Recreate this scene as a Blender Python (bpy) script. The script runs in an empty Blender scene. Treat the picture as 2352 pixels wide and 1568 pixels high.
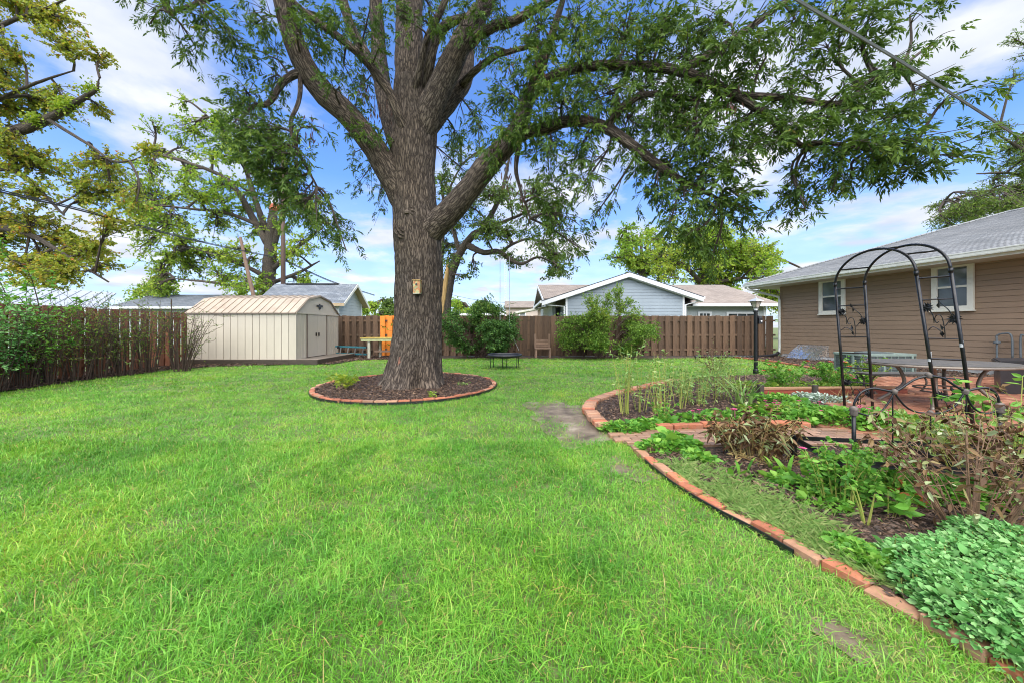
import bpy, bmesh, math, random
import numpy as np
from mathutils import Vector

# ------------------------------------------------------------------ camera, sky, sun, exposure
scene = bpy.context.scene
COL = scene.collection
F, CX, HY, CH = 820.0, 1176.0, 752.0, 1.35       # lens in reference pixels (2352 wide), eye height in metres

cam = bpy.data.objects.new('camera', bpy.data.cameras.new('camera'))
COL.objects.link(cam)
cam.location = (0, 0, CH)
cam.rotation_euler = (math.pi / 2, 0, 0)
cam.data.sensor_width = 36.0
cam.data.lens = 36.0 * F / 2352.0
cam.data.shift_y = -(784 - HY) / 2352.0
cam.data.clip_start = 0.05
cam.data.clip_end = 2000
scene.camera = cam

SUN_EL, SUN_AZ = math.radians(58), math.radians(183)      # azimuth measured clockwise from +Y
world = bpy.data.worlds.new('World'); scene.world = world
world.use_nodes = True
wn, wl = world.node_tree.nodes, world.node_tree.links
wn.clear()
w_out = wn.new('ShaderNodeOutputWorld'); w_bg = wn.new('ShaderNodeBackground')
w_sky = wn.new('ShaderNodeTexSky'); w_sky.sky_type = 'NISHITA'; w_sky.sun_disc = False
w_sky.sun_elevation = SUN_EL; w_sky.sun_rotation = SUN_AZ
w_sky.air_density = 1.0; w_sky.dust_density = 0.6; w_sky.ozone_density = 2.5
w_co = wn.new('ShaderNodeTexCoord'); w_sep = wn.new('ShaderNodeSeparateXYZ')
wl.new(w_co.outputs['Generated'], w_sep.inputs[0])
def wmath(op, a, b=None, clamp=False):
    n = wn.new('ShaderNodeMath'); n.operation = op; n.use_clamp = clamp
    for i, v in enumerate((a, b)):
        if v is None: continue
        if isinstance(v, (int, float)): n.inputs[i].default_value = v
        else: wl.new(v, n.inputs[i])
    return n.outputs[0]
w_den = wmath('ADD', wmath('MAXIMUM', w_sep.outputs[2], 0.0), 0.16)
w_cmb = wn.new('ShaderNodeCombineXYZ')
wl.new(wmath('DIVIDE', w_sep.outputs[0], w_den), w_cmb.inputs[0])
wl.new(wmath('DIVIDE', w_sep.outputs[1], w_den), w_cmb.inputs[1])
w_map = wn.new('ShaderNodeMapping'); w_map.inputs['Location'].default_value = (1.15, 0.35, 0.0)
wl.new(w_cmb.outputs[0], w_map.inputs[0])
w_n1 = wn.new('ShaderNodeTexNoise'); w_n1.inputs['Scale'].default_value = 1.05
w_n1.inputs['Detail'].default_value = 9; w_n1.inputs['Roughness'].default_value = 0.56
w_n1.inputs['Distortion'].default_value = 0.15
wl.new(w_map.outputs[0], w_n1.inputs['Vector'])
w_rmp = wn.new('ShaderNodeValToRGB')
w_rmp.color_ramp.elements[0].position = 0.465; w_rmp.color_ramp.elements[0].color = (0, 0, 0, 1)
w_rmp.color_ramp.elements[1].position = 0.585; w_rmp.color_ramp.elements[1].color = (1, 1, 1, 1)
wl.new(w_n1.outputs[0], w_rmp.inputs[0])
# clouds thicken into a pale veil towards the horizon
w_hz = wn.new('ShaderNodeMapRange'); w_hz.inputs[1].default_value = 0.0; w_hz.inputs[2].default_value = 0.36
w_hz.inputs[3].default_value = 0.7; w_hz.inputs[4].default_value = 0.0
wl.new(w_sep.outputs[2], w_hz.inputs[0])
w_cov = wmath('MAXIMUM', w_rmp.outputs[0], w_hz.outputs[0], True)
# cloud shading: greyer undersides from a second noise
w_n2 = wn.new('ShaderNodeTexNoise'); w_n2.inputs['Scale'].default_value = 2.6; w_n2.inputs['Detail'].default_value = 6
wl.new(w_map.outputs[0], w_n2.inputs['Vector'])
w_cc = wn.new('ShaderNodeMix'); w_cc.data_type = 'RGBA'
w_cc.inputs[6].default_value = (3.7, 4.1, 4.9, 1); w_cc.inputs[7].default_value = (5.2, 5.35, 5.6, 1)
w_r2 = wn.new('ShaderNodeMapRange'); w_r2.inputs[1].default_value = 0.38; w_r2.inputs[2].default_value = 0.62
wl.new(w_n2.outputs[0], w_r2.inputs[0]); wl.new(w_r2.outputs[0], w_cc.inputs[0])
w_tint = wn.new('ShaderNodeMix'); w_tint.data_type = 'RGBA'; w_tint.blend_type = 'MULTIPLY'; w_tint.inputs[0].default_value = 1.0
w_tint.inputs[7].default_value = (0.82, 1.12, 1.58, 1)
wl.new(w_sky.outputs[0], w_tint.inputs[6])
w_mix = wn.new('ShaderNodeMix'); w_mix.data_type = 'RGBA'
wl.new(w_cov, w_mix.inputs[0]); wl.new(w_tint.outputs[2], w_mix.inputs[6]); wl.new(w_cc.outputs[2], w_mix.inputs[7])
wl.new(w_mix.outputs[2], w_bg.inputs[0])
w_bg.inputs[1].default_value = 0.07
wl.new(w_bg.outputs[0], w_out.inputs[0])

sun = bpy.data.objects.new('sun', bpy.data.lights.new('sun', 'SUN')); COL.objects.link(sun)
sun.data.energy = 3.3; sun.data.angle = math.radians(95); sun.data.color = (1.0, 0.955, 0.88)
_sd = Vector((math.sin(SUN_AZ) * math.cos(SUN_EL), math.cos(SUN_AZ) * math.cos(SUN_EL), math.sin(SUN_EL)))
sun.rotation_euler = _sd.to_track_quat('Z', 'Y').to_euler()
sun.location = (-4, -8, 12)

vs = scene.view_settings
vs.view_transform = 'Standard'; vs.look = 'None'; vs.gamma = 1.0; vs.use_curve_mapping = False
vs.exposure = 1.5
scene.cycles.use_denoising = True; scene.cycles.filter_width = 1.05
scene.cycles.max_bounces = 6; scene.cycles.transparent_max_bounces = 8
scene.cycles.diffuse_bounces = 3; scene.cycles.transmission_bounces = 4

# ------------------------------------------------------------------ helpers
rng = np.random.default_rng(11)
random.seed(5)

def P(x, y, Y):
    """point at depth Y seen at reference pixel x, y"""
    return np.array(((x - CX) / F * Y, Y, CH - (y - HY) / F * Y))
def G(x, y, z=0.0):
    """point at height z (on the ground) seen at reference pixel x, y"""
    Y = (CH - z) * F / (y - HY)
    return np.array(((x - CX) / F * Y, Y, z))

class MB:
    """collects geometry, then links it as one mesh object"""
    def __init__(s):
        s.V, s.L, s.S, s.R, s.M, s.U, s.n = [], [], [], [], [], [], 0
    def add(s, v, f, rnd=None, mat=0, uv=None):
        v = np.asarray(v, float).reshape(-1, 3); f = np.asarray(f, np.int64)
        m, k = f.shape
        s.V.append(v); s.L.append((f + s.n).ravel()); s.S.append(np.full(m, k))
        s.R.append(np.full(m, 0.5) if rnd is None else np.broadcast_to(np.asarray(rnd, float), (m,)))
        s.M.append(np.full(m, mat)); s.n += len(v)
        s.U.append(np.zeros((m * k, 2)) if uv is None else np.asarray(uv, float)[f.ravel()])
        return s
    def mesh(s, name, mats, smooth=False, origin=(0, 0, 0)):
        me = bpy.data.meshes.new(name)
        V = np.concatenate(s.V) - np.asarray(origin, float); L = np.concatenate(s.L); S = np.concatenate(s.S)
        me.vertices.add(len(V)); me.vertices.foreach_set('co', V.astype(np.float32).ravel())
        me.loops.add(len(L)); me.loops.foreach_set('vertex_index', L.astype(np.int32))
        me.polygons.add(len(S)); st = np.concatenate(([0], np.cumsum(S)[:-1]))
        me.polygons.foreach_set('loop_start', st.astype(np.int32))
        me.polygons.foreach_set('material_index', np.concatenate(s.M).astype(np.int32))
        me.polygons.foreach_set('use_smooth', np.full(len(S), bool(smooth)))
        at = me.attributes.new('rnd', 'FLOAT', 'FACE'); at.data.foreach_set('value', np.concatenate(s.R).astype(np.float32))
        uv = me.uv_layers.new(name='UVMap'); uv.data.foreach_set('uv', np.concatenate(s.U).astype(np.float32).ravel())
        for m in (mats if isinstance(mats, (list, tuple)) else [mats]): me.materials.append(m)
        me.update(calc_edges=True); me.validate()
        return me
    def build(s, name, mats, parent=None, smooth=False, origin=None):
        if parent is not None and origin is None: origin = world_loc(parent)
        if origin is None: origin = (0, 0, 0)
        o = bpy.data.objects.new(name, s.mesh(name, mats, smooth, origin))
        COL.objects.link(o)
        if parent is not None: o.parent = parent
        else: o.location = origin
        return o

def world_loc(o):
    p = np.array(o.location)
    while o.parent is not None:
        o = o.parent; p = p + np.array(o.location)
    return p
def tag(o, label=None, cat=None, group=None, kind=None):
    if label: o['label'] = label
    if cat: o['category'] = cat
    if group: o['group'] = group
    if kind: o['kind'] = kind
    return o
def thing(name, label, cat, loc, group=None):
    o = bpy.data.objects.new(name, None); COL.objects.link(o); o.empty_display_size = 0.1
    o.location = [float(c) for c in loc]
    return tag(o, label, cat, group)
def inst(name, me, parent, loc, rot=(0, 0, 0), scale=(1, 1, 1)):
    """a part that shares mesh data; loc in world space"""
    o = bpy.data.objects.new(name, me); COL.objects.link(o); o.parent = parent
    o.location = [float(c) for c in (np.asarray(loc, float) - world_loc(parent))]; o.rotation_euler = rot; o.scale = scale
    return o
def copy_tree(o, parent=None):
    c = o.copy(); COL.objects.link(c); c.parent = parent
    for ch in list(o.children): copy_tree(ch, c)
    return c

BOXF = [(0, 3, 2, 1), (4, 5, 6, 7), (0, 1, 5, 4), (1, 2, 6, 5), (2, 3, 7, 6), (3, 0, 4, 7)]
def frame_box(mb, o, a, b, c, **k):
    """box from a corner and three edge vectors"""
    o, a, b, c = (np.asarray(q, float) for q in (o, a, b, c))
    mb.add([o, o + a, o + a + b, o + b, o + c, o + a + c, o + a + b + c, o + b + c], BOXF, **k); return mb
def box(mb, lo, hi, **k):
    lo, hi = np.asarray(lo, float), np.asarray(hi, float); d = hi - lo
    return frame_box(mb, lo, (d[0], 0, 0), (0, d[1], 0), (0, 0, d[2]), **k)
def prism(mb, poly, off, **k):
    """polygon (list of 3-D points) pushed along off"""
    p = np.asarray(poly, float); n = len(p); q = p + np.asarray(off, float)
    mb.add(p, [list(range(n))[::-1]], **k); mb.add(q, [list(range(n))], **k)
    v = np.concatenate((p, q)); mb.add(v, [(i, (i + 1) % n, n + (i + 1) % n, n + i) for i in range(n)], **k); return mb
def nrm(v): return v / np.maximum(np.linalg.norm(v, axis=-1, keepdims=True), 1e-9)
def tubes(mb, pts, rad, S=6, rnd=None, mat=0, cap=True, disp=None):
    """many tubes at once: pts (N,K,3), rad (N,K)"""
    pts = np.asarray(pts, float)
    if pts.ndim == 2: pts = pts[None]
    N, K, _ = pts.shape
    rad = np.broadcast_to(np.asarray(rad, float), (N, K))
    T = nrm(np.gradient(pts, axis=1))
    main = nrm(pts[:, -1] - pts[:, 0])
    ref = np.where(np.abs(main[:, 2:3]) > 0.75, np.array([[1.0, 0.13, 0]]), np.array([[0.07, 0.05, 1.0]]))[:, None, :]
    A = nrm(np.cross(T, np.broadcast_to(ref, T.shape))); B = np.cross(T, A)
    th = np.linspace(0, 2 * math.pi, S, endpoint=False)
    R = rad[:, :, None] * np.ones(S) if disp is None else rad[:, :, None] * disp
    V = pts[:, :, None, :] + R[..., None] * (A[:, :, None, :] * np.cos(th)[:, None] + B[:, :, None, :] * np.sin(th)[:, None])
    idx = np.arange(N * K * S).reshape(N, K, S)
    a, b = idx[:, :-1, :], idx[:, 1:, :]
    a2, b2 = np.roll(a, -1, 2), np.roll(b, -1, 2)
    Fc = np.stack((a, a2, b2, b), -1).reshape(-1, 4)
    r = None
    if rnd is not None: r = np.repeat(np.broadcast_to(rnd, (N,)), (K - 1) * S)
    ln = np.concatenate((np.zeros((N, 1)), np.cumsum(np.linalg.norm(np.diff(pts, axis=1), axis=2), 1)), 1)
    uv = np.stack(np.broadcast_arrays((th * rad.max())[None, None, :], ln[:, :, None]), -1).reshape(-1, 2)
    mb.add(V.reshape(-1, 3), Fc, r, mat, uv)
    if cap:
        n0 = mb.n - N * K * S
        for sl, rev in ((0, True), (K - 1, False)):
            fc = idx[:, sl, :][:, ::-1] if rev else idx[:, sl, :]
            mb.L.append((fc + n0).ravel()); mb.S.append(np.full(N, S)); mb.R.append(np.full(N, 0.5)); mb.M.append(np.full(N, mat))
            mb.U.append(np.zeros((N * S, 2)))
    return mb
def tube(mb, pts, r, S=8, **k):
    pts = np.asarray(pts, float); return tubes(mb, pts[None], np.broadcast_to(np.asarray(r, float), (1, len(pts))), S, **k)
def spline(pts, n):
    """Catmull-Rom through pts (any width), n samples"""
    p = np.asarray(pts, float); p = np.concatenate((2 * p[:1] - p[1:2], p, 2 * p[-1:] - p[-2:-1]))
    t = np.linspace(0, len(p) - 3 - 1e-6, n); i = t.astype(int); u = (t - i)[:, None]
    a, b, c, d = p[i], p[i + 1], p[i + 2], p[i + 3]
    return 0.5 * (2 * b + (c - a) * u + (2 * a - 5 * b + 4 * c - d) * u ** 2 + (3 * b - a - 3 * c + d) * u ** 3)
def lathe(mb, c, prof, S=16, **k):
    """profile [(r,z)] turned about the vertical through c"""
    prof = np.asarray(prof, float); K = len(prof); th = np.linspace(0, 2 * math.pi, S, endpoint=False)
    v = np.stack((prof[:, 0:1] * np.cos(th), prof[:, 0:1] * np.sin(th), np.broadcast_to(prof[:, 1:2], (K, S))), -1) + np.asarray(c, float)
    i = np.arange(K * S).reshape(K, S)
    f = np.stack((i[:-1], np.roll(i[:-1], -1, 1), np.roll(i[1:], -1, 1), i[1:]), -1).reshape(-1, 4)
    mb.add(v.reshape(-1, 3), f, **k); mb.add(v[0], [list(range(S))[::-1]], **k); mb.add(v[-1], [list(range(S))], **k); return mb
def rand_unit(n):
    return nrm(rng.normal(size=(n, 3)))
def leaves(mb, pos, d, L, ratio=0.4, fold=0.12, droop=0.1, rnd=None, mat=0, flat=0.0, hexa=False):
    """leaf blades folded along the midrib; flat pulls the blade's plane towards horizontal"""
    pos = np.asarray(pos, float); N = len(pos); d = nrm(np.asarray(d, float)); L = np.broadcast_to(np.asarray(L, float), (N,))[:, None]
    ref = nrm(rand_unit(N) * (1 - flat) + np.array([0, 0, 1.0]) * (flat + 1e-3))
    side = nrm(np.cross(d, ref)); up = np.cross(side, d)
    W = L * ratio * 0.5
    tip = pos + d * L - np.array([0, 0, 1.0]) * L * droop
    if hexa:
        q = [pos, pos + d * L * .25 + side * W * .8 + up * W * fold, pos + d * L * .62 + side * W * .85 + up * W * fold - np.array([0, 0, .5]) * L * droop, tip,
             pos + d * L * .62 - side * W * .85 + up * W * fold - np.array([0, 0, .5]) * L * droop, pos + d * L * .25 - side * W * .8 + up * W * fold]
        fl = [(0, 5, 4, 3), (0, 3, 2, 1)]; k = 6
    else:
        m = pos + d * L * 0.42
        q = [pos, m - side * W + up * W * fold * 2, tip, m + side * W + up * W * fold * 2]
        fl = [(0, 1, 2), (0, 2, 3)]; k = 4
    V = np.stack(q, 1).reshape(-1, 3)
    Fc = (np.arange(N)[:, None, None] * k + np.array(fl)[None]).reshape(-1, len(fl[0]))
    if rnd is None: rnd = rng.random(N)
    mb.add(V, Fc, np.repeat(np.broadcast_to(rnd, (N,)), 2), mat); return mb

# ------------------------------------------------------------------ materials
def new_mat(name):
    m = bpy.data.materials.new(name); m.use_nodes = True
    nt = m.node_tree; b = nt.nodes['Principled BSDF']
    return m, nt, b
def nd(nt, t, **k):
    n = nt.nodes.new(t)
    for a, v in k.items():
        if a.startswith('i_'): n.inputs[int(a[2:]) if a[2:].isdigit() else a[2:].replace('_', ' ')].default_value = v
        else: setattr(n, a, v)
    return n
def c4(c): return (c[0], c[1], c[2], 1.0)
def ramp(nt, fac, stops):
    r = nt.nodes.new('ShaderNodeValToRGB'); e = r.color_ramp.elements
    while len(e) < len(stops): e.new(0.5)
    for q, (p, c) in zip(e, stops): q.position = p; q.color = c4(c)
    if fac is not None: nt.links.new(fac, r.inputs[0])
    return r.outputs[0]
def mixc(nt, fac, a, b, mode='MIX'):
    m = nt.nodes.new('ShaderNodeMix'); m.data_type = 'RGBA'; m.blend_type = mode
    for s, v in ((0, fac), (6, a), (7, b)):
        if isinstance(v, (int, float)): m.inputs[s].default_value = v
        elif isinstance(v, (tuple, list)): m.inputs[s].default_value = c4(v)
        else: nt.links.new(v, m.inputs[s])
    return m.outputs[2]
def noise(nt, scale, detail=4, rough=0.55, coords='Object', stretch=(1, 1, 1), dist=0.0):
    tc = nt.nodes.new('ShaderNodeTexCoord'); mp = nt.nodes.new('ShaderNodeMapping'); mp.inputs['Scale'].default_value = stretch
    if coords == 'World':
        ge = nt.nodes.new('ShaderNodeNewGeometry'); nt.links.new(ge.outputs['Position'], mp.inputs[0])
    else: nt.links.new(tc.outputs[coords], mp.inputs[0])
    n = nt.nodes.new('ShaderNodeTexNoise'); n.inputs['Scale'].default_value = scale; n.inputs['Detail'].default_value = detail
    n.inputs['Roughness'].default_value = rough; n.inputs['Distortion'].default_value = dist
    nt.links.new(mp.outputs[0], n.inputs['Vector']); return n.outputs[0]
def bump(nt, b, h, strength=0.3, dist=0.01):
    n = nt.nodes.new('ShaderNodeBump'); n.inputs['Strength'].default_value = strength; n.inputs['Distance'].default_value = dist
    nt.links.new(h, n.inputs['Height']); nt.links.new(n.outputs[0], b.inputs['Normal'])
def basic(name, col, rough=0.6, var=0.18, scale=6, stretch=(1, 1, 1), bmp=0.0, metallic=0.0, coords='Object', obj_var=0.0, spec=0.5, dirt=None, dirt_scale=1.5):
    """one colour with uneven wear, optional fine relief and a change from piece to piece"""
    m, nt, b = new_mat(name)
    n = noise(nt, scale, 5, 0.6, coords, stretch)
    lo = tuple(c * (1 - var) for c in col); hi = tuple(min(1, c * (1 + var)) for c in col)
    c = ramp(nt, n, [(0.3, lo), (0.7, hi)])
    if dirt:
        dn = noise(nt, dirt_scale, 6, 0.65, coords, stretch)
        f = ramp(nt, dn, [(0.5, (0, 0, 0)), (0.72, (1, 1, 1))])
        c = mixc(nt, f, c, dirt)
    if obj_var:
        oi = nd(nt, 'ShaderNodeObjectInfo'); mr = nd(nt, 'ShaderNodeMapRange'); mr.inputs[3].default_value = 1 - obj_var; mr.inputs[4].default_value = 1 + obj_var
        nt.links.new(oi.outputs['Random'], mr.inputs[0])
        c = mixc(nt, 1.0, c, mr.outputs[0], 'MULTIPLY')
    nt.links.new(c, b.inputs['Base Color'])
    b.inputs['Roughness'].default_value = rough; b.inputs['Metallic'].default_value = metallic; b.inputs['Specular IOR Level'].default_value = spec
    if bmp: bump(nt, b, n, bmp, 0.01)
    return m
def leafmat(name, stops, rough=0.45, trans=0.3, patch=None, pscale=1.0, spec=0.35):
    """leaf: colour by the blade's own random value, some light through it; patch tints whole areas"""
    m, nt, b = new_mat(name)
    at = nd(nt, 'ShaderNodeAttribute', attribute_name='rnd')
    c = ramp(nt, at.outputs['Fac'], stops)
    if patch:
        n = noise(nt, pscale, 3, 0.5, 'World')
        c = mixc(nt, ramp(nt, n, [(0.42, (0, 0, 0)), (0.62, (1, 1, 1))]), c, mixc(nt, 1.0, c, patch, 'MULTIPLY'))
    nt.links.new(c, b.inputs['Base Color']); b.inputs['Roughness'].default_value = rough; b.inputs['Specular IOR Level'].default_value = spec
    tr = nt.nodes.new('ShaderNodeBsdfTranslucent'); nt.links.new(mixc(nt, 1.0, c, (1.0, 1.0, 0.55), 'MULTIPLY'), tr.inputs[0])
    mx = nt.nodes.new('ShaderNodeMixShader'); mx.inputs[0].default_value = trans
    nt.links.new(b.outputs[0], mx.inputs[1]); nt.links.new(tr.outputs[0], mx.inputs[2])
    nt.links.new(mx.outputs[0], nt.nodes['Material Output'].inputs[0])
    return m
def barkmat(name, col, dark, scale=1.0):
    m, nt, b = new_mat(name)
    tc = nd(nt, 'ShaderNodeTexCoord'); mp = nd(nt, 'ShaderNodeMapping'); mp.inputs['Scale'].default_value = (14 * scale, 3.2 * scale, 1)
    nt.links.new(tc.outputs['UV'], mp.inputs[0])
    nz = nd(nt, 'ShaderNodeTexNoise'); nz.inputs['Scale'].default_value = 0.9; nz.inputs['Detail'].default_value = 4
    nt.links.new(mp.outputs[0], nz.inputs['Vector'])
    mv = nd(nt, 'ShaderNodeVectorMath', operation='MULTIPLY_ADD'); mv.inputs[1].default_value = (2.2, 2.2, 2.2)
    nt.links.new(nz.outputs['Color'], mv.inputs[0]); nt.links.new(mp.outputs[0], mv.inputs[2])
    vo = nd(nt, 'ShaderNodeTexVoronoi', feature='DISTANCE_TO_EDGE'); vo.inputs['Scale'].default_value = 1.0; vo.inputs['Randomness'].default_value = 1.0
    nt.links.new(mv.outputs[0], vo.inputs['Vector'])
    n2 = nd(nt, 'ShaderNodeTexNoise'); n2.inputs['Scale'].default_value = 5.0; n2.inputs['Detail'].default_value = 6; n2.inputs['Roughness'].default_value = 0.7
    nt.links.new(mp.outputs[0], n2.inputs['Vector'])
    pn = mixc(nt, 0.35, vo.outputs['Distance'], n2.outputs[0], 'OVERLAY')
    plate = ramp(nt, pn, [(0.02, (0, 0, 0)), (0.16, (0.55, 0.55, 0.55)), (0.4, (1, 1, 1))])
    big = noise(nt, 1.1, 3, 0.5, 'Object')
    hi = mixc(nt, ramp(nt, big, [(0.35, (0, 0, 0)), (0.65, (1, 1, 1))]), col, tuple(c * k for c, k in zip(col, (1.25, 1.12, 0.95))))
    c = mixc(nt, plate, dark, mixc(nt, ramp(nt, n2.outputs[0], [(0.3, (0, 0, 0)), (0.75, (1, 1, 1))]), tuple(q * 0.62 for q in col), hi))
    nt.links.new(c, b.inputs['Base Color']); b.inputs['Roughness'].default_value = 0.85; b.inputs['Specular IOR Level'].default_value = 0.25
    h = mixc(nt, 0.35, plate, n2.outputs[0])
    bump(nt, b, h, 0.9, 0.03)
    return m
def shingle_mat(name, col, col2, rough=0.85):
    """asphalt shingles: tabs of uneven shade along each course (UV in metres)"""
    m, nt, b = new_mat(name)
    tc = nd(nt, 'ShaderNodeTexCoord'); br = nd(nt, 'ShaderNodeTexBrick')
    nt.links.new(tc.outputs['UV'], br.inputs['Vector'])
    br.inputs['Color1'].default_value = c4(col); br.inputs['Color2'].default_value = c4(col2); br.inputs['Mortar'].default_value = c4(tuple(q * 0.45 for q in col))
    br.inputs['Scale'].default_value = 1.0; br.inputs['Brick Width'].default_value = 0.31; br.inputs['Row Height'].default_value = 0.14
    br.inputs['Mortar Size'].default_value = 0.008; br.inputs['Bias'].default_value = -0.1
    n = noise(nt, 45, 3, 0.7); n3 = noise(nt, 0.9, 4, 0.6)
    c = mixc(nt, 1.0, br.outputs['Color'], ramp(nt, n, [(0.2, (0.72,) * 3), (0.8, (1.25,) * 3)]), 'MULTIPLY')
    c = mixc(nt, 1.0, c, ramp(nt, n3, [(0.3, (0.8,) * 3), (0.75, (1.15,) * 3)]), 'MULTIPLY')
    nt.links.new(c, b.inputs['Base Color']); b.inputs['Roughness'].default_value = rough
    bump(nt, b, n, 0.35, 0.004)
    return m
def glassmat(name, col=(0.035, 0.045, 0.05)):
    m, nt, b = new_mat(name)
    n = noise(nt, 1.4, 2, 0.5)
    nt.links.new(ramp(nt, n, [(0.3, tuple(c * 0.5 for c in col)), (0.7, tuple(c * 1.8 for c in col))]), b.inputs['Base Color'])
    b.inputs['Roughness'].default_value = 0.06; b.inputs['Specular IOR Level'].default_value = 0.8
    return m

GREEN_HI = (0.20, 0.34, 0.045)
m_grass = leafmat('grass_blades', [(0.0, (0.055, 0.19, 0.022)), (0.3, (0.105, 0.31, 0.033)), (0.62, (0.19, 0.45, 0.052)), (0.86, (0.30, 0.54, 0.08)), (0.93, (0.38, 0.38, 0.12)), (1.0, (0.42, 0.30, 0.15))],
                  rough=0.38, trans=0.35, patch=(1.18, 1.03, 0.8), pscale=0.8)
m_pecan = leafmat('pecan_leaves', [(0.0, (0.035, 0.075, 0.016)), (0.5, (0.085, 0.155, 0.026)), (0.85, (0.15, 0.235, 0.04)), (0.97, (0.21, 0.26, 0.05)), (1.0, (0.14, 0.06, 0.02))], trans=0.32, rough=0.5, spec=0.2)
m_maple = leafmat('turning_maple_leaves', [(0.0, (0.14, 0.23, 0.03)), (0.4, (0.26, 0.35, 0.045)), (0.75, (0.38, 0.40, 0.06)), (0.93, (0.44, 0.33, 0.06)), (1.0, (0.45, 0.18, 0.04))], trans=0.5, patch=(1.15, 0.95, 0.85), pscale=0.35)
m_lime = leafmat('yellow_green_leaves', [(0.0, (0.15, 0.26, 0.03)), (0.5, (0.29, 0.42, 0.045)), (1.0, (0.46, 0.50, 0.06))], trans=0.48, patch=(0.75, 0.9, 0.9), pscale=0.2)
m_fardark = leafmat('far_green_leaves', [(0.0, (0.05, 0.10, 0.025)), (0.6, (0.12, 0.20, 0.04)), (1.0, (0.22, 0.30, 0.06))], trans=0.4, spec=0.2)
m_shrub = leafmat('shrub_leaves', [(0.0, (0.07, 0.16, 0.025)), (0.5, (0.14, 0.26, 0.035)), (0.85, (0.23, 0.35, 0.055)), (1.0, (0.32, 0.36, 0.06))], trans=0.38, rough=0.5, spec=0.2)
m_shrubdark = leafmat('dark_shrub_leaves', [(0.0, (0.035, 0.09, 0.022)), (0.6, (0.075, 0.17, 0.038)), (1.0, (0.18, 0.30, 0.06))], trans=0.32, rough=0.5, spec=0.2)
m_bright = leafmat('bright_leaves', [(0.0, (0.06, 0.19, 0.025)), (0.5, (0.13, 0.33, 0.04)), (1.0, (0.25, 0.45, 0.07))], trans=0.35, rough=0.45, spec=0.25)
m_mint = leafmat('mint_leaves', [(0.0, (0.075, 0.23, 0.055)), (0.5, (0.16, 0.38, 0.11)), (1.0, (0.31, 0.53, 0.21))], trans=0.3, rough=0.6, spec=0.15)
m_dead = leafmat('withered_leaves', [(0.0, (0.045, 0.02, 0.008)), (0.45, (0.10, 0.05, 0.018)), (0.7, (0.20, 0.125, 0.05)), (0.86, (0.18, 0.24, 0.08)), (1.0, (0.34, 0.38, 0.22))], trans=0.1, rough=0.6)
m_straw = leafmat('straw_stalks', [(0.0, (0.17, 0.10, 0.04)), (0.5, (0.30, 0.21, 0.07)), (1.0, (0.42, 0.36, 0.15))], trans=0.1, rough=0.6)
m_ystem = leafmat('yellow_green_stalks', [(0.0, (0.17, 0.22, 0.04)), (1.0, (0.40, 0.40, 0.10))], trans=0.1)
m_weed = leafmat('pale_weeds', [(0.0, (0.12, 0.25, 0.06)), (0.6, (0.23, 0.38, 0.10)), (1.0, (0.38, 0.45, 0.17))], trans=0.3)
m_silver = leafmat('silver_leaves', [(0.0, (0.20, 0.30, 0.22)), (1.0, (0.48, 0.56, 0.48))], trans=0.15)
m_pink = leafmat('pink_petals', [(0.0, (0.55, 0.07, 0.22)), (1.0, (0.75, 0.18, 0.38))], trans=0.3)
m_red = leafmat('coral_petals', [(0.0, (0.6, 0.07, 0.05)), (1.0, (0.75, 0.25, 0.16))], trans=0.3)
m_rustleaf = leafmat('rust_brown_leaves', [(0.0, (0.16, 0.04, 0.015)), (1.0, (0.36, 0.13, 0.04))], trans=0.1, rough=0.5)
m_deadtwig = leafmat('dry_leaf_tassels', [(0.0, (0.05, 0.025, 0.02)), (1.0, (0.13, 0.06, 0.04))], trans=0.15, rough=0.7)

m_bark = barkmat('grey_brown_bark', (0.215, 0.175, 0.14), (0.03, 0.022, 0.017), 1.35)
m_barkfar = barkmat('dark_bark', (0.20, 0.17, 0.135), (0.05, 0.042, 0.035), 1.4)
m_twig = basic('twigs', (0.055, 0.04, 0.03), 0.8, 0.3, 20)
m_shrubwood = basic('shrub_stems', (0.07, 0.045, 0.032), 0.8, 0.35, 15)
m_brownstem = basic('dry_brown_stems', (0.17, 0.10, 0.055), 0.75, 0.4, 18)
m_palewood = basic('torn_pale_wood', (0.42, 0.27, 0.10), 0.8, 0.3, 3, (8, 8, 1))
VERT = (6, 6, 0.6)
m_fence = basic('weathered_brown_fence', (0.10, 0.058, 0.032), 0.8, 0.4, 5, VERT, 0.25, obj_var=0.38, dirt=(0.075, 0.055, 0.035), dirt_scale=1.2)
m_fencered = basic('reddish_fence', (0.27, 0.11, 0.058), 0.8, 0.35, 5, VERT, 0.25, obj_var=0.3, dirt=(0.09, 0.05, 0.035), dirt_scale=1.2)
m_orange = basic('fresh_orange_boards', (0.72, 0.22, 0.02), 0.6, 0.15, 5, VERT, 0.15, obj_var=0.1)
m_deck = basic('wet_deck_boards', (0.06, 0.045, 0.033), 0.55, 0.3, 4, (1, 6, 6), 0.3, obj_var=0.2)
m_decktop = basic('worn_deck_top', (0.19, 0.155, 0.12), 0.5, 0.35, 3, (1, 6, 6), 0.3, obj_var=0.2)
m_shed = basic('shed_cream_paint', (0.50, 0.45, 0.365), 0.5, 0.05, 1.5, (1, 1, 0.6), obj_var=0.05)
m_shedroof = basic('shed_tan_roof', (0.38, 0.31, 0.235), 0.5, 0.12, 1.2, obj_var=0.06, dirt=(0.27, 0.21, 0.15), dirt_scale=1.3)
m_shedtrim = basic('shed_brown_trim', (0.16, 0.125, 0.10), 0.5, 0.15, 4)
m_blackmetal = basic('worn_black_metal', (0.012, 0.013, 0.014), 0.35, 0.4, 9, metallic=0.3)
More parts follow.
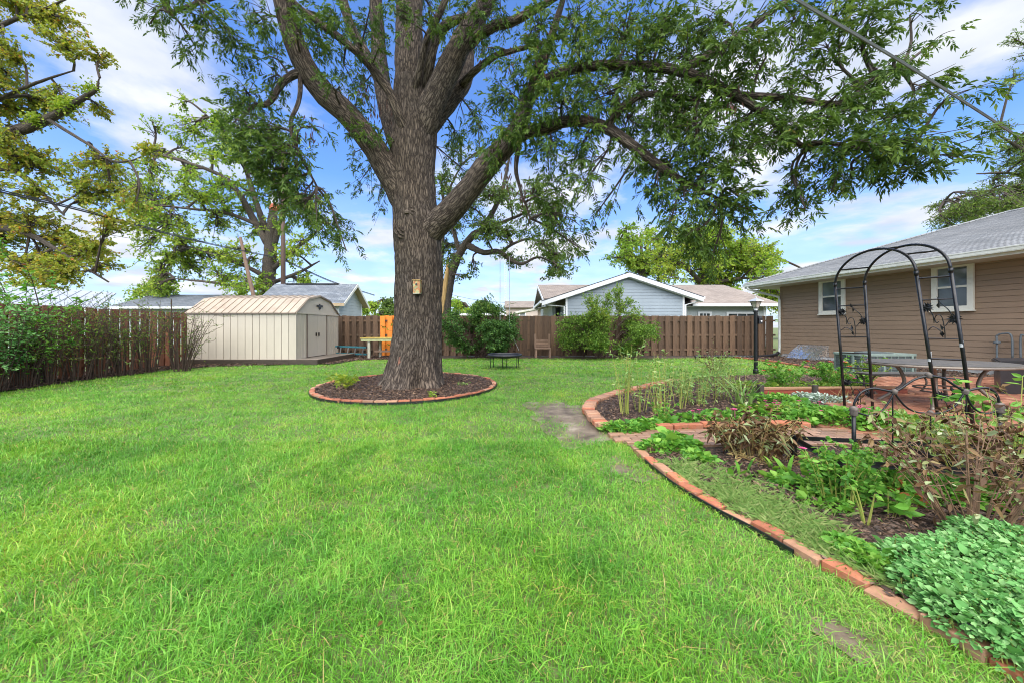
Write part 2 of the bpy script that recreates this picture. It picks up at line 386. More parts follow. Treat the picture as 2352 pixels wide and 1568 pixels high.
m_archmetal = basic('chipped_black_metal', (0.012, 0.013, 0.015), 0.3, 0.4, 9, metallic=0.3, dirt=(0.035, 0.03, 0.028), dirt_scale=9)
m_greypaint = basic('bare_grey_patches', (0.35, 0.37, 0.37), 0.6, 0.2, 20)
m_rust = basic('grey_rusty_castings', (0.12, 0.10, 0.085), 0.7, 0.5, 25, metallic=0.2)
m_blackplastic = basic('black_plastic', (0.012, 0.012, 0.014), 0.4, 0.3, 10)
m_siding = basic('brown_lap_siding', (0.255, 0.178, 0.115), 0.6, 0.06, 1.2, (1, 1, 0.5), obj_var=0.05)
m_shbutt = basic('shingle_butt_edge', (0.055, 0.058, 0.06), 0.9, 0.3, 10)
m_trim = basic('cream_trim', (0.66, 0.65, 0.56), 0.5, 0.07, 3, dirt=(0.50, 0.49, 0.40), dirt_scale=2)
m_white = basic('white_trim', (0.72, 0.74, 0.75), 0.5, 0.06, 3)
m_gutter = basic('pale_gutter', (0.58, 0.60, 0.54), 0.4, 0.08, 2, dirt=(0.42, 0.43, 0.36), dirt_scale=1.5)
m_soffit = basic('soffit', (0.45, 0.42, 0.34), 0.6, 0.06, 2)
m_greysiding = basic('blue_grey_siding', (0.27, 0.32, 0.36), 0.6, 0.05, 1.2, (1, 1, 0.5), obj_var=0.04)
m_palesiding = basic('pale_grey_siding', (0.42, 0.46, 0.46), 0.6, 0.05, 1.2, (1, 1, 0.5), obj_var=0.04)
m_tanwood = basic('unpainted_rafter_wood', (0.42, 0.32, 0.20), 0.7, 0.15, 4)
m_shgrey = shingle_mat('grey_shingles', (0.20, 0.21, 0.215), (0.29, 0.295, 0.295))
m_shdark = shingle_mat('slate_shingles', (0.12, 0.14, 0.165), (0.20, 0.22, 0.245))
m_shbrown = shingle_mat('taupe_shingles', (0.29, 0.235, 0.195), (0.38, 0.32, 0.27))
m_whitewall = basic('far_white_wall', (0.66, 0.66, 0.64), 0.7, 0.08, 0.6)
m_pinkwall = basic('far_beige_wall', (0.52, 0.43, 0.37), 0.7, 0.08, 0.6)
m_metalroof = basic('pale_metal_roof', (0.30, 0.33, 0.37), 0.5, 0.12, 0.7, (1, 6, 1))
m_glass = glassmat('window_glass'); m_glasspale = glassmat('painted_reflection_glass', (0.12, 0.15, 0.17))  # pale glass for upper panes: sky reflection painted into the base colour
m_ac = basic('sage_green_metal', (0.19, 0.25, 0.22), 0.45, 0.08, 4)
m_acgrille = basic('dark_grille', (0.075, 0.095, 0.095), 0.5, 0.3, 30)
m_galv = basic('grey_pipe_metal', (0.10, 0.12, 0.13), 0.55, 0.15, 6)
m_tabletop = basic('stone_table_top', (0.075, 0.068, 0.056), 0.6, 0.25, 12, dirt=(0.12, 0.105, 0.085), dirt_scale=3)
m_tablemetal = basic('bronze_table_metal', (0.17, 0.14, 0.11), 0.45, 0.25, 8, metallic=0.3)
m_brick = basic('red_clay_brick', (0.37, 0.125, 0.06), 0.7, 0.3, 14, bmp=0.5, obj_var=0.3, dirt=(0.19, 0.12, 0.075), dirt_scale=9)
m_brickwet = basic('wet_paving_brick', (0.30, 0.125, 0.075), 0.35, 0.3, 12, bmp=0.3, obj_var=0.32, dirt=(0.21, 0.13, 0.095), dirt_scale=3)
m_brickpale = basic('worn_buff_brick', (0.38, 0.20, 0.115), 0.6, 0.3, 12, bmp=0.4, obj_var=0.3, dirt=(0.20, 0.145, 0.10), dirt_scale=7)
m_redtimber = basic('red_stained_timber', (0.26, 0.06, 0.03), 0.55, 0.3, 5, (0.7, 6, 6), 0.2, dirt=(0.13, 0.05, 0.03), dirt_scale=1.5)
m_tantimber = basic('tan_timber_cap', (0.33, 0.18, 0.09), 0.6, 0.3, 5, (0.7, 6, 6), 0.2)
m_chip = leafmat('bark_chips', [(0.0, (0.028, 0.017, 0.012)), (0.5, (0.075, 0.045, 0.03)), (0.85, (0.14, 0.085, 0.055)), (1.0, (0.26, 0.17, 0.10))], trans=0.0, rough=0.6)
m_concrete = basic('old_concrete', (0.38, 0.37, 0.35), 0.8, 0.2, 8)
m_yellowtop = basic('worn_yellow_bench_top', (0.46, 0.34, 0.07), 0.5, 0.25, 5, dirt=(0.42, 0.18, 0.05), dirt_scale=4)
m_greenedge = basic('pale_green_bench_apron', (0.38, 0.40, 0.20), 0.6, 0.15, 5)
m_paleleg = basic('pale_wood_leg', (0.45, 0.43, 0.33), 0.7, 0.12, 5)
m_ladder = basic('teal_ladder_rail', (0.03, 0.16, 0.19), 0.45, 0.15, 6)
m_alu = basic('aluminium', (0.55, 0.57, 0.58), 0.35, 0.1, 8, metallic=0.6)
m_pole = basic('dark_utility_pole', (0.085, 0.052, 0.038), 0.8, 0.25, 3, VERT)
m_transformer = basic('pale_grey_transformer', (0.47, 0.50, 0.50), 0.5, 0.15, 4, dirt=(0.16, 0.16, 0.17), dirt_scale=6)
m_trorange = basic('orange_transformer_base', (0.48, 0.12, 0.05), 0.5, 0.1, 4)
m_cable = basic('black_cable', (0.02, 0.02, 0.022), 0.5, 0.2, 10)
m_greycable = basic('grey_cable', (0.13, 0.14, 0.145), 0.5, 0.2, 10)
m_rope = basic('pale_rope', (0.35, 0.37, 0.40), 0.8, 0.2, 20)
m_blue = basic('blue_plastic', (0.02, 0.08, 0.42), 0.4, 0.1, 10)
m_mast = basic('galvanised_mast', (0.5, 0.53, 0.57), 0.6, 0.05, 2)
m_wooditem = basic('grey_brown_bench_wood', (0.19, 0.12, 0.08), 0.75, 0.25, 5, obj_var=0.15)

# bare soil and worn lawn under the blades
m_ground, _nt, _b = new_mat('lawn_soil')
_n = noise(_nt, 0.9, 5, 0.6, 'World'); _n2 = noise(_nt, 22, 4, 0.7, 'World')
_c = ramp(_nt, _n, [(0.35, (0.075, 0.12, 0.028)), (0.55, (0.095, 0.14, 0.035)), (0.72, (0.12, 0.11, 0.045))])
_c = mixc(_nt, ramp(_nt, _n2, [(0.4, (0, 0, 0)), (0.75, (0.8, 0.8, 0.8))]), _c, (0.15, 0.12, 0.06))
_nt.links.new(_c, _b.inputs['Base Color']); _b.inputs['Roughness'].default_value = 0.9; bump(_nt, _b, _n2, 0.5, 0.02)
m_mulch, _nt, _b = new_mat('shredded_mulch')
_n = noise(_nt, 38, 5, 0.75, 'World', (1, 1, 1), 1.5); _n2 = noise(_nt, 2.2, 4, 0.6, 'World')
_c = ramp(_nt, _n, [(0.3, (0.02, 0.013, 0.01)), (0.55, (0.065, 0.04, 0.027)), (0.75, (0.13, 0.08, 0.05))])
_c = mixc(_nt, ramp(_nt, _n2, [(0.4, (0, 0, 0)), (0.7, (0.6, 0.6, 0.6))]), _c, (0.10, 0.075, 0.05))
_nt.links.new(_c, _b.inputs['Base Color']); _b.inputs['Roughness'].default_value = 0.65; bump(_nt, _b, _n, 1.0, 0.03)
m_dirt, _nt, _b = new_mat('damp_bare_dirt')
_n = noise(_nt, 3.0, 6, 0.65, 'World'); _n2 = noise(_nt, 60, 3, 0.7, 'World')
_c = ramp(_nt, _n, [(0.35, (0.07, 0.05, 0.03)), (0.55, (0.17, 0.13, 0.085)), (0.72, (0.33, 0.28, 0.21))])
_nt.links.new(_c, _b.inputs['Base Color']); _b.inputs['Roughness'].default_value = 0.55; bump(_nt, _b, _n2, 0.4, 0.01)

# ------------------------------------------------------------------ ground plan
def poly_in(poly, X, Y):
    poly = np.asarray(poly)[:, :2]; r = np.zeros(X.shape, bool); n = len(poly)
    for i in range(n):
        x1, y1 = poly[i]; x2, y2 = poly[(i + 1) % n]
        c = ((y1 > Y) != (y2 > Y)) & (X < (x2 - x1) * (Y - y1) / (y2 - y1 + 1e-12) + x1)
        r ^= c
    return r
def g2(*pp): return np.array([G(x, y)[:2] for x, y in pp])

TREE = np.array((-2.18, 8.1, 0.0)); RING_C = np.array((-2.36, 8.2)); RING_R = 1.95
HC = np.array((12.5, 16.6)); HU = np.array((0.175, -0.985)); HN = np.array((-0.985, -0.175))   # brown house corner, along the wall, out of the wall
def hw(s, out, z): return np.array((HC[0] + HU[0] * s + HN[0] * out, HC[1] + HU[1] * s + HN[1] * out, z))

EDGE_LOW = spline(g2((1470, 1043), (1550, 1108), (1640, 1165), (1740, 1217), (1850, 1280), (1960, 1338), (2090, 1412), (2190, 1470), (2360, 1572), (2600, 1720)), 160)
EDGE_UP = spline(g2((1392, 990), (1362, 962), (1352, 943), (1368, 925), (1410, 909), (1470, 894), (1560, 876)), 90)
EDGE_MID = spline(g2((1508, 993), (1600, 990), (1700, 988), (1780, 987), (1860, 988)), 60)
PATH = np.array([G(1408, 1008)[:2], G(1470, 1044)[:2], G(1600, 1034)[:2], G(1900, 1030)[:2], (5.6, 3.75), (5.6, 4.55), G(1860, 993)[:2], G(1700, 994)[:2], G(1510, 997)[:2], G(1420, 1003)[:2]])
PATIO = np.array([(4.55, 3.75), G(1890, 988)[:2], G(1905, 930)[:2], G(2000, 906)[:2], (7.9, 6.95), (8.2, 8.3), (9.4, 9.4), (13.1, 9.4), (14.4, 3.2), (5.5, 2.9)])
BED = np.concatenate((EDGE_LOW[::-1], g2((1415, 1010)), EDGE_UP, g2((1600, 868), (1737, 862), (1900, 863)), [(9.4, 9.45), (13.0, 9.4), (14.6, 1.0), (6, 0.6)]))
HBED = np.array([(9.9, 15.9), (10.05, 13.4), (9.75, 11.4), (9.2, 9.45), (13.6, 9.45), (12.4, 16.9), (10.3, 16.9)])
LBED = np.array([(-10.2, 4.0), (-10.65, 7.4), (-10.9, 8.9), (-10.8, 11.4), (-10.3, 12.3), (-8.2, 12.85), (-6.6, 13.1), (-6.3, 14.6), (-4.4, 15.3), (-4.4, 17.0), (-13, 17.2), (-12.6, 4.0)])
BACKBED = np.array([(-4.6, 15.4), (-1.5, 15.4), (1.0, 15.5), (2.2, 15.2), (6.0, 15.2), (8.0, 15.9), (12.3, 16.1), (12.3, 17.0), (-4.6, 17.0)])
DIRTS = [g2((1240, 935), (1290, 930), (1350, 938), (1360, 962), (1300, 975), (1250, 968)), g2((1285, 985), (1345, 975), (1385, 990), (1375, 1010), (1310, 1012)),
         g2((1890, 1440), (1930, 1435), (1985, 1485), (1950, 1500), (1900, 1470)), g2((1390, 1075), (1450, 1062), (1470, 1085), (1420, 1100))]

gm = MB()
gx = np.concatenate(([-900, -200, -60], np.linspace(-30, 30, 31), [60, 200, 900])); gy = np.concatenate(([-200, -40], np.linspace(-10, 40, 26), [60, 150, 400, 1200]))
XX, YY = np.meshgrid(gx, gy); gi = np.arange(XX.size).reshape(XX.shape)
gm.add(np.stack((XX, YY, np.zeros_like(XX)), -1).reshape(-1, 3), np.stack((gi[:-1, :-1], gi[:-1, 1:], gi[1:, 1:], gi[1:, :-1]), -1).reshape(-1, 4))
tag(gm.build('ground', m_ground), kind='structure')

def sheet(name, poly, z, mat, res=0.22, dome=0.0, seed=0):
    """ground sheet cut to a polygon with a slightly uneven surface"""
    bm = bmesh.new(); vs_ = [bm.verts.new((p[0], p[1], 0)) for p in poly]; bm.faces.new(vs_)
    bmesh.ops.triangulate(bm, faces=bm.faces[:])
    lo, hi = np.min(poly, 0), np.max(poly, 0)
    for ax in (0, 1):
        for c in np.arange(lo[ax] + res, hi[ax], res):
            no = (1, 0, 0) if ax == 0 else (0, 1, 0); co = (c, 0, 0) if ax == 0 else (0, c, 0)
            bmesh.ops.bisect_plane(bm, geom=bm.verts[:] + bm.edges[:] + bm.faces[:], plane_co=co, plane_no=no)
    for v in bm.verts:
        v.co.z = z + dome * (0.5 + 0.5 * math.sin(v.co.x * 5.1 + seed) * math.sin(v.co.y * 4.3 + seed * 2))
    if sum(f.normal.z for f in bm.faces) < 0: bmesh.ops.reverse_faces(bm, faces=bm.faces[:])
    me = bpy.data.meshes.new(name); bm.to_mesh(me); bm.free(); me.materials.append(mat)
    o = bpy.data.objects.new(name, me); COL.objects.link(o); tag(o, kind='structure'); return o
sheet('garden_bed', BED, 0.012, m_mulch, 0.3, 0.022)
sheet('garden_bed', HBED, 0.012, m_mulch, 0.4, 0.022, 1)
sheet('garden_bed', LBED, 0.012, m_mulch, 0.4, 0.022, 2)
sheet('garden_bed', BACKBED, 0.006, m_mulch, 0.5, 0.012, 3)
ang = np.linspace(0, 2 * math.pi, 48, endpoint=False)
sheet('tree_ring_bed', np.stack((RING_C[0] + 1.93 * np.cos(ang), RING_C[1] + 1.93 * np.sin(ang)), 1), 0.03, m_mulch, 0.3, 0.03, 4)
for dpoly in DIRTS:
    cd = dpoly.mean(0); a_ = np.linspace(0, 2 * math.pi, 40, endpoint=False); rd = np.abs(dpoly - cd).max(0) * 1.5
    wob = 1 + .22 * np.sin(a_ * 3 + cd[0] * 9) + .12 * np.sin(a_ * 7 + cd[1] * 5)
    sheet('bare_dirt', np.stack((cd[0] + rd[0] * np.cos(a_) * wob, cd[1] + rd[1] * np.sin(a_) * wob), 1), 0.007, m_dirt, 0.3, 0.004)

# ------------------------------------------------------------------ bricks
def bevel_box(name, size, bev, mat, seg=1):
    bm = bmesh.new(); bmesh.ops.create_cube(bm, size=1.0)
    for v in bm.verts: v.co.x *= size[0]; v.co.y *= size[1]; v.co.z = (v.co.z + 0.5) * size[2]
    bmesh.ops.bevel(bm, geom=bm.edges[:], offset=bev, segments=seg, affect='EDGES')
    me = bpy.data.meshes.new(name); bm.to_mesh(me); bm.free(); me.materials.append(mat); return me
me_brick = bevel_box('brick', (0.197, 0.095, 0.065), 0.006, m_brick)
me_brickpale = bevel_box('brick', (0.197, 0.095, 0.065), 0.006, m_brickpale)
m_brickpath = basic('wet_path_brick', (0.25, 0.14, 0.085), 0.4, 0.35, 10, bmp=0.4, obj_var=0.35, dirt=(0.13, 0.10, 0.07), dirt_scale=6)
me_brickpath = bevel_box('brick', (0.197, 0.095, 0.065), 0.006, m_brickpath)
me_brickwet = bevel_box('brick', (0.197, 0.095, 0.065), 0.005, m_brickwet)

def brick_row(parent, line, z, me, step=0.205, cross=False, jit=1.0, closed=False, meshes=None):
    line = np.asarray(line, float)
    if closed: line = np.concatenate((line, line[:1]))
    seg = np.linalg.norm(np.diff(line, axis=0), axis=1); cum = np.concatenate(([0], np.cumsum(seg)))
    n = int(cum[-1] / step)
    st = cum[-1] / n if closed else step
    for i in range(n):
        s = (i + 0.5) * st; p = np.array([np.interp(s, cum, line[:, k]) for k in (0, 1)])
        q = np.array([np.interp(min(s + 0.06, cum[-1]), cum, line[:, k]) for k in (0, 1)]) - np.array([np.interp(max(s - 0.06, 0), cum, line[:, k]) for k in (0, 1)])
        a = math.atan2(q[1], q[0]) + (math.pi / 2 if cross else 0)
        m_ = me if meshes is None else random.choice(meshes)
        inst('brick', m_, parent, (p[0] + random.uniform(-.008, .008) * jit, p[1] + random.uniform(-.008, .008) * jit, z + random.uniform(-.012, .012) * jit),
             (random.uniform(-.05, .05) * jit, random.uniform(-.03, .03) * jit, a + random.uniform(-.05, .05) * jit))
def strip(mb, line, off, z0, z1, th=0.008):
    """upright band following a line on the ground"""
    line = np.asarray(line, float); t = nrm(np.gradient(line, axis=0)); nn = np.stack((t[:, 1], -t[:, 0]), 1)
    a = line + nn * off; b = line + nn * (off + th); n = len(line)
    z = np.zeros((n, 1))
    V = np.concatenate([np.hstack((q, z + h)) for q, h in ((a, z0), (b, z0), (b, z1), (a, z1))])
    Fc = []
    for i in range(n - 1):
        for k in range(4):
            k2 = (k + 1) % 4; Fc.append((k * n + i, k * n + i + 1, k2 * n + i + 1, k2 * n + i))
    mb.add(V, Fc); return mb

ring_line = np.stack((RING_C[0] + RING_R * np.cos(ang), RING_C[1] + RING_R * np.sin(ang)), 1)
t = thing('brick_edging', 'ring of red bricks around the big tree trunk bed', 'brick edging', (RING_C[0], RING_C[1], 0))
brick_row(t, ring_line, 0.012, me_brick, closed=True, meshes=[me_brick, me_brick, me_brickpale])
strip(MB(), np.concatenate((ring_line, ring_line[:1])), 0.055, -0.02, 0.055).build('edging_strip', m_blackplastic, t)
t = thing('brick_edging', 'long curved row of orange bricks between lawn and front flower bed', 'brick edging', (*EDGE_LOW[40], 0))
brick_row(t, EDGE_LOW, -0.012, me_brick, meshes=[me_brick, me_brick, me_brickpale], jit=1.3)
strip(MB(), EDGE_LOW[6:70], 0.055, -0.02, 0.045).build('edging_strip', m_blackplastic, t)
t = thing('brick_edging', 'curved kerb of pale bricks round the tip of the rear bed', 'brick edging', (*EDGE_UP[30], 0))
brick_row(t, EDGE_UP, 0.02, me_brickpale, step=0.102, cross=True, meshes=[me_brickpale, me_brickpale, me_brick])
t = thing('brick_edging', 'straight row of upright bricks along the brick path', 'brick edging', (*EDGE_MID[20], 0))
brick_row(t, EDGE_MID, 0.05, me_brick)
t = thing('brick_edging', 'thin brick border of the mulch bed along the brown house', 'brick edging', (*HBED[1], 0))
brick_row(t, spline(HBED[:4], 40), 0.005, me_brick)

def pave(name, poly, ang0, z, me, label_mat, maxobj):
    base = sheet(name, poly, z, m_dirt, 0.6)
    c, s = math.cos(ang0), math.sin(ang0); lo, hi = poly.min(0) - 3, poly.max(0) + 3
    us = np.arange(-20, 20, 0.203); vs2 = np.arange(-20, 20, 0.101); pts = []
    for j, v in enumerate(vs2):
        u = us + (0.1 if j % 2 else 0); X = c * u - s * v; Y = s * u + c * v
        ok = poly_in(poly, X, Y); pts.append(np.stack((X[ok], Y[ok]), 1))
    pts = np.concatenate(pts)
    pts = pts[np.argsort(pts[:, 1] + 1000 * (np.abs(pts[:, 0]) > 1.5 * pts[:, 1]))]
    for p in pts[:maxobj]:
        inst('brick', me, base, (p[0], p[1], z - 0.042 + random.uniform(-.005, .005)), (random.uniform(-.02, .02), random.uniform(-.02, .02), ang0 + random.uniform(-.03, .03)))
    rest = pts[maxobj:]
    if len(rest):
        mb = MB(); a = np.array((c, s, 0)) * 0.197; b2 = np.array((-s, c, 0)) * 0.095
        for p in rest:
            o = np.array((p[0], p[1], z - 0.03)) - a / 2 - b2 / 2
            frame_box(mb, o, a, b2, (0, 0, 0.052 + random.uniform(-.005, .005)), rnd=random.random())
        tag(mb.build('brick_field', m_brickfield, base), kind='stuff')
    return base
m_brickfield = leafmat('patio_brick_faces', [(0.0, (0.19, 0.075, 0.045)), (0.5, (0.30, 0.125, 0.075)), (1.0, (0.40, 0.20, 0.12))], trans=0.0, rough=0.35)
pave('brick_path', PATH, 0.03, 0.036, me_brickpath, None, 300)
pave('brick_patio', PATIO, 0.17, 0.040, me_brickwet, None, 300)

# ------------------------------------------------------------------ bark mulch chips
def chips(name, poly, n_per_m2, size, avoid=(), zbase=0.02, wide=1.65):
    lo, hi = np.min(poly, 0), np.max(poly, 0); n = int((hi[0] - lo[0]) * (hi[1] - lo[1]) * n_per_m2)
    X, Y = rng.uniform(lo[0], hi[0], n), rng.uniform(lo[1], hi[1], n)
    ok = poly_in(poly, X, Y) & (np.abs(X) < wide * Y + 0.6)
    for a in avoid: ok &= ~poly_in(a, X, Y)
    X, Y = X[ok], Y[ok]; N = len(X)
    th = rng.uniform(0, math.pi, N); L = size * rng.lognormal(0, 0.45, N); W = L * rng.uniform(0.12, 0.4, N); H = size * rng.uniform(0.12, 0.3, N)
    p = np.stack((X, Y, zbase + rng.uniform(0.0, 0.035, N)), 1); d = np.stack((np.cos(th), np.sin(th), rng.normal(0, 0.25, N)), 1); s = np.stack((-np.sin(th), np.cos(th), rng.normal(0, .2, N)), 1)
    a = p - d * L[:, None] / 2; b = p + d * L[:, None] / 2; c = p + s * W[:, None]; e = p + np.array([0, 0, 1.0]) * H[:, None]
    V = np.stack((a, b, c, e), 1).reshape(-1, 3); Fc = (np.arange(N)[:, None, None] * 4 + np.array([(0, 1, 3), (1, 2, 3), (2, 0, 3), (0, 2, 1)])).reshape(-1, 3)
    mb = MB(); mb.add(V, Fc, np.repeat(rng.random(N) ** 1.3, 4))
    return tag(mb.build(name, m_chip), label=None, kind='stuff')
tag(chips('bark_mulch', BED[(BED[:, 1] < 60)], 0.1, 0.05), 'scattered dark bark mulch in the flower beds', 'mulch') if False else None
NEARBED = np.concatenate((EDGE_LOW[::-1], g2((1480, 1040), (1900, 1032)), [(5.4, 3.7), (7, 1.5), (6, 0.6)]))
UPBED = np.concatenate((EDGE_UP, g2((1600, 868), (1737, 862), (1900, 863)), [(9.0, 9.3), (7.8, 7.0), (4.6, 4.7)], g2((1700, 985), (1510, 990))))
tag(chips('bark_mulch', NEARBED, 2600, 0.034, [PATH, PATIO]), 'dark shredded bark mulch in the front flower bed', 'mulch')
tag(chips('bark_mulch', UPBED, 900, 0.05, [PATH, PATIO]), 'dark shredded bark mulch in the rear flower bed', 'mulch')
tag(chips('bark_mulch', ring_line, 1100, 0.05, zbase=0.045), 'dark bark mulch inside the brick ring under the tree', 'mulch')
tag(chips('bark_mulch', LBED, 220, 0.09), 'bark mulch under the shrubs along the reddish fence', 'mulch')
tag(chips('bark_mulch', HBED, 250, 0.08), 'bark mulch in the bed along the brown house', 'mulch')

# ------------------------------------------------------------------ lawn grass
def vnoise(X, Y, sc, seed):
    r = np.random.default_rng(seed).random((64, 64)); x, y = X * sc + 100, Y * sc + 100
    i, j = np.floor(x).astype(int), np.floor(y).astype(int); u, v = x - i, y - j; u = u * u * (3 - 2 * u); v = v * v * (3 - 2 * v)
    g = lambda a, b: r[a % 64, b % 64]
    return (g(i, j) * (1 - u) + g(i + 1, j) * u) * (1 - v) + (g(i, j + 1) * (1 - u) + g(i + 1, j + 1) * u) * v
def lawn_ok(X, Y):
    ok = (np.hypot(X - RING_C[0], Y - RING_C[1]) > 2.0)
    for p in (BED, HBED, LBED): ok &= ~poly_in(p, X, Y)
    ok &= ~(poly_in(BACKBED, X, Y) & (Y > 15.6)) & (Y < 16.6)
    for dpoly in DIRTS:
        cd = dpoly.mean(0); rd = np.abs(dpoly - cd).max(0); e_ = np.sqrt((((X - cd[0]) / rd[0]) ** 2 + ((Y - cd[1]) / rd[1]) ** 2))
        ok &= ~(e_ + 0.9 * (vnoise(X, Y, 4.5, 51) - 0.5) + 0.5 * (vnoise(X, Y, 13.0, 52) - 0.5) + rng.normal(0, .15, X.shape) < (0.85 if cd[1] > 4.5 else 0.6))
    # the lawn thins out beside the front bed and at the worn spots by the path
    return ok
gmb = MB()
for (y0, y1, dens, hgt, wid, five) in ((0.75, 2.3, 12500, 0.043, 0.0036, True), (2.3, 4.2, 8000, 0.042, 0.0043, True), (4.2, 7.5, 3400, 0.041, 0.0068, False), (7.5, 11.5, 1400, 0.041, 0.011, False), (11.5, 16.6, 640, 0.044, 0.0175, False)):
    x0, x1 = -min(11.5, 1.62 * y1 + 0.5), min(12.2, 1.62 * y1 + 0.5)
    n = int((x1 - x0) * (y1 - y0) * dens)
    # blades grow in tufts
    nt_ = n // 7; tx, ty = rng.uniform(x0, x1, nt_), rng.uniform(y0, y1, nt_)
    ti = rng.integers(0, nt_, n); spread = 0.028 + 0.004 * y0
    X = tx[ti] + rng.normal(0, spread, n); Y = ty[ti] + rng.normal(0, spread, n)
    ok = (np.abs(X) < 1.62 * Y + 0.5) & lawn_ok(X, Y) & (Y > 0.7)
    X, Y, ti = X[ok], Y[ok], ti[ok]; N = len(X)
    tall = 0.75 + 0.4 * vnoise(X, Y, 1.7, 3) + 0.5 * (vnoise(X, Y, 6.0, 8) - 0.5)
    right = np.clip((X - 0.2 - 0.15 * Y) / 1.5, 0, 1) * (Y < 4.5)          # thinner, drier turf along the front bed
    tall *= 1 - 0.35 * right
    H = hgt * tall * rng.lognormal(0, 0.38, N)
    th = (rng.random(nt_) * 2 * math.pi)[ti] + rng.normal(0, 1.3, N) + 1.2 * vnoise(X, Y, 1.5, 5)
    lean = np.abs(rng.normal(0.5, 0.5, N)) + 0.15 + 1.1 * (rng.random(N) < .18)
    d = np.stack((np.cos(th), np.sin(th), np.zeros(N)), 1); sd = np.stack((-np.sin(th + rng.normal(0, .7, N)), np.cos(th), np.zeros(N)), 1)
    W = (wid * rng.uniform(0.6, 1.35, N))[:, None]; b = np.stack((X, Y, np.zeros(N)), 1); up = np.array([0, 0, 1.0]); Hh = H[:, None]; ln = lean[:, None]
    mid = b + up * Hh * 0.62 + d * Hh * ln * 0.38; tip = b + up * Hh * (0.95 - 0.22 * np.clip(ln, 0, 1.4)) + d * Hh * ln * 1.15
    col = 0.48 + 0.35 * (vnoise(X, Y, 3.1, 21) - 0.5) + 0.3 * (vnoise(X, Y, 0.7, 33) - 0.5) + 0.3 * (vnoise(X, Y, 8.0, 34) - 0.5) + rng.normal(0, 0.2, N) + 0.12 * right
    dry = rng.random(N) < 0.045 + 0.07 * right + 0.05 * (vnoise(X, Y, 3.0, 44) > 0.78)
    col = np.where(dry, rng.uniform(0.9, 1.0, N), np.clip(col, 0.0, 0.9))
    if five:
        V = np.stack((b - sd * W / 2, b + sd * W / 2, mid + sd * W * .45, mid - sd * W * .45, tip), 1).reshape(-1, 3)
        ii = np.arange(N)[:, None] * 5
        n0 = gmb.n
        gmb.add(V, ii + np.array([[0, 1, 2, 3]]), col)
        gmb.L.append((ii + np.array([[3, 2, 4]]) + n0).ravel()); gmb.S.append(np.full(N, 3)); gmb.R.append(col); gmb.M.append(np.zeros(N, int)); gmb.U.append(np.zeros((N * 3, 2)))
    else:
        V = np.stack((b - sd * W / 2, b + sd * W / 2, tip), 1).reshape(-1, 3)
        gmb.add(V, np.arange(N)[:, None] * 3 + np.array([[0, 1, 2]]), col)
tag(gmb.build('grass', m_grass), 'bright green uneven lawn grass filling the yard', 'grass', kind='stuff')

# leaf litter caught in the turf
n = 520; X, Y = rng.normal(-1.2, 3.2, n), rng.uniform(1.3, 11, n); ok = lawn_ok(X, Y) & (np.abs(X) < 1.5 * Y); X, Y = X[ok], Y[ok]; n = len(X)
lm = MB(); leaves(lm, np.stack((X, Y, rng.uniform(.02, .05, n)), 1), rand_unit(n) * (1, 1, .25), rng.uniform(.018, .05, n), .4, .4, .1, rng.random(n), 0, .6)
tag(lm.build('leaf_litter', leafmat('litter_leaves', [(0, (.10, .05, .02)), (.6, (.24, .14, .05)), (1, (.36, .28, .08))], trans=.15)), 'small dry leaves and chaff caught in the lawn', 'leaf litter', kind='stuff')
# ------------------------------------------------------------------ fences
me_picket = bevel_box('picket', (0.22, 0.018, 1.86), 0.003, m_fence)
me_picketr = bevel_box('picket', (0.22, 0.018, 1.86), 0.003, m_fencered)
me_picketo = bevel_box('picket', (0.22, 0.018, 1.86), 0.003, m_orange)
def fence(name, label, a, b, me, mat, spacing=0.335, orange=(), solid=()):
    """shadow-box fence: boards in turn on the front and the back of three rails"""
    a, b = np.array(a, float), np.array(b, float); L = np.linalg.norm(b - a); u = (b - a) / L; n = np.array((u[1], -u[0])); ang = math.atan2(u[1], u[0])
    t = thing(name, label, 'fence', ((a[0] + b[0]) / 2, (a[1] + b[1]) / 2, 0))
    for i in range(int(L / spacing)):
        for back in (0, 1):
            s = (i + 0.5 + 0.5 * back) * spacing; p = a + u * s
            o = -0.05 if back else 0.032
            if any(x0 < p[0] < x1 for x0, x1 in solid): o = 0.032 if not back else 0.012
            m_ = me_picketo if any(x0 < p[0] < x1 for x0, x1 in orange) else me
            inst('picket', m_, t, (p[0] + n[0] * o, p[1] + n[1] * o, 0.03 + random.uniform(-.012, .012)), (random.uniform(-.008, .008), random.uniform(-.008, .008), ang + random.uniform(-.012, .012)), (random.uniform(.94, 1.04), 1, random.uniform(.992, 1.006)))
    for z in (0.28, 0.95, 1.62):
        for k in range(int(L / 2.4) + 1):
            s0, s1 = k * 2.4, min((k + 1) * 2.4 - 0.004, L)
            if s1 - s0 < 0.1: continue
            mb = MB(); q = a + u * s0
            frame_box(mb, (q[0] - n[0] * .02, q[1] - n[1] * .02, z), (u[0] * (s1 - s0), u[1] * (s1 - s0), 0), (n[0] * .04, n[1] * .04, 0), (0, 0, 0.085)); mb.build('rail', mat, t)
    for k in range(int(L / 2.4) + 1):
        q = a + u * (k * 2.4); mb = MB()
        frame_box(mb, (q[0] - u[0] * .045 - n[0] * .125, q[1] - u[1] * .045 - n[1] * .125, -0.1), (u[0] * .09, u[1] * .09, 0), (n[0] * .08, n[1] * .08, 0), (0, 0, 1.85)); mb.build('post', mat, t)
    return t
fence('board_fence', 'brown board-on-board fence across the back of the lawn', (-8.6, 16.85), (12.35, 16.75), me_picket, m_fence, orange=[(-6.1, -5.35)], solid=[(0.3, 2.2)])
fence('board_fence', 'reddish brown board fence behind the sparse shrubs', (-12.75, 17.2), (-10.9, 3.6), me_picketr, m_fencered)

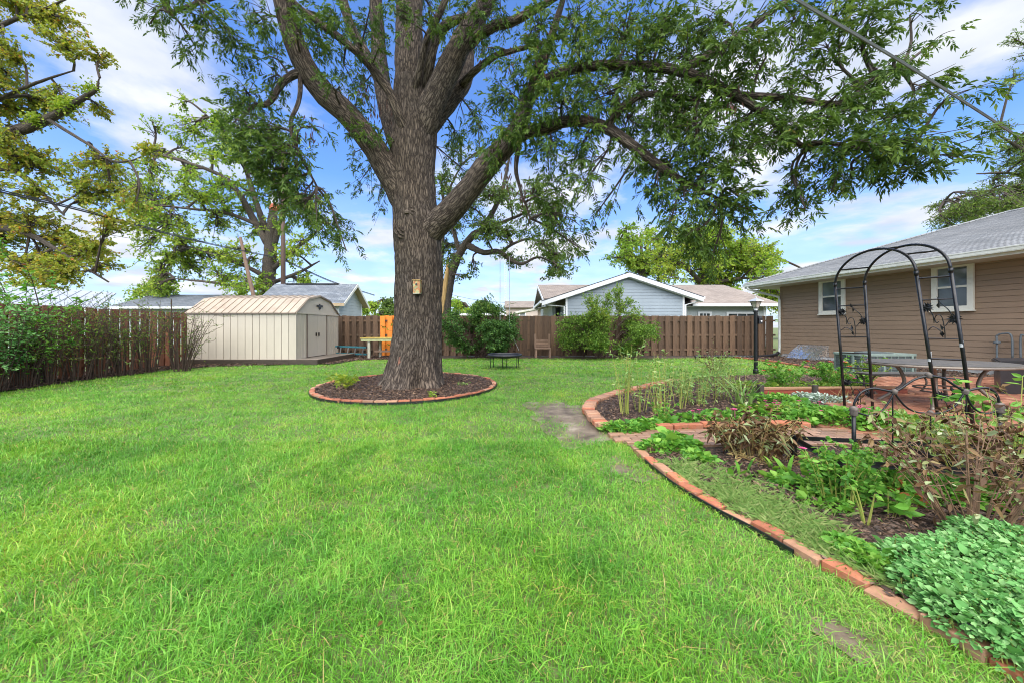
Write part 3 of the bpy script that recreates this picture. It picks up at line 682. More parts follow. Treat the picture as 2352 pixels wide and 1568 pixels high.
# ------------------------------------------------------------------ shed on its deck
SX0, SX1, SY0, SY1 = -11.85, -7.88, 13.02, 16.2
t = thing('deck', 'low dark wet wooden deck under the cream shed', 'deck', (-9.5, 14.6, 0))
for i in range(24):                                  # boards run along the yard
    y0 = 12.93 + i * 0.142
    mb = MB(); box(mb, (-11.95, y0, 0.165), (-7.06, y0 + 0.137, 0.197)); mb.build('plank', m_decktop, t)
mb = MB(); box(mb, (-11.96, 12.90, 0.02), (-7.05, 12.928, 0.19)); mb.build('skirt_board', m_deck, t)
mb = MB(); box(mb, (-7.058, 12.93, 0.02), (-7.03, 16.35, 0.19)); mb.build('skirt_board', m_deck, t)
for x in (-11.5, -10, -8.5, -7.3):
    mb = MB(); box(mb, (x, 13.0, 0.0), (x + 0.2, 13.3, 0.164)); mb.build('support_block', m_concrete, t)

t = thing('garden_shed', 'cream metal garden shed with gambrel roof and double door', 'shed', ((SX0 + SX1) / 2, (SY0 + SY1) / 2, 0.2))
EAVE, YM = 1.89, (SY0 + SY1) / 2
prof = [(SY0, EAVE), (SY0 + 0.75, 2.44), (YM, 2.62), (SY1 - 0.75, 2.45), (SY1, EAVE)]
npan = 15; pw = (SX1 - SX0) / npan
mb = MB(); box(mb, (SX0 + .02, SY0 + .013, .21), (SX1 - .02, SY0 + .03, EAVE - .03)); mb.build('wall_backing', m_shedtrim, t)
for i in range(npan):                                 # ribbed wall panels, long side
    x0 = SX0 + i * pw
    mb = MB(); box(mb, (x0 + 0.009, SY0, 0.2), (x0 + pw - 0.009, SY0 + 0.012, EAVE - .03)); mb.build('wall_panel', m_shed, t)
    mb = MB(); box(mb, (x0 + 0.001, SY1 - 0.012, 0.2), (x0 + pw - 0.001, SY1, EAVE)); mb.build('wall_panel', m_shed, t)
for xx in (SX0, SX1 - 0.012):                         # end walls with gable
    segs = [(SY0 + 0.014, 13.72), (15.12, SY1 - 0.014)] if xx > -9 else [(SY0 + 0.014, SY1 - 0.014)]
    for a, b in segs:
        k = max(1, int((b - a) / 0.16)); w = (b - a) / k
        for j in range(k):
            mb = MB(); box(mb, (xx, a + j * w + 0.008, 0.2), (xx + 0.012, a + (j + 1) * w - 0.001, EAVE - 0.03)); box(mb, (xx - (0 if xx > -9 else 0.012), a + j * w - 0.008, 0.2), (xx + (0.024 if xx > -9 else 0.012), a + j * w + 0.007, EAVE - 0.03)); mb.build('wall_panel', m_shed, t)
    mb = MB(); prism(mb, [(xx, y, z) for y, z in prof], (0.012, 0, 0)); mb.build('gable', m_shed, t)
mb = MB(); box(mb, (SX1 + 0.004, SY0, EAVE - 0.035), (SX1 + 0.035, SY1, EAVE + 0.015)); mb.build('gable_rail', m_shed, t)
for a, b in ((13.75, 14.42), (14.43, 15.1)):          # sliding door leaves
    d = MB(); box(d, (SX1 - 0.02, a, 0.22), (SX1 + 0.012, b, EAVE - 0.04)); d = d.build('door', m_shed, t)
    hb = MB(); yy = b - 0.09 if a < 14 else a + 0.09
    box(hb, (SX1 + 0.013, yy - 0.028, 1.0), (SX1 + 0.045, yy + 0.028, 1.14)); hb.build('handle', m_blackmetal, d)
for y in (13.68, 15.12):
    mb = MB(); box(mb, (SX1 + 0.002, y, 0.2), (SX1 + 0.03, y + 0.06, EAVE - 0.037)); mb.build('door_track', m_shedtrim, t)
for j in range(4):                                    # gambrel roof, panel by panel
    (y0, z0), (y1, z1) = prof[j], prof[j + 1]
    if j == 0: y0 -= 0.06; z0 -= 0.03
    if j == 3: y1 += 0.06; z1 -= 0.03
    n = nrm(np.array((0, -(z1 - z0), (y1 - y0)))) * 0.015
    for i in range(npan):
        x0 = SX0 - 0.03 + i * (SX1 - SX0 + 0.06) / npan; w = (SX1 - SX0 + 0.06) / npan
        mb = MB(); frame_box(mb, (x0, y0, z0 + 0.004), (w - 0.018, 0, 0), (0, y1 - y0, z1 - z0), n)
        frame_box(mb, np.array((x0 + w - 0.018, y0, z0 + 0.004)), (0.018, 0, 0), (0, y1 - y0, z1 - z0), n * 2.6); mb.build('roof_panel', m_shedroof, t)
    mb = MB(); frame_box(mb, (SX1 + 0.032, y0, z0 - 0.035), (0.02, 0, 0), (0, y1 - y0, z1 - z0), (0, 0, 0.06)); mb.build('roof_trim', m_shedtrim if j > 1 else m_shedroof, t)
mb = MB(); box(mb, (SX0 - .02, SY0 - 0.07, EAVE - 0.055), (SX1 + .02, SY0 - 0.016, EAVE - 0.03)); mb.build('eave_trim', m_shedtrim, t)
mb = MB(); box(mb, (SX1 - 0.004, SY0 - 0.018, 0.2), (SX1 + 0.016, SY0 + 0.012, EAVE - 0.056)); mb.build('corner_trim', m_shed, t)
eag = [(0, -.16), (.05, -.06), (.1, -.1), (.09, -.01), (.2, .03), (.34, .02), (.27, .07), (.36, .1), (.2, .13), (.08, .1), (.05, .17), (-.02, .2), (-.06, .12), (-.2, .13), (-.36, .1), (-.27, .07), (-.34, .02), (-.2, .03), (-.09, -.01), (-.1, -.1), (-.05, -.06)]
mb = MB(); prism(mb, [(SX1 + 0.0125, YM - a * 0.75, 2.16 + b * 0.75) for a, b in eag], (0.015, 0, 0)); mb.build('eagle_emblem', m_blackmetal, t)

# ------------------------------------------------------------------ roofs and houses
def courses(mb_or_parent, A, B, C, D, mat, step=0.14, separate=False, uoff=0.0):
    """shingle courses from eave A-B up to ridge D-C, each lapping the one above"""
    A, B, C, D = (np.asarray(q, float) for q in (A, B, C, D)); H = np.linalg.norm((D + C) / 2 - (A + B) / 2); n = max(2, int(H / step))
    nn = np.cross(B - A, D - A); nn = nn / np.linalg.norm(nn)
    if nn[2] < 0: nn = -nn
    e = nrm(B - A)
    mb = mb_or_parent if not separate else None
    for i in range(n):
        t0, t1 = i / n, min(1.0, (i + 1.0) / n)
        p0, p1 = A + (D - A) * t0, B + (C - B) * t0; q1, q0 = B + (C - B) * t1, A + (D - A) * t1
        v = [p0 + nn * 0.013, p1 + nn * 0.013, q1 + nn * 0.003, q0 + nn * 0.003, p0, p1]
        uv = np.array([[np.dot(w - A, e) + uoff, (i + (0.05 if k in (0, 1, 4, 5) else 0.95)) * 0.14] for k, w in enumerate(v)])
        m2 = MB() if separate else mb
        m2.add(v, [(0, 1, 2, 3)], uv=uv); m2.add(np.array(v)[[4, 5, 1, 0]], [(0, 1, 2, 3)], mat=1)
        if separate: m2.build('shingle_course', [mat, m_shbutt], mb_or_parent)
def laps(parent, o, u, length, n, z0, z1, step, mat, name='siding_board', trim=None):
    """lap siding: each board a wedge proud at its lower edge; trim(z) gives (s0, s1) for gables"""
    k = int(round((z1 - z0) / step)); step = (z1 - z0) / k
    for i in range(k):
        za, zb = z0 + i * step, z0 + (i + 1) * step
        s0, s1 = (0, length) if trim is None else trim((za + zb) / 2)
        if s1 - s0 < 0.08: continue
        p, q = np.array(o) + np.array(u) * s0, np.array(o) + np.array(u) * s1
        ex = lambda w, off, z: (w[0] + n[0] * off, w[1] + n[1] * off, z)
        v = [ex(p, .024, za), ex(q, .024, za), ex(q, .016, zb - .012), ex(p, .016, zb - .012), ex(p, .001, za), ex(q, .001, za), ex(q, .001, zb - .012), ex(p, .001, zb - .012)]
        mb = MB(); mb.add(v, [(0, 1, 2, 3), (4, 5, 1, 0), (7, 3, 2, 6), (5, 4, 7, 6), (0, 3, 7, 4), (1, 5, 6, 2)]); mb.build(name, mat, parent)
def window(parent, o, u, n, w, h, z0, mat_f, mat_g, mid=True, cols=1, rows=1, fw=0.135, proud=0.06, pane_mats=None):
    """framed window standing proud of a wall; o is the left lower corner on the wall"""
    o = np.array((o[0], o[1], z0)); U = np.array((u[0], u[1], 0)); N = np.array((n[0], n[1], 0)); Z = np.array((0, 0, 1.0))
    f = MB()
    for a, b, ww, hh in ((0, 0, fw, h), (w - fw, 0, fw, h), (fw, 0, w - 2 * fw, fw), (fw, h - fw, w - 2 * fw, fw)):
        frame_box(f, o + U * a + Z * b + N * 0.005, U * ww, N * proud, Z * hh)
    fo = f.build('window', mat_f, parent)
    s = MB(); frame_box(s, o - U * 0.03 - Z * 0.03 + N * 0.005, U * (w + 0.06), N * (proud + 0.03), Z * 0.028); s.build('sill', mat_f, fo)
    iw, ih = w - 2 * fw, h - 2 * fw
    if mid:
        b = MB(); frame_box(b, o + U * fw + Z * (h * 0.5 - 0.03) + N * 0.02, U * iw, N * 0.03, Z * 0.06); b.build('meeting_rail', mat_f, fo)
    for i in range(1, cols):
        b = MB(); frame_box(b, o + U * (fw + iw * i / cols - 0.018) + Z * fw + N * 0.02, U * 0.036, N * 0.025, Z * ih); b.build('mullion', mat_f, fo)
    for i in range(1, rows):
        b = MB(); frame_box(b, o + U * fw + Z * (fw + ih * i / rows - 0.012) + N * 0.02, U * iw, N * 0.022, Z * 0.024); b.build('glazing_bar', mat_f, fo)
    for k in (0, 1):
        g = MB(); frame_box(g, o + U * fw + Z * (fw + ih / 2 * k) + N * 0.006, U * iw, N * 0.012, Z * (ih / 2 - 0.001)); g.build('pane', (pane_mats or (mat_g, mat_g))[k], fo)
    return fo

# the brown house on the right
t = thing('brown_house', 'brown lap-sided house with grey hip roof and two cream windows', 'house', (*HC, 0))
WL, WZ = 15.0, 3.33
laps(t, hw(0, 0, 0)[:2], HU, WL, HN, 0.16, WZ, 0.155, m_siding)
mb = MB(); frame_box(mb, hw(0, 0.0, -0.1), (*(HU * WL), 0), (*(HN * -0.25), 0), (0, 0, WZ + 0.1)); mb.build('wall', m_siding, t)
mb = MB(); frame_box(mb, hw(0.01, 0.0, -0.1), (*(HN * -11), 0), (*(HU * 0.24), 0), (0, 0, WZ + 0.1)); mb.build('wall', m_siding, t)
mb = MB(); frame_box(mb, hw(0.0, 0.012, -0.08), (*(HU * WL), 0), (*(HN * -0.01), 0), (0, 0, 0.24)); mb.build('foundation', m_concrete, t)
mb = MB(); frame_box(mb, hw(-0.02, -0.08, 0.1), (*(HU * 0.10), 0), (*(HN * 0.115), 0), (0, 0, WZ - 0.1)); mb.build('corner_board', m_siding, t)
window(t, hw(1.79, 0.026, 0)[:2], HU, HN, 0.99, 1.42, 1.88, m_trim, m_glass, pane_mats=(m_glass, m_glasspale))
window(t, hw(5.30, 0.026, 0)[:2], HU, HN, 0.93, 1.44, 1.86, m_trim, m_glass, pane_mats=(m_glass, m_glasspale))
OV = 1.0; EZ = 3.42; RT = 5.6; PITCH = 0.365
e0, e1 = hw(-OV, OV, EZ), hw(WL, OV, EZ)
hip = hw(-OV + RT, OV - RT, EZ + PITCH * RT); rid = hw(WL, OV - RT, EZ + PITCH * RT)
f0 = hw(-OV, OV - 2 * RT, EZ); f1 = hw(WL, OV - 2 * RT, EZ)
rf = MB()
rf.add([e0, e1, rid, hip, f0, f1], [(0, 1, 2, 3), (4, 0, 3), (5, 4, 3, 2)][:1]); rf.add([f0, e0, hip], [(0, 1, 2)]); rf.add([f1, f0, hip, rid], [(0, 1, 2, 3)])
rfo = rf.build('roof', m_shgrey, t)
courses(rfo, e0 + (0, 0, .012), e1 + (0, 0, .012), rid + (0, 0, .012), hip + (0, 0, .012), m_shgrey, 0.145, separate=True)
mb = MB(); tube(mb, [e0 + (0, 0, .03), hip + (0, 0, .03)], 0.05, 6); tube(mb, [hip + (0, 0, .03), rid + (0, 0, .03)], 0.05, 6); mb.build('ridge_cap', m_shgrey, rfo)
mb = MB(); frame_box(mb, hw(-OV, OV, EZ - 0.13), (*(HU * (WL + OV)), 0), (*(HN * 0.11), 0), (0, 0, 0.025)); frame_box(mb, hw(-OV, OV + .085, EZ - 0.11), (*(HU * (WL + OV)), 0), (*(HN * 0.03), 0), (0, 0, 0.105)); frame_box(mb, hw(-OV, OV + .115, EZ - 0.025), (*(HU * (WL + OV)), 0), (*(HN * 0.012), 0), (0, 0, 0.03)); mb.build('gutter', m_gutter, t)
mb = MB(); frame_box(mb, hw(-OV, OV - .03, EZ - 0.21), (*(HU * (WL + OV)), 0), (*(HN * 0.028), 0), (0, 0, 0.2)); frame_box(mb, hw(-OV - .02, OV - .03, EZ - 0.2), (*(HN * -11), 0), (*(HU * 0.024), 0), (0, 0, 0.19)); mb.build('fascia', m_trim, t)
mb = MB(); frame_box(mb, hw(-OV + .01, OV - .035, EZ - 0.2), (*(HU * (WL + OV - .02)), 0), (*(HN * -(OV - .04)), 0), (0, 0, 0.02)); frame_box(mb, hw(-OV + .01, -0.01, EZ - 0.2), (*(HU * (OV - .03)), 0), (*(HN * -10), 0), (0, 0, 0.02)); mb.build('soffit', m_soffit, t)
mb = MB()
dn = [hw(-OV + .25, OV + .05, EZ - .12), hw(-OV + .25, OV + .05, EZ - .24), hw(-.55, .55, EZ - .42), hw(-.02, .09, EZ - .66), hw(0.02, .09, EZ - .85), hw(0.02, .09, .42), hw(0.02, .10, .2), hw(-.05, .3, .1)]
tube(mb, dn, 0.055, 6); mb.build('downspout', m_gutter, t, smooth=True)
mb = MB(); vp = hw(8.0, OV - 2.6, EZ + PITCH * 2.6); tube(mb, [vp - (0, 0, .2), vp + (0, 0, .36)], 0.045, 10); lathe(mb, vp - (0, 0, .05), [(0.16, 0), (0.13, 0.06), (0.05, 0.13)], 12); mb.build('vent_pipe', m_galv, t)

# things along the brown wall
bub = thing('window_well_cover', 'clear plastic bubble cover over the basement window well', 'cover', hw(1.5, 0.3, 0))
m_bub, _nt, _b = new_mat('hazy_clear_plastic'); _b.inputs['Base Color'].default_value = (0.75, 0.8, 0.82, 1); _b.inputs['Roughness'].default_value = 0.12
_b.inputs['Transmission Weight'].default_value = 0.92; _b.inputs['IOR'].default_value = 1.3; bump(_nt, _b, noise(_nt, 5, 3), 0.6, 0.05)
U3, N3 = np.array((*HU, 0)), np.array((*HN, 0))
o = hw(0.9, 0.035, 0.02); mb = MB()
sh = [(0, 0), (0.72, 0), (0.72, 0.05), (0.62, 0.12), (0.05, 0.58), (0, 0.6)]
prism(mb, [o + N3 * a + np.array((0, 0, b)) for a, b in sh], U3 * 1.25); mb.build('dome', m_bub, bub)
mb = MB(); frame_box(mb, o + N3 * .005 - U3 * .04, U3 * 1.33, N3 * .79, (0, 0, .03)); mb.build('flange', m_galv, bub)
mb = MB(); frame_box(mb, o + N3 * .004 + U3 * .1 + np.array((0, 0, .05)), U3 * 1.0, N3 * .02, (0, 0, .4)); mb.build('inner_window', m_galv, bub)

ac = thing('air_conditioner', 'sage green outdoor air conditioner behind the patio table', 'air conditioner', (10.75, 10.6, 0))
def rrect(x0, y0, x1, y1, r, k=5):
    pts = []
    for cx_, cy_, a0 in ((x1 - r, y1 - r, 0), (x0 + r, y1 - r, 90), (x0 + r, y0 + r, 180), (x1 - r, y0 + r, 270)):
        for i in range(k): a = math.radians(a0 + 90 * i / (k - 1)); pts.append((cx_ + r * math.cos(a), cy_ + r * math.sin(a)))
    return pts
A0, A1, B0, B1 = 9.95, 11.6, 10.15, 11.15
mb = MB(); prism(mb, [(x, y, 0.02) for x, y in rrect(A0 - .03, B0 - .03, A1 + .03, B1 + .03, .18)], (0, 0, 0.05)); mb.build('base_pan', m_ac, ac)
mb = MB(); prism(mb, [(x, y, 0.07) for x, y in rrect(A0 + .02, B0 + .02, A1 - .02, B1 - .02, .17)], (0, 0, 0.47)); mb.build('coil', m_acgrille, ac)
mb = MB(); prism(mb, [(x, y, 0.54) for x, y in rrect(A0 - .01, B0 - .01, A1 + .01, B1 + .01, .18)], (0, 0, 0.06)); mb.build('top_cap', m_ac, ac)
rr = rrect(A0, B0, A1, B1, .18, 3)
cl = np.array(rr + rr[:1]); ln = np.concatenate(([0], np.cumsum(np.linalg.norm(np.diff(cl, axis=0), axis=1))))
for k, s in enumerate(np.arange(0, ln[-1], 0.2)):
    x, y = np.interp(s, ln, cl[:, 0]), np.interp(s, ln, cl[:, 1]); w = 0.014 if k % 4 else 0.05
    mb = MB(); box(mb, (x - w / 2, y - w / 2, 0.07), (x + w / 2, y + w / 2, 0.54)); mb.build('louvre_bar', m_ac, ac)
for z in (0.16, 0.26, 0.36, 0.46):
    mb = MB(); q = np.array([(x, y, z) for x, y in rrect(A0 + .012, B0 + .012, A1 - .012, B1 - .012, .17)]); tube(mb, np.concatenate((q, q[:1])), 0.006, 4, cap=False); mb.build('guard_wire', m_acgrille, ac)
mb = MB(); lathe(mb, ((A0 + A1) / 2, (B0 + B1) / 2, 0.6), [(0.42, 0), (0.42, 0.012), (0.12, 0.05), (0.02, 0.05)], 20); mb.build('fan_guard', m_acgrille, ac)

gmt = thing('gas_meter', 'grey gas meter with bent pipes on the brown wall', 'gas meter', hw(6.95, 0.25, 0))
c0 = hw(6.75, 0.22, 0)
mb = MB(); tube(mb, spline([c0, c0 + (0, 0, .95), c0 + (0, 0, 1.12), c0 + U3 * .12 + (0, 0, 1.18), c0 + U3 * .26 + (0, 0, 1.12), c0 + U3 * .28 + (0, 0, .5)], 24), 0.022, 8); mb.build('riser_pipe', m_galv, gmt, smooth=True)
mb = MB(); frame_box(mb, c0 + U3 * .16 - N3 * .1 + (0, 0, .14), U3 * .3, N3 * .2, (0, 0, .36)); mb.build('meter_body', m_galv, gmt)
mb = MB(); tube(mb, spline([c0 + U3 * .42 + (0, 0, .48), c0 + U3 * .42 + (0, 0, 1.1), c0 + U3 * .5 + (0, 0, 1.14), c0 + U3 * .85 + (0, 0, 1.14), c0 + U3 * .9 + (0, 0, 1.05), c0 + U3 * .9 + (0, 0, .5)], 24), 0.022, 8); mb.build('outlet_pipe', m_galv, gmt, smooth=True)
mb = MB(); lathe(mb, c0 + (0, 0, .9), [(0.05, 0), (0.07, .02), (0.07, .05), (0.04, .07)], 12); mb.build('regulator', m_galv, gmt)

bn = thing('storage_bin', 'black plastic bin with flat lid beside the patio table', 'bin', (10.2, 7.4, 0.04))
mb = MB(); bmq = [(9.5, 6.95), (10.9, 6.85), (11.5, 7.6), (10.45, 7.75)]
cc = np.mean(bmq, 0); lo = [(*(cc + (np.array(q) - cc) * .97), 0.06) for q in bmq]; hi = [(*q, 0.62) for q in bmq]
mb.add(lo + hi, BOXF); mb.build('body', m_blackplastic, bn)
mb = MB(); prism(mb, [(*(cc + (np.array(q) - cc) * 1.06), 0.622) for q in bmq], (0, 0, 0.06)); mb.build('lid', m_blackplastic, bn)
mb = MB(); prism(mb, [(*(cc + (np.array(q) - cc) * 1.0), 0.683) for q in bmq], (0, 0, 0.02)); mb.build('lid_panel', m_blackplastic, bn)
mb = MB(); tube(mb, [(9.75, 7.1, .5), (9.68, 7.14, .5), (9.95, 7.34, .5), (10.02, 7.3, .5)], 0.014, 6); mb.build('handle', m_blackplastic, bn)

# drain pipe along the fence
mb = MB(); dp = spline([(8.15, 15.9, .07), (9.5, 15.95, .065), (10.8, 15.85, .065), (11.6, 16.1, .08), (12.1, 16.35, .13), (12.3, 16.5, .2)], 90)
tube(mb, dp, 0.062 + 0.006 * (np.arange(90) % 2), 8)
tag(mb.build('drain_pipe', m_blackplastic, origin=(10.2, 15.9, 0)), 'black corrugated drain pipe lying along the brown fence', 'pipe')

# lamp post
LP = np.array((7.1, 10.4, 0)); t = thing('lamp_post', 'black lamp post with a glass lantern in the rear bed', 'lamp post', LP)
mb = MB(); lathe(mb, LP, [(0.07, 0), (0.07, .12), (0.052, .16), (0.05, 1.78), (0.06, 1.79), (0.06, 1.84)], 16); mb.build('post', m_blackmetal, t, smooth=False)
mb = MB(); lathe(mb, LP + (0, 0, 1.84), [(0.045, 0), (0.045, .05), (0.07, .055), (0.07, .075)], 16); mb.build('collar', m_white, t)
m_lglass, _nt, _b = new_mat('lantern_glass'); _b.inputs['Base Color'].default_value = (0.75, 0.72, 0.62, 1); _b.inputs['Roughness'].default_value = 0.25; _b.inputs['Transmission Weight'].default_value = 0.6
R0, R1, Z0, Z1 = 0.085, 0.15, 1.915, 2.10
ln_ = MB()
for k in range(6):
    a0, a1 = math.radians(60 * k), math.radians(60 * k + 60)
    q = [LP + (R0 * math.cos(a0), R0 * math.sin(a0), Z0), LP + (R0 * math.cos(a1), R0 * math.sin(a1), Z0), LP + (R1 * math.cos(a1), R1 * math.sin(a1), Z1), LP + (R1 * math.cos(a0), R1 * math.sin(a0), Z1)]
    g = MB(); prism(g, [w * 1.0 for w in q], (-0.004 * math.cos((a0 + a1) / 2), -0.004 * math.sin((a0 + a1) / 2), 0)); g.build('glass_pane', m_lglass, t)
    tube(ln_, [q[0], q[3]], 0.007, 5); tube(ln_, [q[3], q[2]], 0.007, 5); tube(ln_, [q[0], q[1]], 0.007, 5)
    tube(ln_, [q[0] * .3 + q[3] * .7, q[1] * .3 + q[2] * .7], 0.005, 5)
ln_.build('lantern_frame', m_blackmetal, t)
mb = MB(); lathe(mb, LP + (0, 0, 2.1), [(0.215, 0), (0.21, .012), (0.12, .06), (0.05, .085), (0.02, .09), (0.025, .115), (0.012, .135)], 6); mb.build('lantern_cap', m_alu, t)
mb = MB(); box(mb, LP + (.055, -.06, 1.45), LP + (.16, .05, 1.62)); lathe(mb, LP + (.11, 0, 1.62), [(.07, 0), (.06, .05), (.02, .06)], 10); so = mb.build('sensor_box', m_blackplastic, t)
mb = MB(); tube(mb, [LP + (.12, -.062, 1.53), LP + (.12, -.075, 1.53)], 0.022, 10); mb.build('sensor_lens', m_white, so)

# ------------------------------------------------------------------ neighbouring houses
def gable_roof_x(parent, x0, x1, y0, yr, y1, ze0, zr, ze1, mat, name='roof'):
    mb = MB(); th = 0.09
    a, b, c, d = (x0, y0, ze0), (x1, y0, ze0), (x1, yr, zr), (x0, yr, zr); e, f = (x1, y1, ze1), (x0, y1, ze1)
    courses(mb, a, b, c, d, mat, 0.15); courses(mb, e, f, d, c, mat, 0.15)
    off = np.array((0, 0, -th))
    for q in ((a, b, c, d), (d, c, e, f)):
        q = np.array(q); mb.add(np.concatenate((q, q + off)), [(4, 5, 6, 7), (0, 4, 5, 1)[::-1], (1, 2, 6, 5), (0, 3, 7, 4)[::-1], (2, 3, 7, 6)])
    return mb.build(name, [mat, m_shbutt], parent)

# blue-grey house behind the back fence
t = thing('grey_house', 'blue-grey sided house with white-trimmed gable behind the brown fence', 'house', (7, 22, 0))
GY = 20.5; AX, AZ = 6.75, 4.52; LXE, LZE, RXE, RZE = 1.71, 2.86, 11.0, 3.1
WX0, WX1 = 3.14, 10.05
zl = lambda x: LZE + (AZ - LZE) * (x - LXE) / (AX - LXE) if x < AX else RZE + (AZ - RZE) * (RXE - x) / (RXE - AX)
def gtrim(z):
    z = z + 0.06
    a = WX0 if z <= zl(WX0) else LXE + (z - LZE) / (AZ - LZE) * (AX - LXE)
    b = WX1 if z <= zl(WX1) else RXE - (z - RZE) / (AZ - RZE) * (RXE - AX)
    return a - WX0, b - WX0
laps(t, (WX0, GY + 0.35), (1, 0), WX1 - WX0, (0, -1), 0.2, 4.5, 0.19, m_greysiding, trim=gtrim)
mb = MB(); prism(mb, [(WX0, GY + .36, 0), (WX1, GY + .36, 0), (WX1, GY + .36, zl(WX1) - .1), (AX, GY + .36, AZ - .1), (WX0, GY + .36, zl(WX0) - .1)], (0, 0.2, 0)); mb.build('wall', m_greysiding, t)
mb = MB(); box(mb, (WX0, GY + .57, 0), (WX0 + .15, 26, 2.7)); box(mb, (WX1 - .15, GY + .57, 0), (WX1, 22.6, 2.9)); mb.build('wall', m_greysiding, t)
mb = MB()
L0, Ap, R0_ = np.array((LXE, GY, LZE)), np.array((AX, GY, AZ)), np.array((RXE, GY, RZE)); bk = np.array((0, 7.0, 0))
courses(mb, L0 + bk, L0, Ap, Ap + bk, m_shbrown, 0.15); courses(mb, R0_, R0_ + bk, Ap + bk, Ap, m_shbrown, 0.15)
for p in (L0, R0_): frame_box(mb, p - (0, 0, .1), bk, Ap - p, (0, 0, .095))
mb.build('roof', [m_shbrown, m_shbutt], t)
for p, nm in ((L0, 'rake_board'), (R0_, 'rake_board')):
    mb = MB(); frame_box(mb, p - (0, .03, .27), (0, .026, 0), Ap - p, (0, 0, .235)); mb.build(nm, m_white, t)
    mb = MB(); frame_box(mb, p - (0, .034, .035), (0, .03, 0), Ap - p, (0, 0, .05)); mb.build('drip_edge', m_shdark, t)
    mb = MB(); frame_box(mb, p - (0, -.02, .29), (0, .34, 0), Ap - p, (0, 0, .02)); mb.build('soffit', m_white, t)
mb = MB(); box(mb, (LXE - .1, GY, LZE - .12), (LXE, GY + 6, LZE + .02)); mb.build('gutter', m_white, t)
mb = MB(); box(mb, (RXE, GY, RZE - .12), (RXE + .1, GY + 3, RZE + .02)); mb.build('gutter', m_white, t)
mb = MB(); tube(mb, [(RXE - .05, GY + .2, RZE - .1), (RXE - .2, GY + .25, RZE - .25), (WX1 + .06, GY + .3, RZE - .45), (WX1 + .06, GY + .3, .2)], 0.045, 6); mb.build('downspout', m_white, t)
mb = MB(); tube(mb, [(LXE + .05, GY + .2, LZE - .1), (LXE + .3, GY + .25, LZE - .22), (WX0 - .1, GY + .3, LZE - .3), (WX0 - .1, GY + .3, .2)], 0.04, 6); mb.build('downspout', m_white, t)
mb = MB(); box(mb, (WX0 - .01, GY + .31, .2), (WX0 + .1, GY + .345, zl(WX0) - .12)); box(mb, (WX1 - .1, GY + .31, .2), (WX1 + .01, GY + .345, zl(WX1) - .12)); mb.build('corner_board', m_white, t)
# main ridge running across, with the wing that looks out to the right
gable_roof_x(t, 2.0, AX, 22.5, 27.5, 33, 3.16, 4.62, 3.16, m_shbrown); gable_roof_x(t, AX + .004, 16.3, 21.6, 27.5, 33, 2.78, 4.60, 3.16, m_shbrown)
laps(t, (WX1 + .05, 22.2), (1, 0), 5.7, (0, -1), 0.2, 2.75, 0.19, m_palesiding)
mb = MB(); box(mb, (WX1 + .05, 22.2, 0), (15.75, 22.4, 2.8)); box(mb, (15.55, 22.41, 0), (15.75, 32, 2.8)); prism(mb, [(2.6, 23, 0), (2.6, 32.5, 0), (2.6, 32.5, 3.0), (2.6, 27.5, 4.4), (2.6, 23, 3.0)], (.2, 0, 0)); mb.build('wall', m_palesiding, t)
for a, b in ((np.array((1.98, 22.5, 3.12)), np.array((1.98, 27.5, 4.58))), (np.array((1.98, 33, 3.12)), np.array((1.98, 27.5, 4.58)))):
    mb = MB(); frame_box(mb, a - (0.03, 0, .2), (.03, 0, 0), b - a, (0, 0, .22)); mb.build('rake_board', m_white, t)
mb = MB(); box(mb, (10.9, 21.5, 2.62), (16.32, 21.6, 2.78)); mb.build('gutter', m_white, t)
mb = MB(); box(mb, (WX1 + .1, 21.62, 2.62), (16.3, 22.19, 2.64)); mb.build('soffit', m_white, t)
mb = MB(); frame_box(mb, (16.3, 21.6, 2.58), (.03, 0, 0), (0, 5.9, 1.82), (0, 0, .2)); mb.build('rake_board', m_white, t)
mb = MB(); box(mb, (15.6, 22.13, .2), (15.76, 22.17, 2.6)); mb.build('corner_board', m_white, t)
window(t, (11.53, 22.17), (1, 0), (0, -1), 0.85, 1.2, 1.12, m_white, m_glass, False, 3, 4, 0.12, 0.05)
window(t, (13.3, 22.17), (1, 0), (0, -1), 1.95, 1.1, 1.2, m_white, m_glass, False, 3, 2, 0.12, 0.05)
window(t, (WX0 - .001, 24.4), (0, -1), (-1, 0), 0.9, 1.3, 1.0, m_white, m_glass, True, 1, 1, 0.12, 0.05)
window(t, (WX0 - .001, 22.9), (0, -1), (-1, 0), 0.8, 1.3, 1.0, m_white, m_glass, True, 1, 1, 0.12, 0.05)

# grey garage behind the shed
t = thing('garage', 'pale grey garage with slate shingles and bare wood rafters behind the shed', 'garage', (-13, 24.4, 0))
gable_roof_x(t, -16.2, -10.55, 22.4, 24.4, 26.4, 2.86, 4.30, 2.86, m_shdark)
gt = lambda z: ((0, 3.4) if z < 3.1 else ((z - 3.1) / 1.2 * 1.7, 3.4 - (z - 3.1) / 1.2 * 1.7))
laps(t, (-11.0, 22.7), (0, 1), 3.4, (1, 0), 0.2, 4.25, 0.2, m_palesiding, trim=gt)
mb = MB(); prism(mb, [(-11.0, 22.7, 0), (-11.0, 26.1, 0), (-11.0, 26.1, 3.0), (-11.0, 24.4, 4.15), (-11.0, 22.7, 3.0)], (-.2, 0, 0)); box(mb, (-16, 22.7, 0), (-11.21, 22.9, 2.95)); box(mb, (-16, 25.9, 0), (-11.21, 26.1, 2.95)); mb.build('wall', m_palesiding, t)
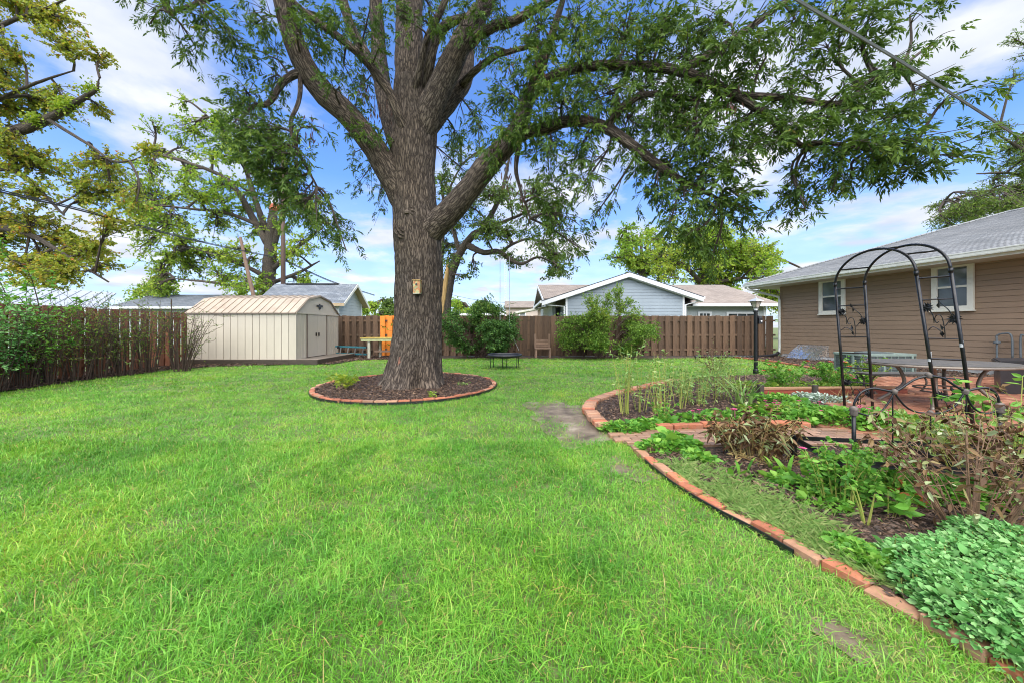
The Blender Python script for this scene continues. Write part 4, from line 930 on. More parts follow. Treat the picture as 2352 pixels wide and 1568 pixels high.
for ya in (22.4, 26.4):
    mb = MB(); frame_box(mb, (-10.56, ya, 2.66), (.04, 0, 0), (0, 24.4 - ya, 1.44), (0, 0, .2)); mb.build('rake_board', m_trim, t)
    mb = MB(); frame_box(mb, (-10.98, ya, 2.74), (.41, 0, 0), (0, 24.4 - ya, 1.44), (0, 0, .02)); mb.build('rafter_sheathing', m_tanwood, t)
mb = MB(); box(mb, (-16.2, 22.34, 2.68), (-10.52, 22.4, 2.86)); mb.build('fascia', m_tanwood, t)
mb = MB(); frame_box(mb, (-15.4, 24.25, 4.27), (3.6, 0, 0), (0, .3, 0), (0, 0, .06)); mb.build('ridge_vent', m_blackplastic, t)
mb = MB(); box(mb, (-11.0, 26.0, .2), (-10.96, 26.12, 3.0)); mb.build('corner_board', m_white, t)

t = thing('grey_roofed_house', 'low house with dark grey roof beyond the shed and reddish fence', 'house', (-24, 33, 0))
gable_roof_x(t, -33, -15.5, 29, 33, 37, 3.0, 4.35, 3.0, m_shdark)
mb = MB(); box(mb, (-32.5, 29.5, 0), (-16, 36.5, 3.0)); mb.build('wall', m_palesiding, t)
for x in (-29, -25, -21): window(t, (x, 29.5), (1, 0), (0, -1), 1.2, 1.2, 1.1, m_white, m_glass)
mb = MB(); box(mb, (-33, 28.94, 2.86), (-15.5, 29.0, 3.02)); mb.build('gutter', m_white, t)

t = thing('metal_roofed_barn', 'long building with pale metal roof beyond the reddish fence', 'building', (-26, 18, 0))
A_, B_ = np.array((-34.0, 15.5, 2.95)), np.array((-25.2, 21.6, 2.45)); up_ = np.array((-3.4, 4.2, 1.3))
mb = MB(); prism(mb, [A_, B_, B_ + up_, A_ + up_], (0, 0, .08)); ro = mb.build('roof', m_metalroof, t)
for k in range(22):
    p = A_ + (B_ - A_) * (k + .5) / 22; mb = MB(); frame_box(mb, p + (0, 0, .08), nrm(B_ - A_) * .04, up_, (0, 0, .04)); mb.build('seam', m_metalroof, ro)
mb = MB(); frame_box(mb, (*(A_ + up_ * .12)[:2], 0), (B_ - A_) * (1, 1, 0), (-.1, .12, 0), (0, 0, 2.25)); mb.build('wall', m_whitewall, t)
mb = MB(); frame_box(mb, A_ - (0, .05, .18), B_ - A_, (-.03, .04, 0), (0, 0, .2)); mb.build('fascia', m_white, t)

t = thing('white_building', 'low white flat-roofed building far beyond the back fence', 'building', (-2.6, 48, 0))
mb = MB(); box(mb, (-6.6, 46, 0), (-1.2, 52, 2.9)); mb.build('wall', m_whitewall, t)
mb = MB(); box(mb, (-6.8, 45.8, 2.9), (-1.0, 52.2, 3.15)); mb.build('parapet', m_white, t)
t = thing('beige_house', 'pinkish beige house with brown roof far beyond the back fence', 'house', (2, 52, 0))
mb = MB(); box(mb, (-0.8, 46, 0), (3.3, 54, 3.9)); mb.build('wall', m_pinkwall, t)
gable_roof_x(t, -1.0, 7.5, 45.5, 50, 54.5, 3.9, 5.0, 3.9, m_shbrown)
window(t, (0.9, 46), (1, 0), (0, -1), 0.9, 1.2, 2.3, m_white, m_glass)
mb = MB(); box(mb, (3.31, 47, 0), (7, 53, 3.6)); mb.build('wall', m_pinkwall, t)
t = thing('patio_roof', 'small cream porch roof between the grey house and the far beige house', 'roof', (1.6, 27, 0))
mb = MB(); prism(mb, [(0.2, 26, 2.35), (2.6, 26, 2.75), (2.6, 30, 2.95), (0.2, 30, 2.35)], (0, 0, .12)); mb.build('roof_panel', m_trim, t)
for x, y in ((0.4, 26.2), (2.3, 26.2), (0.4, 29.7)):
    mb = MB(); box(mb, (x, y, 0), (x + .1, y + .1, 2.36)); mb.build('post', m_trim, t)

# mast far behind, utility pole, leaning post and cables
mb = MB()
for k in range(3):
    a = k * 2.094; tube(mb, [(-2.85 + .45 * math.cos(a), 150 + .45 * math.sin(a), 0), (-2.85 + .4 * math.cos(a), 150 + .4 * math.sin(a), 34)], .1, 5)
for z in np.arange(1, 34, 1.0):
    q = [(-2.85 + .43 * math.cos(k * 2.094), 150 + .43 * math.sin(k * 2.094), z + .33 * k) for k in range(4)]; tube(mb, q, 0.05, 4)
tag(mb.build('radio_mast', m_mast, origin=(-2.85, 150, 0)), 'slender pale grey mast rising far beyond the swing', 'mast')
PX, PY = -16.15, 25.2
t = thing('utility_pole', 'dark wooden utility pole with transformer behind the garage', 'utility pole', (PX, PY, 0))
mb = MB(); tube(mb, [(PX, PY, -.2), (PX, PY, 6), (PX - .03, PY, 13.0)], [.16, .145, .12], 12); mb.build('pole', m_pole, t, smooth=True)
tc_ = np.array((PX - .5, PY - .12, 9.6)); mb = MB(); lathe(mb, tc_, [(.3, .3), (.33, .34), (.33, 1.0), (.3, 1.06), (.12, 1.12)], 18); tr = mb.build('transformer', m_transformer, t, smooth=False)
mb = MB(); lathe(mb, tc_, [(.28, 0), (.331, .03), (.331, .335)], 18); mb.build('orange_base', m_trorange, tr)
for k in (-.14, .14):
    mb = MB(); lathe(mb, tc_ + (k, 0, 1.1), [(.05, 0), (.06, .08), (.035, .1), (.055, .16), (.02, .26)], 8); mb.build('bushing', m_galv, tr)
mb = MB(); box(mb, tc_ + (.25, .02, .45), tc_ + (.52, .16, .85)); mb.build('bracket', m_galv, t)
mb = MB(); tube(mb, [P(583, 682, 24.5), P(568, 620, 24.5), P(552, 545, 24.5)], [.13, .12, .09], 8)
tag(mb.build('leaning_post', basic('pale_brown_post', (0.2, 0.13, 0.09), 0.8, 0.2, 3, VERT), origin=P(585, 690, 24.5)), 'thin pale brown post leaning beside the utility pole', 'post')
def cable(label, pts, r, mat, n=40, group=None, extra=None):
    mb = MB(); c = spline(pts, n); tube(mb, c, r, 6)
    if extra is not None: tube(mb, c + extra, r * 0.7, 6)
    return tag(mb.build('power_cable', mat, origin=c[0]), label, 'cable', group)
cable('thick twin cable from the utility pole out over the reddish fence', [P(-260, 372, 6.0), P(0, 441, 8.2), P(200, 488, 10.5), P(459, 556, 16.5), P(630, 592, 24.9)], 0.022, m_cable, extra=(0, 0, 0.045))
cable('thin cable below the twin cable left of the utility pole', [P(-200, 520, 12), P(0, 505, 15), P(300, 548, 19), P(640, 610, 25)], 0.012, m_cable)
cable('twin cable dropping from the utility pole behind the garage gable', [P(655, 598, 25), P(710, 624, 27), P(772, 650, 30), P(860, 678, 36)], 0.03, m_cable, extra=(0, 0, -0.07))
cable('thin far cable sagging beyond the mini trampoline', [P(1000, 668, 60), P(1100, 690, 58), P(1240, 700, 56)], 0.03, m_cable)
cable('thick grey service cable running over the arch to the house', [P(1600, -143, 2.9), P(1830, 2, 3.3), P(2050, 132, 3.7), P(2210, 233, 4.1), P(2352, 325, 4.6), P(2480, 410, 5.2)], 0.010, m_greycable, extra=(0.01, 0.0, 0.014))
# ------------------------------------------------------------------ trees
def limb(parent, pts, name='limb', mat=None, n=None, S=14, seed=0, rough=0.05, flare=True):
    """tapering limb through (x, y, Y, radius) reference points, with knotty unevenness"""
    q = np.array([(*P(x, y, Y), r) for x, y, Y, r in pts]); n = n or 8 * len(pts)
    c = spline(q, n); r = np.random.default_rng(seed)
    c[:, :3] += np.cumsum(r.normal(0, 0.006, (n, 3)), 0) * (np.linspace(0, 1, n)[:, None])
    d = 1 + rough * np.sin(np.linspace(0, 2 * math.pi, S, endpoint=False)[None, :] * 3 + np.linspace(0, 9, n)[:, None]) + r.normal(0, rough * 0.8, (n, S))
    mb = MB(); tubes(mb, c[None, :, :3], np.maximum(c[None, :, 3], 0.006), S, disp=d[None]); mb.build(name, mat or m_bark, parent, smooth=True)
    return c
def sprays(mb, pos, d, length, n_pairs=5, leaflet=0.11, ratio=0.31, droop=0.18, mat=0, tone=0.0):
    """compound leaves: pairs of leaflets along a drooping stalk"""
    N = len(pos); d = nrm(d); up = np.array([0, 0, 1.0]); side = nrm(np.cross(d, up + rand_unit(N) * 0.5))
    L = np.broadcast_to(length, (N,)); base = rng.random(N)
    PP, DD, LL, RR = [], [], [], []
    for k in range(n_pairs):
        f = 0.3 + 0.7 * (k + 0.5) / n_pairs
        p = pos + d * (L * f)[:, None] - up * (L * droop * f * f)[:, None]
        for sg in (-1, 1):
            dd = nrm(d * 0.7 + side * sg * 0.85 - up * 0.18 + rand_unit(N) * 0.35)
            PP.append(p); DD.append(dd); LL.append(leaflet * rng.uniform(0.75, 1.2, N)); RR.append(base)
    PP.append(pos + d * L[:, None] - up * (L * droop)[:, None]); DD.append(nrm(d - up * 0.5)); LL.append(leaflet * rng.uniform(.8, 1.25, N)); RR.append(base)
    PP, DD, LL, RR = np.concatenate(PP), np.concatenate(DD), np.concatenate(LL), np.concatenate(RR)
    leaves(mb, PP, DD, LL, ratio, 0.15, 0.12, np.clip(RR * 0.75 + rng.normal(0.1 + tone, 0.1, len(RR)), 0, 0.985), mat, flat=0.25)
def bough(fol, twg, anchor, c, rad, n_sub, per_sub, leaf, compound=True, hang=0.35, r0=0.016, tone=0.0, sub_len=None, ratio=0.45, leaf_d=None):
    """a twiggy bough: a curved stem from anchor to c, side twigs filling an ellipsoid, leaves along them"""
    anchor, c, rad = np.asarray(anchor, float), np.asarray(c, float), np.asarray(rad, float)
    mid = (anchor + c) / 2 + rng.normal(0, 0.12, 3) * np.linalg.norm(c - anchor) + np.array((0, 0, 0.12 * np.linalg.norm(c - anchor)))
    st = spline([anchor, mid, c], 8); tubes(twg, st[None], np.linspace(r0 * 1.5, r0 * 0.7, 8)[None], 5)
    u = rand_unit(n_sub) * (rng.random((n_sub, 1)) ** 0.45); tip = c + u * rad; tip[:, 2] -= hang * rad[2] * rng.random(n_sub)
    s0 = st[rng.integers(3, 8, n_sub)]
    m = (s0 + tip) / 2 + rng.normal(0, 0.08, (n_sub, 3)) * np.linalg.norm(tip - s0, axis=1, keepdims=True) + np.array((0, 0, 0.06))
    tt = np.linspace(0, 1, 6)[None, :, None]; sub = s0[:, None] * (1 - tt) ** 2 + 2 * m[:, None] * tt * (1 - tt) + tip[:, None] * tt ** 2
    tubes(twg, sub, np.linspace(r0 * 0.5, r0 * 0.16, 6)[None] * np.ones((n_sub, 1)), 4)
    f = rng.uniform(0.35, 1.0, (n_sub, per_sub)); f[:, 0] = 1.0
    i = np.minimum((f * 5).astype(int), 4); fr = (f * 5 - i)[..., None]; ii = np.arange(n_sub)[:, None]
    pos = (sub[ii, i] * (1 - fr) + sub[ii, i + 1] * fr).reshape(-1, 3); dr = nrm(sub[ii, i + 1] - sub[ii, i]).reshape(-1, 3)
    n = len(pos)
    if compound: sprays(fol, pos, dr * 0.5 + rand_unit(n) * 0.8 - np.array((0, 0, 0.25)), leaf * rng.uniform(1.6, 2.6, n), leaflet=leaf, tone=tone)
    else:
        k = 3; pos = np.repeat(pos, k, 0); dr = np.repeat(dr, k, 0)
        leaves(fol, pos + rng.normal(0, leaf * 0.35, pos.shape), dr * 0.35 + rand_unit(n * k) - np.array((0, 0, .15)), leaf * rng.uniform(0.6, 1.25, n * k), ratio, 0.15, 0.1, np.clip(np.repeat(rng.random(n), k) * 0.7 + rng.normal(.15 + tone, .12, n * k), 0, 1), flat=0.35)

def nearest(skel, c):
    d = np.linalg.norm(skel - c, axis=1) + 0.6 * np.maximum(0, c[2] - skel[:, 2]) * 0; return skel[np.argmin(d)]

# the big pecan
t = thing('pecan_tree', 'huge pecan tree with grey furrowed trunk standing in the brick ring', 'tree', TREE)
TY = 8.1
prof = [(950, 905, .80), (951, 885, .70), (952, 862, .62), (954, 830, .565), (956, 800, .54), (959, 750, .52), (961, 700, .51), (962, 600, .50), (958, 525, .51), (953, 470, .48), (948, 400, .48), (949, 340, .50), (951, 290, .49), (948, 240, .43), (944, 190, .36)]
c = spline(np.array([(*P(x, y, TY), r) for x, y, r in prof]), 230); K, S = len(c), 96
th = np.linspace(0, 2 * math.pi, S, endpoint=False)
zz = c[:, 2][:, None]
lob = 0.15 * np.sin(5 * th + 0.6) + 0.11 * np.sin(8 * th + 2.1) + 0.07 * np.sin(3 * th + 1)
D = 1 + lob[None] * np.exp(-np.maximum(zz, 0) / 0.55) + 0.018 * np.sin(4 * th + zz * 0.8) + 0.02 * np.sin(3 * th - zz * 1.3 + 1)
fis = vnoise(np.repeat(th[None] * 9, K, 0) + 0.25 * np.sin(zz * 5), np.repeat(zz * 2.2, S, 1), 1.0, 70); fis2 = vnoise(np.repeat(th[None] * 17, K, 0), np.repeat(zz * 4.5, S, 1) + 0.3 * np.sin(th * 7)[None], 1.0, 71)
D += -0.055 * np.abs(fis - 0.5) * 2 * 0 + 0.075 * (np.abs(fis - 0.5) * 2) ** 0.7 - 0.03 + 0.045 * (fis2 - 0.5)
mb = MB(); tubes(mb, c[None, :, :3], c[None, :, 3], S, disp=D[None]); trunk = mb.build('trunk', m_bark, t, smooth=True)
mb = MB(); kc = P(937, 512, TY - .46)
for k in range(3):
    a = np.linspace(0.3, 2 * math.pi - .3, 18); rr = .30 - .06 * k
    q = kc + np.stack((rr * np.cos(a - 1.57) * 1.1, 0.05 * np.sin(a * 2) - .02 * k + .12 * np.abs(np.cos(a - 1.57)), rr * np.sin(a - 1.57) * 1.15), 1); tube(mb, q, 0.035 - .006 * k, 6)
mb.build('knot', m_bark, trunk, smooth=True)
mb = MB(); lathe(mb, P(935, 487, TY - .5), [(.05, -.04), (.06, 0), (.03, .04)], 8); mb.build('cut_stub', m_bark, trunk)
mb = MB(); sc = P(917, 838, TY - .56); prism(mb, [sc + (-.03, 0.02, -.24), sc + (.04, 0, -.2), sc + (.05, 0.01, 0), sc + (.03, .03, .2), sc + (-.02, 0.04, .16), sc + (-.045, .03, 0)], (0, .1, 0)); mb.build('scar', basic('reddish_scar', (0.19, 0.085, 0.055), 0.8, 0.45, 10, dirt=(0.16, 0.12, 0.08), dirt_scale=6), trunk)
skel = [c[120:, :3]]
LB = [
 [(950, 520, 8.15, .22), (925, 450, 8.05, .36), (899, 400, 7.9, .33), (858, 337, 7.75, .28), (809, 274, 7.6, .27), (729, 197, 7.35, .26), (683, 116, 7.2, .225), (655, 21, 7.1, .2), (640, -80, 7.0, .17), (610, -220, 6.9, .12), (560, -380, 6.8, .06)],
 [(948, 350, 8.1, .3), (946, 280, 8.1, .40), (941, 200, 8.1, .34), (940, 100, 8.1, .33), (941, 0, 8.1, .31), (945, -150, 8.1, .26), (935, -350, 8.2, .18), (950, -560, 8.3, .08)],
 [(940, 400, 8.15, .2), (912, 320, 8.4, .27), (888, 240, 8.6, .24), (873, 141, 8.8, .20), (866, 35, 9.0, .18), (858, -120, 9.2, .13), (840, -320, 9.4, .06)],
 [(885, 215, 8.6, .18), (859, 158, 8.7, .15), (809, 70, 8.9, .13), (788, 0, 9.0, .12), (750, -140, 9.2, .06)],
 [(945, 340, 8.0, .08), (930, 300, 7.72, .13), (905, 240, 7.5, .105), (887, 200, 7.45, .1), (823, 123, 7.3, .09), (736, 56, 7.1, .075), (690, 20, 7.0, .05), (640, -30, 6.9, .03)],
 [(950, 370, 8.1, .2), (966, 310, 8.0, .34), (999, 228, 7.8, .3), (1052, 116, 7.6, .26), (1087, 53, 7.5, .23), (1122, 0, 7.4, .18), (1180, -120, 7.2, .13), (1260, -260, 7.0, .06)],
 [(1070, 105, 7.6, .16), (1100, 80, 7.4, .12), (1140, 58, 7.1, .10), (1182, 46, 6.9, .095), (1250, 10, 6.6, .07), (1340, -40, 6.2, .04)],
 [(955, 350, 8.15, .2), (985, 280, 8.2, .33), (1040, 220, 8.3, .25), (1070, 180, 8.4, .2), (1080, 100, 8.6, .16), (1110, 0, 8.8, .12), (1150, -140, 9.0, .06)],
 [(1062, 195, 8.1, .11), (1090, 165, 7.8, .08), (1140, 131, 7.5, .07), (1200, 115, 7.2, .05), (1290, 90, 6.8, .03)],
 [(945, 260, 8.05, .06), (952, 205, 7.78, .1), (962, 165, 7.65, .085), (978, 98, 7.5, .08), (1017, 18, 7.3, .075), (1050, -60, 7.2, .06), (1080, -160, 7.1, .03)],
 [(975, 210, 7.95, .08), (985, 155, 7.78, .13), (995, 110, 7.7, .12), (1010, 76, 7.65, .12), (1040, 50, 7.5, .1), (1075, 36, 7.4, .07), (1120, 28, 7.2, .04)],
 [(945, 590, 8.15, .2), (972, 545, 8.02, .33), (1006, 512, 7.85, .32), (1052, 468, 7.6, .29), (1122, 380, 7.2, .25), (1175, 320, 6.95, .22), (1200, 270, 6.8, .17), (1225, 200, 6.7, .13), (1260, 110, 6.6, .09), (1300, -20, 6.5, .05)],
 [(1180, 318, 6.95, .16), (1215, 302, 6.75, .135), (1255, 297, 6.5, .12), (1291, 281, 6.3, .11), (1345, 278, 6.0, .1), (1399, 296, 5.8, .095), (1467, 345, 5.6, .085), (1530, 390, 5.5, .07), (1590, 425, 5.45, .05), (1650, 455, 5.4, .025)],
 [(1215, 225, 6.7, .13), (1270, 175, 6.4, .1), (1348, 154, 6.0, .09), (1450, 152, 5.7, .085), (1560, 165, 5.4, .08), (1684, 219, 5.2, .07), (1786, 290, 5.1, .055), (1831, 335, 5.05, .04), (1870, 330, 5.0, .03)],
 [(1560, 165, 5.4, .07), (1640, 120, 5.2, .06), (1730, 60, 5.05, .05), (1800, 10, 4.9, .04), (1900, -60, 4.8, .02)],
 [(1684, 219, 5.2, .06), (1800, 225, 5.0, .05), (1930, 239, 4.85, .04), (1985, 190, 4.8, .03), (2060, 160, 4.75, .018)],
 [(1850, 330, 5.0, .035), (1930, 330, 4.85, .03), (2010, 345, 4.8, .022), (2090, 340, 4.75, .014)],
 [(1390, 295, 5.8, .07), (1440, 240, 5.7, .06), (1500, 215, 5.6, .05), (1600, 230, 5.5, .04)],
 [(700, 165, 7.3, .1), (670, 175, 7.1, .085), (648, 192, 7.0, .07), (615, 240, 6.9, .055), (580, 245, 6.8, .04), (545, 275, 6.7, .025)],
 [(690, 170, 7.2, .05), (687, 230, 7.0, .045), (668, 285, 6.9, .04), (688, 350, 6.8, .03), (730, 430, 6.7, .02)],
 [(640, -60, 7.0, .12), (560, -40, 6.7, .08), (480, 0, 6.5, .05), (400, 40, 6.3, .025)],
 [(1192, 330, 6.9, .06), (1185, 390, 6.8, .045), (1195, 440, 6.75, .03), (1215, 500, 6.7, .015)],
]
for i, L_ in enumerate(LB):
    L_ = [(x, y, Y, r * .9) for x, y, Y, r in L_]
    cc = limb(t, L_, 'limb' if L_[0][3] > .12 else 'branch', seed=i, S=24 if L_[0][3] > .2 else 10, n=40 if L_[0][3] > .2 else 22, rough=0.035)
    skel.append(cc[2:, :3])
skel = np.concatenate(skel)
fol, twg = MB(), MB()
# leafy boughs: x, y, rx, ry (reference pixels), depth, how full
BL = [(560, 200, 50, 45, 6.6, .9), (610, 380, 60, 55, 6.6, 1.4), (560, 340, 50, 50, 6.6, 1.1), (670, 350, 50, 55, 6.7, 1.1), (690, 480, 50, 45, 6.6, 1.2), (640, 450, 50, 45, 6.7, 1.0), (740, 530, 40, 35, 6.6, .9), (620, 180, 45, 40, 6.8, .7), (540, 280, 35, 40, 6.6, .7), (600, 300, 60, 60, 6.7, 1.2),
      (760, 20, 60, 45, 6.6, .9), (690, 80, 50, 50, 6.8, .8), (820, 90, 45, 45, 6.9, .6), (850, 20, 45, 40, 6.6, .8), (910, 20, 35, 35, 6.6, .6), (990, 20, 45, 35, 6.9, .8), (1060, 60, 40, 35, 6.9, .6), (1120, 110, 40, 35, 6.9, .5), (870, 110, 25, 25, 6.9, .3), (780, 200, 40, 40, 6.9, .5), (800, 310, 30, 30, 7.2, .4), (870, 300, 22, 30, 7.2, .4),
      (380, 15, 90, 40, 6.4, .7), (470, 40, 90, 60, 6.5, 1), (540, 90, 80, 60, 6.6, .9), (600, 40, 70, 60, 6.8, 1), (450, 110, 60, 40, 6.5, .5), (620, 130, 60, 50, 6.8, .6), (345, 55, 30, 25, 6.3, .5),
      (545, 225, 45, 45, 6.6, .6), (580, 300, 65, 60, 6.7, 1.1), (620, 340, 70, 60, 6.7, 1.2), (600, 250, 60, 50, 6.8, .7), (650, 400, 60, 50, 6.7, 1.2), (700, 440, 60, 55, 6.7, 1.1), (670, 300, 50, 50, 6.9, .6), (740, 470, 40, 40, 6.7, .7), (770, 520, 35, 30, 6.7, .7), (795, 575, 18, 30, 6.6, .5), (725, 290, 25, 25, 6.8, .2),
      (740, 110, 60, 60, 7.4, .7), (700, 40, 60, 50, 7.2, .8), (790, 150, 60, 60, 7.6, .6), (770, 50, 50, 50, 7.8, .7), (830, 200, 50, 60, 8.8, .6), (840, 60, 50, 60, 9.3, .9), (820, 250, 45, 45, 7.6, .5), (850, 320, 35, 35, 7.4, .5),
      (840, 400, 35, 90, 9.6, .8), (868, 460, 25, 60, 9.8, .6), (815, 350, 25, 50, 9.8, .5),
      (905, 30, 40, 50, 7.0, .6), (1000, 40, 50, 50, 8.6, .9), (1050, 90, 50, 45, 8.9, .7), (1100, 30, 70, 50, 7.2, 1), (1150, 20, 60, 40, 7, .9), (1020, 190, 40, 40, 9, .3),
      (1040, 330, 45, 70, 9.2, 1), (1075, 400, 40, 60, 9.2, .8), (1100, 290, 60, 60, 8.2, 1), (1150, 240, 60, 50, 7.2, 1), (1130, 350, 50, 40, 6.6, .8), (1180, 200, 60, 50, 6.8, .8),
      (1230, 60, 80, 60, 6.4, 1.5), (1330, 50, 90, 60, 6.2, 1.5), (1240, 160, 80, 60, 6.2, 1.4), (1330, 150, 90, 60, 6, 1.6), (1290, 235, 90, 50, 5.9, 1.7), (1390, 215, 70, 60, 5.6, 1.4), (1240, 270, 70, 50, 6.2, 1.5), (1180, 290, 60, 45, 6.4, 1.2), (1260, 350, 90, 50, 6.4, 1.1), (1340, 330, 70, 50, 6.0, 1.1),
      (1230, 430, 60, 50, 6.6, .9), (1290, 440, 70, 50, 6.6, .9), (1340, 420, 60, 60, 6.3, .7), (1290, 530, 80, 45, 6.9, 1.1), (1240, 500, 50, 40, 6.9, .8), (1330, 570, 40, 30, 6.9, .6), (1370, 490, 40, 50, 6.5, .4),
      (1430, 50, 90, 60, 5.9, 1.5), (1530, 40, 90, 55, 5.6, 1.6), (1620, 50, 80, 50, 5.3, 1.4), (1470, 130, 90, 60, 5.7, 1.5), (1570, 130, 90, 55, 5.4, 1.5), (1660, 130, 80, 50, 5.2, 1.2), (1480, 200, 80, 45, 5.6, 1.2), (1560, 220, 90, 50, 5.4, 1.6), (1650, 230, 80, 50, 5.2, 1.6), (1450, 280, 60, 50, 5.7, 1.1), (1520, 290, 70, 50, 5.5, 1.3), (1610, 300, 80, 50, 5.3, 1.6), (1700, 290, 70, 50, 5.1, 1.5),
      (1460, 370, 60, 50, 5.6, 1.0), (1540, 370, 70, 45, 5.5, 1.1), (1620, 380, 70, 50, 5.4, 1.3), (1690, 370, 60, 45, 5.2, 1.1), (1500, 440, 55, 45, 5.6, .9), (1570, 450, 65, 50, 5.5, 1.1), (1640, 460, 60, 45, 5.4, 1.2), (1700, 455, 45, 40, 5.3, .7), (1600, 530, 50, 50, 5.6, 1.1), (1640, 580, 35, 45, 5.6, .8), (1540, 510, 40, 40, 5.6, .7), (1690, 520, 40, 40, 5.5, .6), (1720, 480, 30, 25, 5.3, .5),
      (1740, 60, 60, 50, 5.0, .9), (1830, 50, 70, 50, 4.9, 1.1), (1920, 40, 70, 45, 4.8, 1.1), (2000, 30, 50, 40, 4.8, .9), (1900, 110, 80, 45, 4.8, 1.0), (1980, 110, 50, 35, 4.8, .7), (1760, 130, 60, 40, 5, .7), (2090, 35, 40, 22, 4.75, .5), (1830, 170, 50, 35, 5, .6),
      (1760, 230, 60, 40, 5.1, 1.0), (1800, 300, 60, 45, 5, 1.2), (1870, 280, 60, 40, 4.9, 1.2), (1940, 200, 70, 35, 4.8, 1.1), (2020, 200, 70, 35, 4.75, 1.2), (2100, 215, 60, 28, 4.7, 1.0), (2170, 230, 40, 20, 4.7, .6), (1960, 270, 70, 40, 4.8, 1.1), (2050, 270, 60, 35, 4.75, .9), (1920, 350, 60, 40, 4.85, 1.1), (2000, 340, 70, 40, 4.8, 1.2), (2080, 330, 60, 35, 4.75, 1.3), (2140, 360, 50, 35, 4.7, 1.0), (2060, 130, 60, 25, 4.75, .5), (2150, 100, 40, 14, 4.7, .4),
      (1840, 380, 50, 35, 5, .9), (1960, 400, 60, 30, 4.85, .7), (1910, 440, 40, 25, 4.9, .5), (1830, 440, 40, 40, 5, .9), (1850, 480, 22, 22, 5, .7), (2060, 400, 60, 25, 4.8, .7)]
for x, y, rx, ry, Y, k in BL:
    Y = Y + rng.uniform(-.25, .25); cpt = P(x, y, Y); r = np.array((rx / F * Y, 0.5 + 0.004 * rx, ry / F * Y)) * 1.05
    n = max(3, int(15 * k * math.sqrt(rx * ry / 3000.0)))
    bough(fol, twg, nearest(skel, cpt), cpt, r, n, 5, 0.080, tone=-0.02 + (0.06 if y < 260 and 1180 < x < 1500 else 0))
# the crown carries on above and behind the picture
for k in range(75):
    a = rng.uniform(0, 2 * math.pi); rr = rng.uniform(1.0, 7.2); z = rng.uniform(9.2, 15.5) - rr * 0.25
    cpt = np.array((TREE[0] + rr * math.cos(a) * 1.1 + 0.6, TREE[1] + rr * math.sin(a) * .75 - .4, z))
    if CH + (HY + 40) / F * cpt[1] > z - .6 and abs(cpt[0]) < 1.45 * cpt[1]: cpt[2] = CH + (HY + 40) / F * cpt[1] + 1.2
    bough(fol, twg, nearest(skel, cpt), cpt, (1.1, 1.0, .75), 9, 3, 0.14, r0=0.03)
fo = fol.build('crown', m_pecan, t); tag(fo, kind='stuff'); tag(twg.build('twigs', m_twig, t), kind='stuff')
# dry brown tassels of dead leaves among the branches
dry = MB()
for x, y, Y in ((830, 190, 7.6), (838, 215, 7.7), (900, 240, 7.6), (1180, 150, 6.9), (1100, 110, 7.3), (1240, 150, 6.2), (1680, 240, 5.15), (1600, 300, 5.3), (790, 230, 7.5), (715, 300, 6.9), (1165, 410, 6.8), (1205, 455, 6.7), (860, 250, 7.7), (1345, 255, 5.9)):
    dry = MB(); p = P(x, y, Y); n = 26; q = p + rng.normal(0, .08, (n, 3)) * (1, 1, 2.2); leaves(dry, q, rand_unit(n) * .4 - (0, 0, 1), .12, .22, rnd=rng.random(n)); tube(dry, [p + (0, 0, .3), p, p - (0, 0, .2)], .004, 4); tag(dry.build('withered_tassel', m_deadtwig, t), kind='stuff')

# bird box on the trunk
bb = P(957, 659, TY - .62); t = thing('bird_box', 'small painted bird box fixed to the big trunk', 'bird box', bb)
m_bbox, _nt, _b = new_mat('painted_box'); _n = noise(_nt, 9, 3, .6)
_nt.links.new(ramp(_nt, _n, [(.3, (.10, .25, .22)), (.45, (.40, .33, .12)), (.53, (.36, .09, .03)), (.6, (.20, .27, .12)), (.8, (.33, .31, .18))]), _b.inputs['Base Color'])
mb = MB(); box(mb, bb + (-.072, -.02, -.135), bb + (.072, .12, .13)); mb.build('body', m_bbox, t)
mb = MB(); box(mb, bb + (-.082, -.04, .131), bb + (.082, .12, .144)); mb.build('lid', m_palewood, t)
mb = MB(); tube(mb, [bb + (0, -.03, .05), bb + (0, -.021, .05)], .022, 12); mb.build('entrance', m_blackplastic, t)
mb = MB(); box(mb, bb + (-.066, -.035, -.149), bb + (.066, .1, -.136)); mb.build('floor', m_paleleg, t)

def bg_tree(name, label, base, trunk_pts, limbs, blobs, leaf, fmat, n_sub=14, per=4, bmat=None, ratio=0.55, extra=0, group=None, tone=0.0):
    t = thing(name, label, 'tree', base, group); sk = []
    for i, L_ in enumerate([trunk_pts] + limbs):
        L_ = [(x, y, Y, r * (.8 if Y > 30 else 1)) for x, y, Y, r in L_]
        cc = limb(t, L_, 'trunk' if i == 0 else 'limb', bmat or m_barkfar, seed=i + 40, S=10, rough=.05); sk.append(cc[2:, :3])
    sk = np.concatenate(sk); fl, tw = MB(), MB()
    for x, y, rx, ry, Y, k in blobs:
        Y += rng.uniform(-.05, .05) * Y * .6; cpt = P(x, y, Y); r = np.array((rx / F * Y, max(rx, ry) / F * Y * .9, ry / F * Y))
        bough(fl, tw, nearest(sk, cpt), cpt, r, max(3, int(n_sub * k)), per, leaf, False, 0.2, r0=0.0022 * Y, ratio=ratio, tone=tone)
    tag(fl.build('crown', fmat, t), kind='stuff'); tag(tw.build('twigs', m_twig, t), kind='stuff')
    return t
